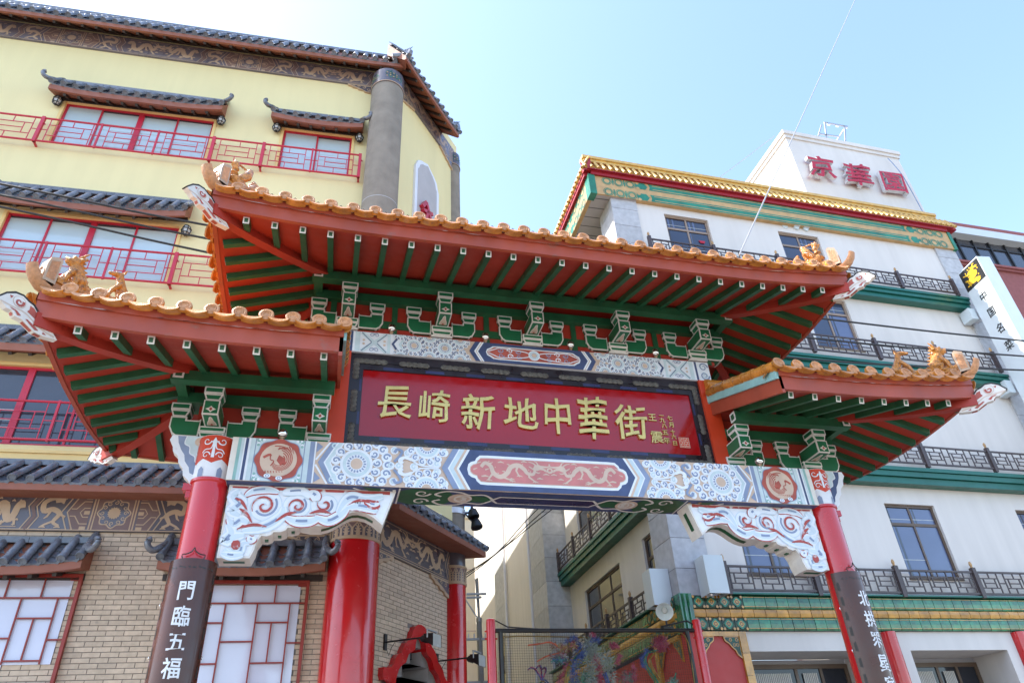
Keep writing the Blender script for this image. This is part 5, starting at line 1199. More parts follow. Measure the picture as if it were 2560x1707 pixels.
arch_o = [(0, 4.42), (.11, 4.405), (.20, 4.36), (.26, 4.285), (.30, 4.19), (.335, 4.13), (.42, 4.095), (.52, 4.03), (.575, 3.92), (.60, 3.885), (.68, 3.86), (.77, 3.79), (.82, 3.69), (.86, 3.64), (.93, 3.615), (1.12, 3.605), (1.12, 3.43), (.82, 3.42)]
arch_i = [(0, 4.215), (.07, 4.205), (.13, 4.165), (.16, 4.09), (.17, 4.0), (.20, 3.965), (.29, 3.935), (.38, 3.87), (.42, 3.765), (.45, 3.735), (.54, 3.705), (.62, 3.63), (.66, 3.54), (.70, 3.47), (.70, 2.2)]
AC = 2.02; arch_i = [(x*1.07, z) for x, z in arch_i]
inarch = lambda v, z: (z < 3.62 and abs(v-AC) < 1.0) or (z < 3.86 and abs(v-AC) < .72) or (z < 4.12 and abs(v-AC) < .46) or (z < 4.38 and abs(v-AC) < .22)
brick_rows(YS, .42, 3.15, 2.6, 5.40, DSG-.006, inarch, 's')
# those the street shows largest become bricks of their own, the rest one joined mesh
def vis(t):
    p, F, u, d, z, key = t
    if key == 'f': ok = (-3.42 < u < -2.42) or (-.28 < u < -.02) or (-3.55 < u < -3.42 and z < 4.7) or (-2.4 < u < -2.05 and z > 5.05)
    else: ok = .6 < u and z > 3.2
    return (0 if ok and z > 3.22 else 1, (p-V((0, 0, CAMZ))).length)
cand.sort(key=vis)
for p, F, u, d, z, key in cand[:300]:
    ex = F(1, 0, 0)-F(0, 0, 0); ey = F(0, -1, 0)-F(0, 0, 0)
    inst('brick', ME_BR, frame_mat(F(u, d+random.uniform(-.001, .002), z), ex, ey, V((0, 0, 1))), yb)
c = MB()
for p, F, u, d, z, key in cand[300:]: c.box(F, u-.1135, u+.1135, d, d+.009+random.uniform(-.001, .002), z-.03, z+.03, 'brick')
build('brick_courses', c, yb, kind='stuff')
# ---- red framed lattice windows of the brick storey
def lattice_window(cc, ztop, zbot, zp):
    c = MB()
    for k in (-1, 1): c.box(YG, cc+k*.90, cc+k*.945, .02, .085, zbot-.4, ztop+.06, 'red_lattice'); c.box(YG, cc+k*.78, cc+k*.90, -.0, .05, ztop-.02, ztop+.02, 'red_lattice')
    c.box(YG, cc-.90, cc+.90, .02, .085, ztop+.015, ztop+.06, 'red_lattice')
    w = .0095
    V_ = lambda x, a, b: c.box(YG, cc+x-w, cc+x+w, .035, .057, a, b, 'red_lattice'); H_ = lambda z, a, b: c.box(YG, cc+a, cc+b, .033, .059, z-w, z+w, 'red_lattice')
    z0 = ztop
    H_(z0-.265, -.9, .9)
    V_(0, z0-.265, z0); V_(-.46, z0-.265, z0); V_(.46, z0-.265, z0)
    for k in (-1, 1):
        V_(k*.225, zp, z0-.265); V_(k*.69, zp, z0-.265); V_(k*.455, z0-1.09, z0-.54)
        for z in (z0-.54, z0-1.09): H_(z, min(k*.225, k*.69), max(k*.225, k*.69))
        H_(z0-.825, min(k*.69, k*.9), max(k*.69, k*.9)); V_(k*.455, zp, z0-1.09) if 0 else None
    H_(z0-.80, -.225, .225); H_(z0-1.38, -.9, .9)
    t = build('window', c, yb)
    zs = [zp, z0-1.38, z0-1.09, z0-.80, z0-.54, z0-.265, z0]; 
    for (a, b, p, q) in [(-.82, -.46, 5, 6), (-.46, 0, 5, 6), (0, .46, 5, 6), (.46, .82, 5, 6), (-.225, .225, 3, 5), (-.225, .225, 1, 3), (-.82, -.69, 0, 5), (.69, .82, 0, 5), (-.69, -.225, 4, 5), (.225, .69, 4, 5), (-.69, -.455, 2, 4), (-.455, -.225, 2, 4), (.225, .455, 2, 4), (.455, .69, 2, 4), (-.69, -.225, 0, 2), (.225, .69, 0, 2), (-.225, .225, 0, 1)]:
        if zs[q]-zs[p] < .03: continue
        m = MB(); j = random.uniform(0, .003); m.box(YG, cc+a+.002, cc+b-.002, .006+j, .016+j, zs[p]+.002, zs[q]-.002, 'pane_white'); build('pane', m, t)
lattice_window(WCE, 4.655, 2.9, 2.9); lattice_window(WCD, 4.735, 3.3, 3.60)
for u0, u1 in ((-5.55, -3.42), (-2.36, -.06)):
    t = tiled_eave('canopy', yb, YG, u0, u1, 0, .42, 5.30, 4.70, 4.82, .245, .09, True, key='g')
    c = MB(); n = int((u1-u0-.2)/.05)
    for i in range(n): c.box(YG, u0+.1+i*.05, u0+.1+i*.05+.044, -.004, .006, 4.70, 4.83, 'brick')
    build('soldier_course', c, yb, kind='stuff')
tiled_eave('skirt_roof', yb, YG, -9.5, .30, DU, .75, 6.62, 5.90, 5.97, .245, 0, False, key='k', rafters=False)
tiled_eave('skirt_roof', yb, YS, .45, 3.62, DSU-.1, .62, 6.58, 5.92, 5.99, .245, .0, False, key='k2', rafters=False)
# ---- arched entrance on the corner face
c = MB(); n = len(arch_o)
O = [(AC-x, z) for x, z in arch_o[::-1]]+[(AC+x, z) for x, z in arch_o[1:]]; I = [(AC-x, z) for x, z in arch_i[::-1]]+[(AC+x, z) for x, z in arch_i[1:]]
O = [(AC-.80, 2.2)]+O+[(AC+.80, 2.2)]
def resample(P, m):
    L = [0]
    for a, b in zip(P[:-1], P[1:]): L.append(L[-1]+math.hypot(b[0]-a[0], b[1]-a[1]))
    out = []
    for i in range(m):
        t = L[-1]*i/(m-1); k = max(j for j in range(len(L)) if L[j] <= t+1e-9); k = min(k, len(P)-2); f = (t-L[k])/max(1e-9, L[k+1]-L[k]); out.append((P[k][0]+(P[k+1][0]-P[k][0])*f, P[k][1]+(P[k+1][1]-P[k][1])*f))
    return out
m = 61; Oq, Iq = resample(O, m), resample(I, m)
d1, d0 = DSG+.10, DSG-.35
c.grid([[YS(u, DSG-.01, z) for u, z in Oq], [YS(u, d1, z) for u, z in Oq], [YS(u, d1, z) for u, z in Iq], [YS(u, d0, z) for u, z in Iq]], 'red_gloss'); build('entrance_arch', c, yb)
c = MB(); c.box(YS, AC-.85, AC+.85, DSG-.52, DSG-.50, 0, 4.4, 'arch_grey'); cv = Cv(c, lambda u, d, z: YS(u, DSG-.50+d, z), .002)
cv.stroke(spline([(AC-.25, 3.55), (AC-.05, 3.50), (AC+.05, 3.42)], 4), [.03, .05, .08, .10, .12, .10, .08, .06, .04], 'frieze_brown'); cv.stroke([(AC+.25, 4.1), (AC+.27, 3.7), (AC+.30, 3.2)], [.10, .12, .14], 'frieze_brown'); build('porch_wall', c, yb)
c = MB(); c.lathe(YS(AC+.05, DSG-.20, 3.90), [(.0, .32), (.02, .32), (.02, .18), (.06, .15), (.075, .02), (.085, 0), (.07, 0), (.0, .04)], 'black_iron', 16); o = build('pendant_lamp', c, None, base=True); props(o, 'small black bell lamp hanging inside the red scalloped arch', 'lamp')
# ---- arched window and red sign piece high on the corner face
av = [SU(v, 0)[0] for v in (1.30, 2.46)]; zt_ = UZ(15.15); zb_ = UZ(12.3); xm = sum(av)/2; hw = (av[1]-av[0])/2
sh = lambda k, dz: [(xm-hw*k, zb_)]+[(xm-hw*k, zt_-.25)]+[(xm+hw*k*x, zt_+y+dz) for x, y in ((-.90, -.18), (-.80, -.02), (-.55, .10), (-.2, .20), (0, .27), (.2, .20), (.55, .10), (.80, -.02), (.90, -.18))]+[(xm+hw*k, zt_-.25), (xm+hw*k, zb_)]
c = MB(); c.prism(YS, sh(1, .06), DSU, DSU+.06, 'arch_white'); f = build('blind_arch', c, yb); c = MB(); c.prism(YS, sh(.80, -.02), DSU+.061, DSU+.066, 'arch_grey'); build('arch_panel', c, f)
c = MB()
for a, b in (((1.46, 13.95), (1.62, 14.22)), ((1.50, 13.86), (1.92, 14.06)), ((1.62, 14.22), (1.90, 13.70)), ((1.70, 14.0), (1.60, 13.6))): c.bar(YS(a[0], DSU+.12, UZ(a[1])-.28), YS(b[0], DSU+.12, UZ(b[1])-.28), .10, .09, 'neon_red')
o = build('wall_sign_character', c, None, base=True); props(o, 'red sign character mounted on the blind arch of the yellow building', 'sign')
# ---- balcony railings
def lattice(c, F, a, b, z0, z1, d, m, w=.007):
    X = lambda x: a+(b-a)*x; Z = lambda z: z0+(z1-z0)*z
    vb = lambda x, p, q: c.box(F, X(x)-w, X(x)+w, d-w, d+w, Z(p), Z(q), m); hb = lambda z, p, q: c.box(F, X(p), X(q), d-w*.9, d+w*.9, Z(z)-w, Z(z)+w, m)
    vb(.13, 0, 1); vb(.87, 0, 1); hb(.5, 0, .13); hb(.5, .87, 1); hb(.74, .13, .87); hb(.26, .13, .87); vb(.53, .74, 1); vb(.47, 0, .26); vb(.27, .26, .74); vb(.73, .26, .74); hb(.5, .27, .73)
def railing(F, u0, u1, z0, z1, d, posts, big, m, par, rr=.022, name='balcony_railing', bays=1, finial=False, label=None, rail_r=None, square=False, w=.007, arm=True):
    t = thing(name, label, None, F((u0+u1)/2, d, z0), parent=par); rl = rail_r or rr
    for z in (z0, z1):
        c = MB()
        if square: c.box(F, u0, u1, d-rl, d+rl, z-rl, z+rl, m)
        else: c.tube([F(u0, d, z), F(u1, d, z)], rl, m, 8)
        build('rail', c, t)
    for i, p in enumerate(posts):
        c = MB(); B = p in big; r = rr*(1.5 if B else .8)
        if square:
            c.box(F, p-r, p+r, d-r, d+r, z0-(.10 if B else .0), z1+(.10 if B else 0), m)
        else:
            c.box(F, p-r, p+r, d-r, d+r, z0-.03, z1+.03, m)
            if B and arm: c.box(F, p-.02, p+.02, d-.25, d, z0-.03, z0+.0, m); c.bar(F(p, d, z1-.12), F(p+.06, d-.02, z1-.17), .02, .02, m)
        build('post', c, t)
        if finial and B:
            c = MB(); c.lathe(F(p, d, z1+.10), [(.0, 0), (.035, .0), (.035, .02), (.02, .03), (.036, .07), (.034, .11), (.018, .15), (0, .16)], 'finial', 10); build('finial', c, t)
    for a, b in zip(posts[:-1], posts[1:]):
        for k in range(bays):
            c = MB(); s = (b-a)/bays; lattice(c, F, a+s*k+.01, a+s*(k+1)-.01, z0+rl, z1-rl, d, m, w); build('lattice_panel', c, t)
    return t
DR = DU+.16
def rq(u, z): return YG.q(u, z, DR)
for zb_, zt_, us, big in ((13.60, 14.29, [-10.05, -8.92, -7.79, -6.66, -5.53, -4.40, -3.27, -2.22, -1.17, -.12], (-10.05, -6.66, -3.27, -2.22, -.12)), (10.22, 10.93, [-10.16, -9.03, -7.9, -6.78, -5.66, -4.53, -3.38, -2.3, -1.2, -.12], (-10.16, -6.78, -3.38, -.12)), (6.92, 7.60, [-10.16, -9.03, -7.9, -6.78, -5.66, -4.53, -3.38, -2.3, -1.2, -.12], (-10.16, -6.78, -3.38, -.12))):
    P = [rq(u, 0)[0] for u in us]; railing(YG, P[0], P[-1], rq(0, zb_)[1], rq(0, zt_)[1], DR, P, [rq(u, 0)[0] for u in big], 'red_rail', yb)
# ---- wall lanterns
LA = 'hexagonal wall lanterns on the yellow building'
for u, z, lab in ((-6.57, 14.86, 'hexagonal black wall lantern left of the wide top storey window'), (-3.23, 14.87, 'hexagonal black wall lantern right of the wide top storey window'), (-2.03, 14.86, 'hexagonal black wall lantern left of the narrow top storey window'), (-.18, 14.86, 'hexagonal black wall lantern beside the grey pillar'), (-3.33, 11.54, 'hexagonal black wall lantern right of the middle storey window')):
    x, zz = YG.q(u, z, DU+.10); p = YG(x, DU+.11, zz); t = thing('wall_lantern', lab, 'lamp', YG(x, DU, zz), LA); ax = (YG(1, 0, 0)-YG(0, 0, 0), YG(0, -1, 0)-YG(0, 0, 0), V((0, 0, 1)))
    pr = [(.03, .125), (.055, .11), (.095, .02), (.075, -.07), (.03, -.115)]; c = MB()
    for j in range(6):
        a = 2*pi*j/6; q = [p+ax[0]*r*cos(a)+ax[1]*r*sin(a)+V((0, 0, h)) for r, h in pr]; c.tube(q, .010, 'black_iron', 5)
    for r, h in pr: c.tube([p+ax[0]*r*cos(2*pi*j/6)+ax[1]*r*sin(2*pi*j/6)+V((0, 0, h)) for j in range(7)], .009, 'black_iron', 5)
    c.lathe(p, [(0, .15), (.035, .12), (0, .12)], 'black_iron', 6, ax=ax); c.lathe(p, [(0, -.112), (.032, -.112), (0, -.145)], 'black_iron', 6, ax=ax); c.bar(p, YG(x, DU, zz), .04, .04, 'black_iron'); build('cage', c, t)
    c = MB(); c.grid([[p+ax[0]*r*.9*cos(2*pi*j/6)+ax[1]*r*.9*sin(2*pi*j/6)+V((0, 0, h)) for j in range(6)] for r, h in pr], 'lamp_glass', True); build('lamp_glass', c, t)
# ---- flood lamps on arms, spot lamps on the far pillar
for v, z, L, lab in ((1.05, 4.0, .88, 'black flood lamp on a long arm above the left side of the red arch'), (2.72, 3.93, .82, 'black flood lamp on a long arm in front of the far red pillar')):
    t = thing('flood_lamp', lab, 'lamp', YS(v, DSG, z), 'black flood lamps on arms by the red arch')
    c = MB(); c.box(YS, v-.035, v+.035, DSG, DSG+.03, z-.12, z+.12, 'black_iron'); build('base_plate', c, t)
    c = MB(); c.tube([YS(v, DSG, z), YS(v, DSG+L, z-.02)], .014, 'black_iron', 8); build('arm', c, t)
    q = YS(v, DSG+L, z-.06); ax, ay = YS(1, 0, 0)-YS(0, 0, 0), YS(0, 1, 0)-YS(0, 0, 0); B = lambda a, b, h: q+ax*a+ay*b+V((0, 0, h-.3*b))
    c = MB(); fr = [B(sx*.13, b, h) for b, hs, sx_ in ((.10, .10, 1),) for sx, h in ((-1, -.10), (1, -.10), (1, .09), (-1, .09))]; bk = [B(sx*.085, -.10, h) for sx, h in ((-1, -.05), (1, -.05), (1, .05), (-1, .05))]
    c.grid([bk, fr], 'black_iron', True); c.face(bk, 'black_iron')
    for k in range(5): c.bar(B(-.085+.042*k, -.10, -.05), B(-.085+.042*k, -.14, -.0), .012, .08, 'black_iron')
    c.bar(B(-.14, 0, .0), B(-.14, 0, .12), .02, .03, 'galv'); c.bar(B(.14, 0, 0), B(.14, 0, .12), .02, .03, 'galv'); c.bar(B(-.15, 0, .12), B(.15, 0, .12), .03, .02, 'galv'); build('housing', c, t)
    c = MB(); c.face([p*.96+q*.04 for p in fr], 'lamp_glass'); build('lens', c, t)
    c = MB(); c.tube([YS(v+.02, DSG+.03, z-.1), YS(v+.05, DSG+.06, z-.2), YS(v+.02, DSG+.12, z-.1), YS(v, DSG+.2, z-.02)], .005, 'cable', 5); build('cable', c, t)
zsp = 6.86
t0 = thing('spot_lamps', 'pair of black bullet spot lamps strapped to the grey pillar behind the beam', 'lamp', (q2.x+.25, q2.y, zsp))
c = MB(); c.lathe((q2.x, q2.y, zsp), [(.255, -.06), (.262, -.06), (.262, .06), (.255, .06)], 'steel_pale', 32); c.bar(V((q2.x+.2, q2.y-.1, zsp)), V((q2.x+.34, q2.y-.14, zsp-.02)), .03, .04, 'galv'); build('strap', c, t0)
for dx, dz, tl in ((.40, -.03, .1), (.46, -.25, .3)):
    c = MB(); az = V((.15, -.2, -1)).normalized(); ex = az.cross(V((0, 1, 0))).normalized(); ey = az.cross(ex); c.lathe(V((q2.x+dx, q2.y-.16, zsp+dz)), [(0, -.15), (.03, -.145), (.04, -.10), (.085, -.07), (.105, .0), (.125, .07), (.12, .10), (.0, .07)], 'black_iron', 20, ax=(ex, ey, az)); build('lamp_head', c, t0)
    c = MB(); c.bar(V((q2.x+.24, q2.y-.12, zsp-.03)), V((q2.x+dx-.06, q2.y-.16, zsp+dz+.02)), .02, .03, 'black_iron'); build('bracket_arm', c, t0)
# ================================================================== WHITE CORNER BUILDING
W0 = Fr(4, 14, .8)
WS = Fr(7.22, 14.05, 89.5, -1)
wb = thing('white_building', 'white restaurant building with gold tiled roof, green ledges and brown lattice railings', 'building', W0(9, -3, 0))
c0 = 3.22; SB = -.83                                   # corner, and how far the side wall stands back
qs = lambda v, z, p=SB: WS.q(v, z, p)
fh = [(4.95, 6.42, 14.95, 16.5), (8.88, 10.35, 14.95, 16.5), (4.95, 6.45, 12.15, 13.94), (8.95, 10.44, 12.15, 13.94), (4.95, 6.45, 9.0, 10.6), (8.95, 10.44, 9.0, 10.6), (4.98, 6.47, 5.70, 7.52), (9.24, 10.73, 5.70, 7.52), (13.3, 14.8, 5.7, 7.52)]
gh = [(4.58, 7.6, 0, 4.12, 1.0), (8.56, 11.2, 0, 4.12, 1.0), (12.1, 14.7, 0, 4.12, 1.0)]
wall(W0, 4.05, 15.0, 0, 17.1, 0, fh+gh, 'white_wall', .14, 'white_wall', wb)
ends = [(c0, 4.05), (14.98, 15.81)]
def stone_pier(F, u0, u1, z0, z1, d0, d1, sides=True, st=.66, nm='pier'):
    """a pier clad in panels with open joints"""
    c = MB(); c.box(F, u0+.01, u1-.01, d0, d1-.012, z0, z1, 'stone_joint'); p = build(nm, c, wb); n = round((z1-z0)/st)
    for i in range(n):
        c = MB(); a, b = z0+(z1-z0)*i/n+.006, z0+(z1-z0)*(i+1)/n-.006; j = random.uniform(-.002, .002); c.box(F, u0+j, u1+j, d0+.002, d1+j, a, b, 'stone_panel'); build('stone_panel', c, p)
stone_pier(W0, c0, 4.05, 5.12, 17.05, -.87, .05); stone_pier(W0, 14.98, 15.81, 5.12, 17.05, -.5, .06)
v1 = qs(.92, 7)[0]; v2 = qs(1.43, 7)[0]; vb1, vb2 = qs(3.02, 7)[0], qs(5.87, 7)[0]
sh_ = [(v1, v2, 5.75, 7.5), (vb1, vb2, 5.45, 7.42), (v1, v2, 9.2, 10.6), (vb1, vb2, 9.2, 10.6), (vb1, vb2, 12.2, 13.9), (vb1, vb2, 15.0, 16.5)]
wall(WS, .7, 9.8, 5.0, 17.1, SB, sh_, 'white_wall', .14, 'white_wall', wb)
c = MB(); c.face([WS(0, 0, 0), WS(9.8, 0, 0), WS(9.8, 0, 4.45), WS(0, 0, 4.45)], 'panel_red'); c.face([WS(0, 0, 5.0), WS(9.8, 0, 5.0), WS(9.8, SB, 5.0), WS(0, SB, 5.0)], 'ledge_dark'); build('wall', c, wb)
# rear wing: pier, rendered wall, pier, with rain pipes
stone_pier(WS, 9.65, 11.45, 0, 17.1, -1.2, .0, st=.8); stone_pier(WS, 15.95, 17.8, 0, 17.1, -1.2, .0, st=.8)
c = MB(); c.box(WS, 11.45, 15.95, -1.2, -.10, 0, 17.1, 'white_wall'); c.box(WS, 17.8, 24, -1.5, -.3, 0, 17.1, 'white_wall'); build('wall', c, wb)
for v in (11.7, 15.75):
    c = MB(); c.tube([WS(v, .0, 0), WS(v, .0, 16.6)], .055, 'pipe_white', 10)
    for z in (3.2, 6.9, 10.2): c.tube([WS(v, 0, z), WS(v, 0, z+.06)], .068, 'pipe_white', 10)
    c.bar(WS(v, 0, 5.0), WS(v, .12, 4.7), .08, .1, 'pipe_white'); build('rain_pipe', c, wb)
c = MB(); c.face([W0(3.3, -.5, 17.08), W0(15.8, -.5, 17.08), W0(15.8, -14, 17.08), W0(3.3, -14, 17.08)], 'concrete_col'); c.face([W0(15.8, 0, 0), W0(15.8, -14, 0), W0(15.8, -14, 17.1), W0(15.8, 0, 17.1)], 'white_wall'); build('flat_roof', c, wb)
pm = lambda k: ('pane_blue', 'pane_dark', 'pane_curtain', 'pane_blue')[(k*7+3) % 4]
def curtain(c, a, b, p, q, d, k):
    """curtain folds and a pelmet shadow seen in the glass"""
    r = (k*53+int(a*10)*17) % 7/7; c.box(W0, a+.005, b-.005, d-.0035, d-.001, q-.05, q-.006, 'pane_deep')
    n = 3+int(r*3)
    for i in range(n): u = a+.02+(b-a)*(.10+.75*r)*i/n*.8; c.box(W0, u, min(u+.05, b-.01), d-.0035, d-.0016, p+.006, q-.055, 'pane_curtain' if i % 2 else 'pane_dark')
    c.box(W0, a+.006, b-.006, d-.0035, d-.0012, p+(q-p)*(.28+.1*r), p+(q-p)*(.28+.1*r)+.014, 'lamp_glass')
for i, h in enumerate(fh):
    low = i >= 6; mf = 'win_bronze' if low else 'win_tan'; mid = (h[0]+h[1])/2
    window(W0, h[0], h[1], h[2], h[3], -.10, [mid], [h[3]-.50], mf, 'pane_curtain' if low else 'pane_blue', wb, .065, pane_m=(lambda k: ('pane_blue', 'pane_curtain', 'pane_curtain', 'pane_blue')[k]) if i in (3, 8) else None, style=curtain)
    c = MB(); c.box(W0, h[0]-.03, h[1]+.03, -.12, .03, h[2]-.05, h[2], mf); build('window_sill', c, wb)
c = MB(); c.box(W0, 10.05, 10.28, -.085, -.06, 15.55, 15.64, 'neon_red'); c.prism(W0, [(5.98, 15.66), (6.20, 15.66), (6.15, 15.57), (6.03, 15.57)], -.088, -.07, 'neon_red'); o = build('red_sticker', c, wb)
for i, h in enumerate(sh_):
    w_ = h[1]-h[0]; vs = [h[0]+w_*k/3 for k in (1, 2)] if w_ > 2 else []
    window(WS, h[0], h[1], h[2], h[3], SB-.10, vs, [h[3]-.55], 'win_bronze', 'pane_dark', wb, .065)
# ---- stepped green ledges with railings
def ledge(F, u0, u1, z0, z1, dw, p, e0=0, e1=0):
    c = MB(); h = z1-z0
    for za, zb_, a in ((0, .40, p-.10), (.40, .74, p-.04), (.74, 1, p)):
        c.box(F, u0-(e0 if za else e0*.8), u1+(e1 if za else e1*.8), dw, dw+a, z0+h*za, z0+h*zb_-.012, 'ledge_green')
        c.box(F, u0-e0*.7, u1+e1*.7, dw, dw+a-.04, z0+h*zb_-.012, z0+h*zb_, 'ledge_dark')
    build('ledge', c, wb)
PR = .36
rf = lambda u, z: W0.q(u, z, PR-.06)
for zl1, zl0, zr1, zr0, ps in ((14.79, 14.39, 15.38, 14.90, (4.13, 6.38, 8.55, 10.75, 12.93, 15.08)), (11.87, 11.49, 12.55, 12.02, (4.3, 6.5, 8.75, 10.95, 13.1, 15.26)), (8.57, 8.13, 9.18, 8.68, (4.45, 6.66, 8.87, 11.08, 13.29, 15.45))):
    L1, L0 = W0.q(5, zl1, PR)[1], W0.q(5, zl0, PR)[1]
    ledge(W0, 4.06, rf(15.36, 0)[0], L0, L1, 0, PR, 0, .02); ledge(WS, .75, 9.62, L0, L1, SB, .42)
    P = [max(rf(p, 0)[0], 4.10) for p in ps]; a, b = rf(5, zr0)[1], rf(5, zr1)[1]
    railing(W0, P[0], P[-1], a, b, PR-.07, P, P, 'rail_brown', wb, .030, 'railing', 3, True, None, .020, True, .011)
    Ps = [.95+1.73*k for k in range(6)]; railing(WS, Ps[0], Ps[-1], a, b, SB+.35, Ps, Ps, 'rail_brown', wb, .030, 'railing', 2, True, None, .020, True, .011)
# first floor terrace rail above the glazed band
P1 = [4.43, 6.68, 8.92, 11.16, 13.40, 15.6]; rf = lambda u, z: W0.q(u, z, .16)
P = [rf(p, 0)[0] for p in P1]; railing(W0, P[0], P[-1], rf(5, 5.36)[1], rf(5, 5.87)[1], .14, P, P, 'rail_brown', wb, .034, 'railing', 3, True, None, .022, True, .012)
Ps = [1.1+1.75*k for k in range(6)]; railing(WS, Ps[0], Ps[-1], 5.32, 5.80, -.10, Ps, Ps, 'rail_brown', wb, .034, 'railing', 2, True, None, .022, True, .012)
# ---- glazed tile band, each tile its own
BD = .07
zz = [W0.q(5, z, BD)[1] for z in (4.52, 4.79, 4.96, 5.24)]
c = MB(); c.box(W0, c0-.02, 15.85, -.1, BD-.02, zz[0], zz[3], 'stone_joint'); c.box(W0, 4.1, 15.85, -.1, BD+.10, zz[3]+.005, zz[3]+.04, 'ledge_green'); c.box(WS, .1, 9.6, -.5, BD-.02, zz[0], zz[3], 'stone_joint'); c.box(WS, .75, 9.6, -.5, BD+.10, zz[3]+.005, zz[3]+.04, 'ledge_green'); band = build('tile_band', c, wb)
def gtile(F, a, b, z0, z1, kind, dd=0):
    c = MB(); g = .006; h = z1-z0; m = {'g': 'glaze_green', 'a': 'glaze_amber', 'r': 'relief_green'}[kind]; j = random.uniform(0, .005); rows = []
    prof = [(0, 0), (.05, .022), (.2, .03), (.5, .034), (.8, .03), (.95, .022), (1, 0)] if kind != 'a' else [(0, 0), (.08, .02), (.5, .03), (.92, .02), (1, 0)]
    sk = random.uniform(-.004, .004)
    rows = [[F(u, BD-.02+d+j, z0+h*t+sk*(1 if u == a+g else -1)) for t, d in prof] for u in (a+g, b-g)]; rows = [[F(a+g, BD-.03, z0+h*t) for t, d in prof]]+rows+[[F(b-g, BD-.03, z0+h*t) for t, d in prof]]
    c.grid(rows, m); cv = Cv(c, lambda u, d, z: F(u, BD+.016+j+d, z), .0)
    if kind == 'g':
        for t in (.18, .86): cv.L = .5; cv.rect(a+g, b-g, z0+h*t-.006, z0+h*t+.006, 'glaze_amber')
    if kind == 'r':
        xc, zc, r = (a+b)/2, (z0+z1)/2, min(b-a, h)*.34; cv.L = 2
        cv.poly([(xc+(r+.10*r*cos(4*t))*cos(t), zc+(r+.10*r*cos(4*t))*sin(t)) for t in [2*pi*i/24 for i in range(24)]], 'fascia_green'); cv.L = 3; cv.poly([(xc+r*.75*(1-.25*abs(sin(2*t)))*cos(t), zc+r*.75*(1-.25*abs(sin(2*t)))*sin(t)) for t in [2*pi*i/24 for i in range(24)]], 'glaze_amber'); cv.L = 4; cv.ring(xc, zc, r*.35, r*.14, 'relief_green', 14)
        for sx in (-1, 1):
            for sz_ in (-1, 1): cv.disc(xc+sx*(b-a)*.38, zc+sz_*h*.36, .03, 'glaze_amber', 8)
    build('glazed_tile', c, band)
for F, a0, a1, k0 in ((W0, 3.44, 15.8, 4), (WS, .12, 9.4, 5)):
    for z0, z1, kd in ((zz[0], zz[1], 'g'), (zz[2], zz[3], 'g')):
        u = a0
        for i in range(k0): gtile(F, u, u+.30, z0, z1, 'r'); u += .30
        n = round((a1-u)/.27); s = (a1-u)/n
        for i in range(n): gtile(F, u+s*i, u+s*(i+1), z0, z1, 'g')
    n = round((a1-a0)/.28); s = (a1-a0)/n
    for i in range(n): gtile(F, a0+s*i, a0+s*(i+1), zz[1], zz[2], 'a')
c = MB(); c.box(W0, c0-.07, 3.43, -.25, BD+.05, zz[0]-.02, zz[3]+.02, 'glaze_green')
for k in (.05, .16): c.tube([W0(c0-.05+k, BD+.05, zz[0]), W0(c0-.05+k, BD+.05, zz[3])], .03, 'glaze_green', 8)
build('corner_tile', c, band)
# ---- ground floor: red panel in an amber tile frame
c = MB(); c.box(W0, 3.2, 4.40, -.2, .02, 0, zz[0]-.005, 'panel_red'); pnl = build('red_panel', c, wb)
def amber(F, a, b, z0, z1, vert):
    n = max(1, round(((z1-z0) if vert else (b-a))/.42))
    for i in range(n):
        c = MB(); q = (a, b, z0+(z1-z0)*i/n+.003, z0+(z1-z0)*(i+1)/n-.003) if vert else (a+(b-a)*i/n+.003, a+(b-a)*(i+1)/n-.003, z0, z1); c.box(F, q[0], q[1], .0, .075+random.uniform(-.004, .004), q[2], q[3], 'glaze_amber'); build('frame_tile', c, pnl)
amber(W0, 3.45, 4.38, zz[0]-.10, zz[0]-.01, False); amber(W0, 4.38, 4.55, .3, zz[0]-.01, True); amber(WS, .2, 1.5, zz[0]-.10, zz[0]-.01, False); amber(WS, 1.35, 1.5, .3, zz[0]-.10, True)
zt_ = zz[0]-.10
for F, x0, x1 in ((W0, 3.45, 4.38), (WS, .2, 1.35)):
    for sg, x in ((1, x0), (-1, x1)):
        c = MB(); P = [(x, zt_), (x+sg*.36, zt_), (x+sg*.34, zt_-.09), (x+sg*.25, zt_-.15), (x+sg*.20, zt_-.22), (x+sg*.14, zt_-.27), (x+sg*.10, zt_-.36), (x, zt_-.44)]
        c.prism(F, P, .02, .055, 'glaze_amber'); ins, _ = inset([V((a, b, 0)) for a, b in P], .022); ins2, _ = inset([V((a, b, 0)) for a, b in P[::-1]], .022)
        cen = V((sum(p[0] for p in P)/8, sum(p[1] for p in P)/8, 0)); best = min((ins, ins2), key=lambda q: sum((p-cen).length for p in q)); cv = Cv(c, lambda u, d, z: F(u, .055+d, z), .002); cv.poly([(p.x, p.y) for p in best], 'relief_green'); cv.L = 1
        for k in range(5): cv.ring(x+sg*(.07+.07*(k % 3)), zt_-.07-.10*(k//3), .028, .014, 'glaze_amber' if k != 1 else 'tin_green', 10)
        build('relief_corner', c, pnl)
c = MB(); P = [(3.72, 3.2), (3.72, 3.34), (3.80, 3.42), (3.86, 3.47), (3.93, 3.52), (4.0, 3.47), (4.06, 3.42), (4.14, 3.34), (4.14, 3.2), (3.93, 2.6)]; c.prism(W0, P, .02, .055, 'glaze_amber'); cv = Cv(c, lambda u, d, z: W0(u, .055+d, z), .002); cv.poly([(3.93+(a-3.93)*.85, 3.15+(b-3.15)*.85) for a, b in P], 'relief_green'); build('relief_medallion', c, pnl)
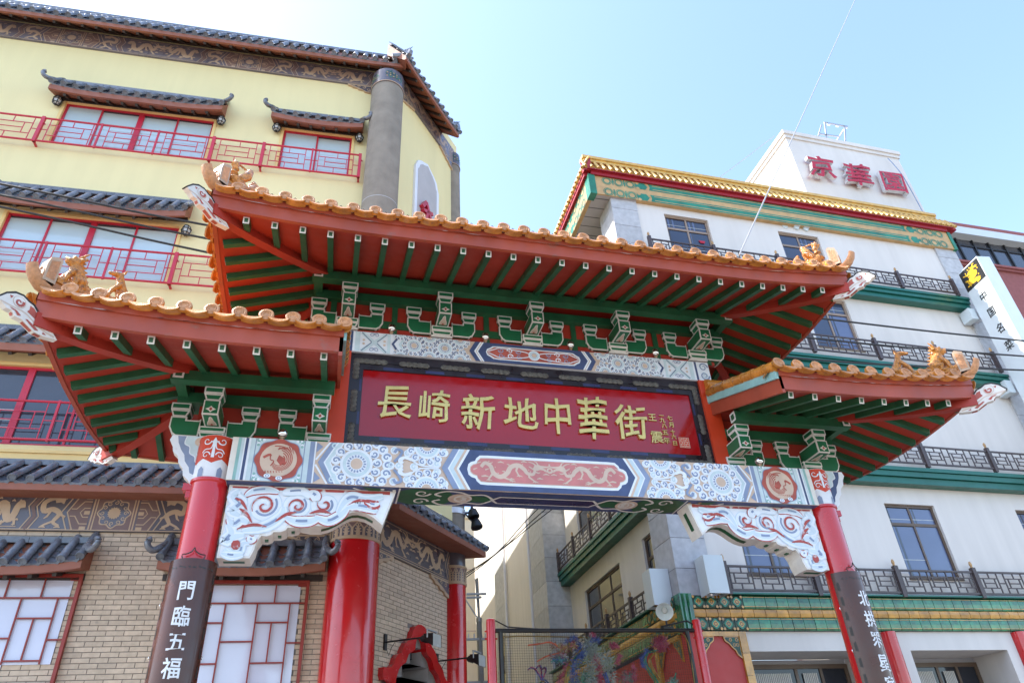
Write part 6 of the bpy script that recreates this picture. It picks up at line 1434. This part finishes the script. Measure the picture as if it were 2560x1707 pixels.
# ---- shop windows deep in their openings
for a, b in ((4.58, 7.6), (8.56, 11.2), (12.1, 14.7)):
    c = MB(); c.box(W0, a, b, -1.08, -1.02, 0, 4.12, 'wall_recess'); build('recess_wall', c, wb); w_ = (b-a)
    vs = [a+w_*k for k in (.16, .55, .76)]; f = window(W0, a+.02, b-.02, 1.0, 4.02, -.98, vs, [3.42], 'win_bronze', 'pane_deep', wb, .09)
    for k, (x0, x1) in enumerate(((a+w_*.2, a+w_*.50), (a+w_*.60, a+w_*.72))):
        c = MB(); n = int((x1-x0)/.045)
        for i in range(n): c.box(W0, x0+i*.045, x0+i*.045+.030, -.955, -.945, 3.5+.03*(i % 5 == 0), 3.84, 'shutter')
        build('blind', c, wb, kind='stuff')
for u in (8.08, 11.65):
    c = MB(); p = W0(u, .02, 0); c.lathe(p, [(.17, 0), (.17, zz[0]-.02)], 'red_gloss', 28); build('red_half_column', c, wb)
# ---- gold tiled roof with painted green and gold beams below
PF_ = .15; rv = lambda z: W0.q(9, z, PF_)[1]; zg0, zg1, zr_1 = rv(16.94), rv(17.70), rv(17.84)
uL, uR = c0-.66, 15.75
def beamband(F, a, b, d, back):
    c = MB(); c.box(F, a, b, back, d-.012, zg0, zg1, 'fascia_gold'); h = zg1-zg0
    cv = Cv(c, lambda u, q, z: F(u, d-.012+q, z), .004, [(0, b, 1), (0, a, -1)])
    for z0, z1 in ((0, .40), (.62, 1)):
        A, B = zg0+h*z0+.012, zg0+h*z1-.012; cv.L = 0; L = 1.55; cv.rect(a+L+.25, b-L-.25, A, B, 'fascia_green', 1); cv.L = 1
        for t in (.22, .80): cv.rect(a+L+.35, b-L-.35, A+(B-A)*t-.012, A+(B-A)*t+.012, 'fascia_gold')
        for f, o in ((1, a), (-1, b)):
            for k in range(3):
                x = o+f*(.40+.38*k); cv.L = 0; cv.rect(min(x+f*.17, x+f*.21), max(x+f*.17, x+f*.21), A, B, 'fascia_green'); cv.ring(x, (A+B)/2, .11, .035, 'fascia_green', 16); cv.ring(x, (A+B)/2, .155, .018, 'fascia_green', 16)
            m_ = (A+B)/2
            for q in (0, .08, .16): cv.L = 1; cv.stroke([(o+f*(1.62+q), B), (o+f*(1.72+q), m_), (o+f*(1.62+q), A)], .04 if q != .08 else .03, 'fascia_green' if q != .08 else 'fascia_gold')
            cv.L = 0; cv.poly([(o+f*1.32, m_), (o+f*1.46, B), (o+f*1.62, B), (o+f*1.70, m_), (o+f*1.62, A), (o+f*1.46, A)], 'fascia_green'); cv.L = 1; cv.disc(o+f*1.40, B-.02, .06, 'fascia_gold', 10); cv.disc(o+f*1.40, A+.02, .06, 'fascia_gold', 10)
    build('painted_beam', c, wb)
beamband(W0, uL+.20, uR, PF_, -.05); beamband(WS, .05, 9.6, .66, .5)
c = MB(); c.box(W0, uL, uL+.21, PF_-.3, PF_+.02, zg0-.03, zg1+.02, 'fascia_green'); c.box(W0, uR-.02, uR+.10, PF_-.3, PF_+.02, zg0-.03, zg1, 'fascia_green'); build('beam_end', c, wb)
c = MB(); c.box(WS, -.1, 9.7, SB, .52, zg0-.01, zg0+.03, 'arch_grey')
for k in range(24): c.box(WS, .02+k*.4, .05+k*.4, SB, .52, zg0-.014, zg0-.01, 'stone_joint')
build('soffit', c, wb)
c = MB(); c.box(W0, uL+.1, uR, -.3, PF_+.05, zg1+.002, zr_1, 'roof_red'); c.box(W0, uL-.02, uR+.25, -.3, PF_+.13, zr_1, zr_1+.03, 'roof_red'); c.box(WS, -.1, 9.7, .3, .74, zg1+.002, zr_1, 'roof_red'); build('red_board', c, wb)
tiled_eave('tiled_roof', wb, W0, uL-.08, uR+.38, -.02, .27, rv(18.46), zr_1-.02, zr_1, .212, 0, False, mb='roof_red', fas=.06, rafters=False, key='w', mats=('roof_gold', 'roof_gold'), cap=False)
tiled_eave('tiled_roof', wb, WS, -.2, 9.7, .52, .27, rv(18.46), zr_1-.02, zr_1, .212, 0, False, mb='roof_red', fas=.06, rafters=False, key='w2', mats=('roof_gold', 'roof_gold'), cap=False)
c = MB(); zt_ = rv(18.48)
c.box(W0, uL-.02, uR-.02, -.16, .06, zt_-.06, zt_+.05, 'roof_gold'); c.box(W0, uL-.05, uR+.0, -.20, .10, zt_+.05, zt_+.16, 'roof_gold'); c.box(WS, .0, 9.7, .34, .56, zt_-.06, zt_+.05, 'roof_gold'); c.box(WS, -.05, 9.7, .30, .60, zt_+.05, zt_+.16, 'roof_gold'); build('ridge_coping', c, wb)
# ---- rooftop sign tower
c = MB(); TD = -.45; tq = lambda u, z: W0.q(u, z, TD); a, b = tq(10.62, 20)[0], tq(15.46, 20)[0]; zt0, zt1 = 17.1, tq(12, 21.30)[1]
c.box(W0, a, b, TD-5.2, TD, zt0, zt1, 'white_wall'); tw = build('sign_tower', c, wb)
c = MB(); c.box(W0, a-.05, b+.05, TD-5.25, TD+.05, zt1, zt1+.16, 'white_wall'); c.box(W0, a-.10, b+.10, TD-5.3, TD+.10, zt1+.16, zt1+.34, 'white_wall'); build('coping', c, tw)
rs = thing('rooftop_sign', 'three red box characters mounted on the white rooftop tower', 'sign', W0(12.5, TD, 19.5))
for ch, u, z, s in (('京', 11.73, 20.08, 1.20), ('華', 13.24, 20.02, 1.22), ('園', 14.70, 19.94, 1.16)):
    uu_, z_ = W0.q(u, z, TD+.25); c = MB(); glyph(c, ch, W0, uu_, z_, s, TD+.10, .14, 'neon_red', .004, 1.0, 'steel_pale', .14, bev=.012, brush=.028); build('character', c, rs)
    c = MB()
    for k in (-.3, .3): c.box(W0, uu_+k-.02, uu_+k+.02, TD, TD+.12, z_-.05, z_+.05, 'steel_pale')
    build('standoff', c, rs)
c = MB()
B = lambda x, y, z: V((x, y, z)); y0, y1 = 15.0, 16.4
for p, q in (((17.36, y0, 22.6), (17.69, y0, 23.9)), ((16.9, y0, 22.6), (17.6, y0+.1, 23.86)), ((18.22, y0, 22.7), (18.6, y0, 23.85)), ((17.85, y1, 22.6), (18.6, y0+.1, 23.8)), ((17.66, y0, 23.9), (18.75, y0, 23.9)), ((17.15, y0, 23.1), (18.1, y0, 23.15)), ((17.3, y1, 23.0), (18.1, y1, 23.0)), ((17.15, y0, 22.75), (17.3, y1, 22.75))): c.bar(B(*p), B(*q), .045, .045, 'galv')
for k in range(3): c.box(ID, 17.8+.4*k, 17.9+.4*k, y0-.03, y0+.03, 23.78, 23.86, 'steel_pale')
o = build('antenna_frame', c, None, base=True); props(o, 'white steel frame standing on top of the rooftop sign tower', 'frame')
# ---- wall vents
for k, u in enumerate((9.22, 9.62, 9.97)):
    c = MB(); p = W0(u, 0, 16.76); ax = (W0(1, 0, 0)-W0(0, 0, 0), V((0, 0, 1)), W0(0, 1, 0)-W0(0, 0, 0))
    c.lathe(p, [(.10, 0), (.105, .02), (.09, .06 if k else .025), (0, .07 if k else .03)], 'box_white', 18, ax=ax)
    if k: c.box(W0, u-.10, u+.10, .0, .11, 16.76, 16.86, 'box_white')
    build('wall_vent', c, wb)
# ---- lamp boxes on the corner pier
for (F, u0, u1, z0, z1, d, pp, lab) in ((WS, .28, .70, 5.10, 5.86, 0, .46, 'white flood lamp box on the left side of the grey corner pier'), (W0, 3.68, 4.14, 5.16, 5.95, .05, .42, 'white flood lamp box on the front of the grey corner pier')):
    t = thing('lamp_box', lab, 'lamp', F((u0+u1)/2, d, z0), 'white flood lamp boxes'); c = MB(); w_ = .012
    for q in ((u0, u1, d+.02, d+pp, z1-w_, z1), (u0, u0+w_, d+.02, d+pp, z0, z1-w_), (u1-w_, u1, d+.02, d+pp, z0, z1-w_), (u0+w_, u1-w_, d+pp-w_, d+pp, z0, z1-w_), (u0+w_, u1-w_, d+.02, d+.02+w_, z0, z1-w_)): c.box(F, *q, 'box_white')
    build('housing', c, t); c = MB(); c.box(F, u0+.02, u1-.02, d+.04, d+pp-.02, z0+.06, z0+.07, 'black_iron'); q = F((u0+u1)/2, d+pp/2+.02, z0+.055); c.lathe(q, [(.13, -.02), (.12, .0), (.06, .02), (.02, .0), (0, -.02)], 'chrome', 18); build('lamp', c, t)
    c = MB(); c.box(F, (u0+u1)/2-.05, (u0+u1)/2+.05, d, d+.02, z0+.2, z1-.2, 'galv'); build('bracket', c, t)
# ================================================================== VERTICAL SIGN, FAR BUILDINGS, NET, CABLES, GROUND
SA = R(-97); sb_ = V((18.87, 13.75, 0)); dl = V((cos(SA), sin(SA), 0)); SLN = .89; SW = .45
vs_ = thing('vertical_sign', 'tall white projecting sign with a yellow dragon emblem and black characters', 'sign', sb_+dl*SLN/2+V((0, 0, 4.5)))
nl = V((dl.y, -dl.x, 0)); nl = nl if nl.x < 0 else -nl       # text face normal, to the left
VF = lambda u, d, z: sb_+dl*u+nl*d+V((0, 0, z))
c = MB(); c.box(VF, 0, SLN, -SW, 0, 4.5, 15.29, 'sign_white'); 
c.box(VF, -.02, .0, -SW*.8, -SW*.2, 14.0, 14.05, 'galv'); cab = build('cabinet', c, vs_)
c = MB(); c.box(VF, .015, SLN-.025, .001, .008, 14.53, 15.25, 'sign_black'); lg = build('emblem_plate', c, vs_)
c = MB(); cv = Cv(c, lambda u, d, z: VF(u, .008+d, z), .002); Y_ = 'sign_yellow'; T = lambda x, z: (.44+x*.36, 14.89+z*.31)
cv2 = Cv(c, lambda u, d, z: VF(.43+z*1.0, .008+d, 14.88+u), .002); dragon(cv2, 0, 0, .285, .33, Y_, 1, 1.0)
cv.L = 1; cv.disc(*T(-.2, .58), .018, 'sign_black', 8); build('dragon_emblem', c, vs_)
for ch, z in (('中', 14.06), ('国', 13.47), ('名', 12.87), ('菜', 12.27)):
    c = MB(); glyph(c, ch, VF, .45, z, .33, .001, .006, 'sign_black', .012, .92); build('character', c, vs_)
c = MB(); EF = lambda u, d, z: VF(SLN+d, -u, z); cv = Cv(c, EF, .003)
cv.poly([(.16, 10.72), (.24, 10.84), (.22, 10.96), (.30, 11.12), (.40, 11.2), (.36, 11.02), (.42, 10.92), (.30, 10.84)], 'sign_black'); cv.stroke(spline([(.08, 10.66), (.2, 10.74), (.34, 10.72)], 4), .03, 'sign_black'); build('end_emblem', c, vs_)
for z in (13.75, 11.15, 8.6, 6.3):
    c = MB(); c.bar(sb_+nl*(-SW/2)+V((-.1, .35, z)), sb_+nl*(-SW/2)+V((0, -.02, z)), .22, .30, 'steel_pale'); c.box(ID, 18.62, 18.86, 13.80, 14.16, z-.2, z+.2, 'box_white'); build('mount', c, vs_)
# ---- red brick neighbour
rb = thing('brick_building', 'reddish brown brick building with a strip of dark windows behind the vertical sign', 'building', (28, 20, 0)); yb_ = 17.0
c = MB(); c.box(ID, 19.9, 40, yb_, yb_+12, 0, 19.28, 'redbrick_far'); c.box(ID, 19.9, 40, yb_+.12, yb_+12, 19.28, 20.6, 'redbrick_far'); c.box(ID, 19.9, 40, yb_-.25, yb_+12, 21.0, 21.24, 'redbrick_far'); build('wall', c, rb)
c = MB(); c.box(ID, 19.9, 40, yb_-.30, yb_+.2, 20.6, 20.99, 'box_white'); build('white_cornice', c, rb); c = MB(); c.box(ID, 19.9, 40, yb_-.10, yb_, 19.0, 19.26, 'redbrick_far'); c.box(ID, 19.9, 40, yb_-.18, yb_, 19.1, 19.2, 'redbrick_far'); build('sill_course', c, rb)
for i in range(20):
    x = 20.0+i*.83; c = MB(); c.box(ID, x, x+.07, yb_+.0, yb_+.10, 19.28, 20.6, 'black_iron'); c.box(ID, x, x+.83, yb_+.02, yb_+.09, 20.22, 20.29, 'black_iron'); c.box(ID, x, x+.83, yb_+.02, yb_+.09, 19.28, 19.34, 'black_iron'); f = build('window', c, rb)
    c = MB(); j = random.uniform(0, .01); c.box(ID, x+.07, x+.83, yb_+.06+j, yb_+.075+j, 19.34, 20.6, 'pane_dark'); build('pane', c, f)
for x, z in ((21.6, 15.5), (24.6, 15.5), (27.5, 15.5)):
    c = MB(); c.box(ID, x, x+.5, yb_-.04, yb_, z, z+1.2, 'pane_dark'); build('window', c, rb)
# ---- pale building at the end of the alley
fb = thing('cream_building', 'plain cream building closing the view at the end of the alley', 'building', (7, 46, 0)); c = MB(); c.box(ID, 2, 14, 40, 52, 0, 16.2, 'cream_far'); build('wall', c, fb)
c = MB()
for x in (5.6, 7.3, 8.2, 9.0): c.box(ID, x, x+.04, 39.985, 40, 0, 16.2, 'tan')
for z in (3.3, 6.6, 9.9, 13.2): c.box(ID, 2, 14, 39.985, 40, z, z+.05, 'tan')
build('panel_joint', c, fb); c = MB(); c.box(ID, 1.9, 14.1, 39.9, 52.1, 16.2, 16.4, 'cream_far'); build('parapet', c, fb)
# ---- utility pole
up = thing('utility_pole', 'grey concrete utility pole with steel crossarms in the alley', 'pole', (5.42, 26, 0))
c = MB(); c.tube([V((5.50, 26, 0)), V((5.40, 26, 7.4))], [.13, .09], 'pole_grey', 14); build('pole', c, up); c = MB(); c.tube([V((5.40, 26, 7.35)), V((5.37, 26, 8.85))], .045, 'galv', 10); c.tube([V((5.40, 26, 7.32)), V((5.40, 26, 7.45))], .11, 'galv', 12); build('extension_tube', c, up)
for z, a, b in ((8.26, 4.95, 5.68), (8.14, 4.95, 5.5), (6.72, 4.6, 5.9), (5.35, 4.9, 5.95)):
    c = MB(); c.bar(V((a, 25.95, z)), V((b, 25.95, z+.02)), .07, .07, 'galv'); build('crossarm', c, up)
c = MB(); c.bar(V((5.37, 25.97, 7.4)), V((4.9, 25.97, 8.1)), .04, .04, 'galv'); c.bar(V((5.3, 25.95, 8.8)), V((5.36, 25.95, 7.8)), .04, .05, 'pole_grey')
for k in range(4): c.lathe((5.0+.2*k, 25.95, 6.76), [(0, .16), (.03, .15), (.02, .11), (.035, .09), (.02, .05), (.03, 0), (0, 0)], 'pipe_white', 8)
build('fittings', c, up)
def cable(pts, r, lab, m='cable', cat='cable', grp=None):
    c = MB(); c.tube([V(p) for p in spline(pts, 8)], r, m, 6); cx = sum(p[0] for p in pts)/len(pts)
    o = build('cable', c, None); props(o, lab, cat, grp); return o
GC = 'black cables crossing behind the archway'
cable([(-14, 10.6, 12.0), (-6.2, 10.6, 11.25), (-2.7, 10.6, 10.86), (4, 10.6, 10.42), (9.97, 10.6, 10.27), (15.52, 10.6, 10.27), (24, 10.6, 10.5)], .021, 'uppermost of the three black cables crossing behind the upper roof', grp=GC)
cable([(-14, 10.62, 11.9), (-6.12, 10.62, 11.01), (-2.66, 10.62, 10.56), (4, 10.62, 9.95), (9.47, 10.62, 9.72), (15.27, 10.62, 9.83), (24, 10.62, 10.2)], .020, 'middle of the three black cables crossing behind the upper roof', grp=GC)
cable([(-14, 10.58, 11.7), (-6.03, 10.58, 10.71), (-2.6, 10.58, 10.21), (4, 10.58, 9.40), (9.02, 10.58, 9.13), (15.03, 10.58, 9.40), (24, 10.58, 10.0)], .020, 'lowest of the three black cables crossing behind the upper roof', grp=GC)
GA = 'thin black cables over the alley'
for k, (a, b, lab) in enumerate((((6.16, 19, 8.88), (4.27, 22, 7.93), 'topmost thin black cable sagging across the alley'), ((5.95, 19, 8.86), (4.27, 22, 7.88), 'middle thin black cable sagging across the alley'), ((5.72, 19, 8.86), (4.27, 22, 7.81), 'lowest thin black cable sagging across the alley'))):
    m_ = [(a[i]+b[i])/2 for i in range(3)]; m_[2] -= .07+.03*k; e = [a[i]+(a[i]-b[i])*1.5 for i in range(3)]; f = [b[i]+(b[i]-a[i])*1.2 for i in range(3)]; f[2] = b[2]-.6; cable([e, a, m_, b, f], .014, lab, grp=GA)
cable([(5.44, 6.85, 8.22), (13.8, 9.0, 21.3), (18.0, 10.1, 27.9)], .011, 'taut steel guy wire rising from the upper roof to the sky', 'steel_wire', 'wire')
cable([(10.6, 14.1, 18.0), (11.5, 14.2, 18.78), (15.03, 15, 22.5)], .012, 'thin grey wire from the gold roof up to the sign tower', 'steel_wire', 'wire')
cable([tuple(W0(15.45, TD+.1, tq(15, 21.1)[1])), tuple(W0(15.62, TD+.2, 20.6)), tuple(W0(15.85, TD+.1, 18.2))], .018, 'blue grey cable hanging down beside the sign tower', 'mid_blue', 'cable')
# ---- net frame with its posts across the street
NY = 10.5
nf = thing('net_frame', 'black framed net hung between two red posts below the archway', 'screen', (3.97, NY, 0))
for x in (2.35, 5.60):
    c = MB(); c.lathe((x, NY, 0), [(.066, 0), (.066, 3.90), (.062, 3.94), (.03, 3.955), (0, 3.957)], 'red_gloss', 22)
    for z in (3.78, 3.68): c.tube([V((x-.09, NY, z)), V((x+.09, NY, z))], .012, 'red_gloss', 6)
    build('post', c, nf)
for a, b in (((2.40, 3.79), (5.56, 3.79)),):
    c = MB(); c.tube([V((a[0], NY, a[1])), V((b[0], NY, b[1]))], .030, 'black_iron', 10); build('top_rail', c, nf)
for x in (2.49, 5.42):
    c = MB(); c.tube([V((x, NY, .6)), V((x, NY, 3.77))], .034, 'black_iron', 10); build('side_rail', c, nf)
c = MB(); w_ = .0013
for i in range(84): x = 2.52+i*.0345; c.box(ID, x-w_, x+w_, NY-w_, NY+w_, 1.0, 3.76, 'wire_dark')
for i in range(80): z = 1.0+i*.0345; c.box(ID, 2.5, 5.41, NY-w_*.8, NY+w_*.8, z-w_, z+w_, 'wire_dark')
build('net', c, nf, kind='stuff')
c = MB(); c.tube([V(p) for p in spline([(2.53, NY-.03, 2.6), (2.53, NY-.03, 3.6), (2.60, NY-.03, 3.70), (3.3, NY-.03, 3.70), (4.1, NY-.03, 3.68), (4.9, NY-.03, 3.705), (5.36, NY-.03, 3.70), (5.38, NY-.03, 3.0), (5.38, NY-.03, 2.4)], 5)], .008, 'tin_gold', 6); build('yellow_cord', c, nf)
c = MB(); c.tube([V((2.42, NY, 3.93)), V((2.6, NY, 3.84)), V((2.9, NY, 3.82)), V((3.1, NY, 3.81))], .010, 'cable', 6); c.tube([V((5.0, NY, 3.84)), V((5.3, NY, 3.9)), V((5.45, NY, 3.93)), V((5.56, NY, 3.86))], .014, 'cable', 6); build('cable_tie', c, nf)
t = thing('reflector_lamp', 'round white reflector lamp standing on the top rail of the net frame', 'lamp', (5.08, NY, 3.82)); ez = V((-.45, -.80, -.45)).normalized(); ex = ez.cross(V((0, 0, 1))).normalized(); ey = ez.cross(ex)
c = MB(); c.lathe(V((5.08, NY-.05, 4.06)), [(.02, -.10), (.05, -.09), (.10, -.04), (.128, .03), (.133, .035), (.124, .03), (.095, -.03), (.05, -.06), (.02, -.07)], 'box_white', 28, ax=(ex, ey, ez)); build('reflector', c, t)
c = MB(); c.lathe(V((5.08, NY-.05, 4.06)), [(.045, -.07), (.045, -.02), (.03, .0), (0, .005)], 'lamp_glass', 16, ax=(ex, ey, ez)); build('bulb', c, t); c = MB(); c.tube([V((5.10, NY+.0, 3.80)), V((5.12, NY+.03, 4.0))], .014, 'black_iron', 8); c.box(ID, 5.02, 5.18, NY-.05, NY+.05, 3.80, 3.835, 'black_iron'); build('stand', c, t)
# ---- tinsel dragon on the net
td = thing('tinsel_dragon', 'colourful wire and tinsel dragon decoration mounted on the net', 'decoration', (3.9, NY-.05, 2.3))
rnd = random.Random(3)
def fuzz(c, pts, rad, n, m, L=.07, flat=.5):
    q = spline(pts, 8)
    for i in range(n):
        t = rnd.random()*(len(q)-1); k = int(t); f = t-k; p = V(q[k]).lerp(V(q[min(k+1, len(q)-1)]), f); a = rnd.random()*2*pi; r = rad*math.sqrt(rnd.random())
        o = V((r*cos(a), r*flat*.4*rnd.uniform(-1, 1), r*sin(a))); d = V((cos(a)+rnd.uniform(-.6, .6), rnd.uniform(-.5, .3), sin(a)+rnd.uniform(-.6, .6))).normalized(); c.bar(p+o-d*L/2, p+o+d*L/2, .0042, .0042, m if not isinstance(m, tuple) else rnd.choice(m))
Y_ = NY-.05; X3 = lambda *a: [(x, Y_+rnd.uniform(-.01, .01), z) for x, z in a]
def tpart(nm, *items):
    c = MB()
    for kind, pts, r, n, m in items:
        if kind == 'f': fuzz(c, pts, r, n, m)
        else:
            for k in range(n): o = rnd.uniform(-r, r); c.tube([V((p[0]+o, p[1]+rnd.uniform(-.01, .01), p[2]+o*.6)) for p in spline(pts, 5)], .009, m if not isinstance(m, tuple) else m[k % len(m)], 5)
    build(nm, c, td, kind='stuff' if any(i[0] == 'f' for i in items) else None)
tpart('body', ('t', X3((3.66, 3.52), (3.50, 3.36), (3.42, 3.2), (3.40, 3.0), (3.45, 2.8)), .05, 8, ('tin_gold', 'tin_gold', 'tin_green')), ('f', X3((3.72, 3.50), (3.56, 3.34), (3.52, 3.15), (3.52, 2.95)), .07, 220, 'tin_blue'), ('f', X3((3.46, 3.34), (3.34, 3.15), (3.30, 2.95)), .05, 120, 'tin_red'))
tpart('head', ('f', X3((3.25, 3.56), (3.38, 3.54), (3.5, 3.56), (3.6, 3.60)), .055, 150, ('tin_gold', 'tin_gold', 'tin_red')), ('f', X3((3.45, 3.62), (3.62, 3.68)), .03, 60, 'tin_blue'), ('f', X3((3.62, 3.55), (3.70, 3.48)), .07, 130, 'tin_blue'), ('f', X3((3.2, 3.44), (3.42, 3.44)), .03, 70, ('tin_red', 'tin_silver')), ('f', X3((3.24, 3.38), (3.42, 3.40)), .045, 90, ('tin_green', 'tin_blue')))
tpart('whisker', ('t', X3((2.88, 3.585), (3.05, 3.60), (3.2, 3.62), (3.32, 3.57)), .012, 3, 'tin_copper')); tpart('whisker', ('t', X3((3.0, 3.37), (3.15, 3.44), (3.35, 3.48)), .010, 3, 'tin_copper'))
tpart('claw', *[('t', X3((3.05, 3.12), (2.98+.07*k, 3.25), (2.93+.10*k-.03*abs(k-1), 3.32-.03*abs(k-1)), (2.86+.10*k, 3.26)), .012, 2, ('tin_blue', 'tin_red')) for k in range(3)], ('t', X3((2.95, 2.9), (3.05, 3.12), (3.2, 3.0), (3.35, 2.95)), .03, 4, ('tin_blue', 'tin_gold', 'tin_green')))
tpart('rider', ('f', X3((3.80, 3.62), (3.78, 3.4), (3.80, 3.0)), .10, 420, 'tin_silver'), ('f', X3((4.04, 3.45), (4.06, 3.2), (4.02, 2.9)), .10, 380, 'tin_silver'), ('f', X3((3.88, 3.55), (3.88, 3.38)), .09, 170, 'tin_silver'), ('f', X3((3.86, 3.40), (3.92, 3.25), (3.90, 3.08)), .06, 150, 'tin_red'), ('f', X3((3.70, 3.2), (3.66, 2.95)), .07, 160, ('tin_silver', 'tin_green')))
tpart('headdress', ('f', X3((3.80, 3.58), (3.86, 3.66), (3.96, 3.64)), .03, 110, 'tin_blue'), ('f', X3((3.86, 3.70), (3.87, 3.71)), .03, 50, 'tin_red'), ('f', X3((4.14, 3.57), (4.22, 3.56)), .035, 90, 'tin_red'), ('t', X3((3.98, 3.2), (4.02, 3.0), (4.0, 2.8)), .03, 4, 'tin_blue'))
tpart('tail', ('t', X3((4.86, 3.50), (4.72, 3.47), (4.65, 3.36), (4.70, 3.22), (4.78, 3.08), (4.82, 2.9)), .035, 5, ('tin_green', 'tin_green', 'tin_gold')), ('t', X3((4.80, 3.46), (4.71, 3.36), (4.76, 3.2), (4.84, 3.05), (4.88, 2.9)), .015, 3, 'tin_gold'), ('f', X3((4.88, 3.58), (4.98, 3.60)), .10, 300, 'tin_red'), ('f', X3((4.70, 3.50), (4.60, 3.38), (4.60, 3.28)), .03, 90, 'tin_blue'))
tpart('flame', ('f', X3((4.25, 3.12), (4.42, 3.16)), .08, 150, ('tin_green', 'tin_red')), ('f', X3((4.2, 3.34), (4.26, 3.44)), .03, 60, 'tin_red'), ('f', X3((4.42, 3.12), (4.45, 3.3)), .03, 70, 'tin_red'), ('t', X3((5.0, 3.0), (5.05, 3.06), (5.12, 3.2)), .02, 3, 'tin_green'), ('f', X3((4.95, 3.02), (5.06, 3.08)), .05, 110, ('tin_silver', 'tin_green')))
# ================================================================== GROUND
g = MB(); g.face([(-400, -400, 0), (400, -400, 0), (400, 400, 0), (-400, 400, 0)], 'paving'); build('ground', g, kind='structure', recalc=False)
g = MB(); g.box(ID, -80, 80, -9, -1.5, -.2, .004, 'asphalt'); build('road', g, kind='structure')
g = MB(); g.box(ID, -80, 80, -1.5, -1.35, -.1, .13, 'kerb'); build('kerb', g, kind='structure')
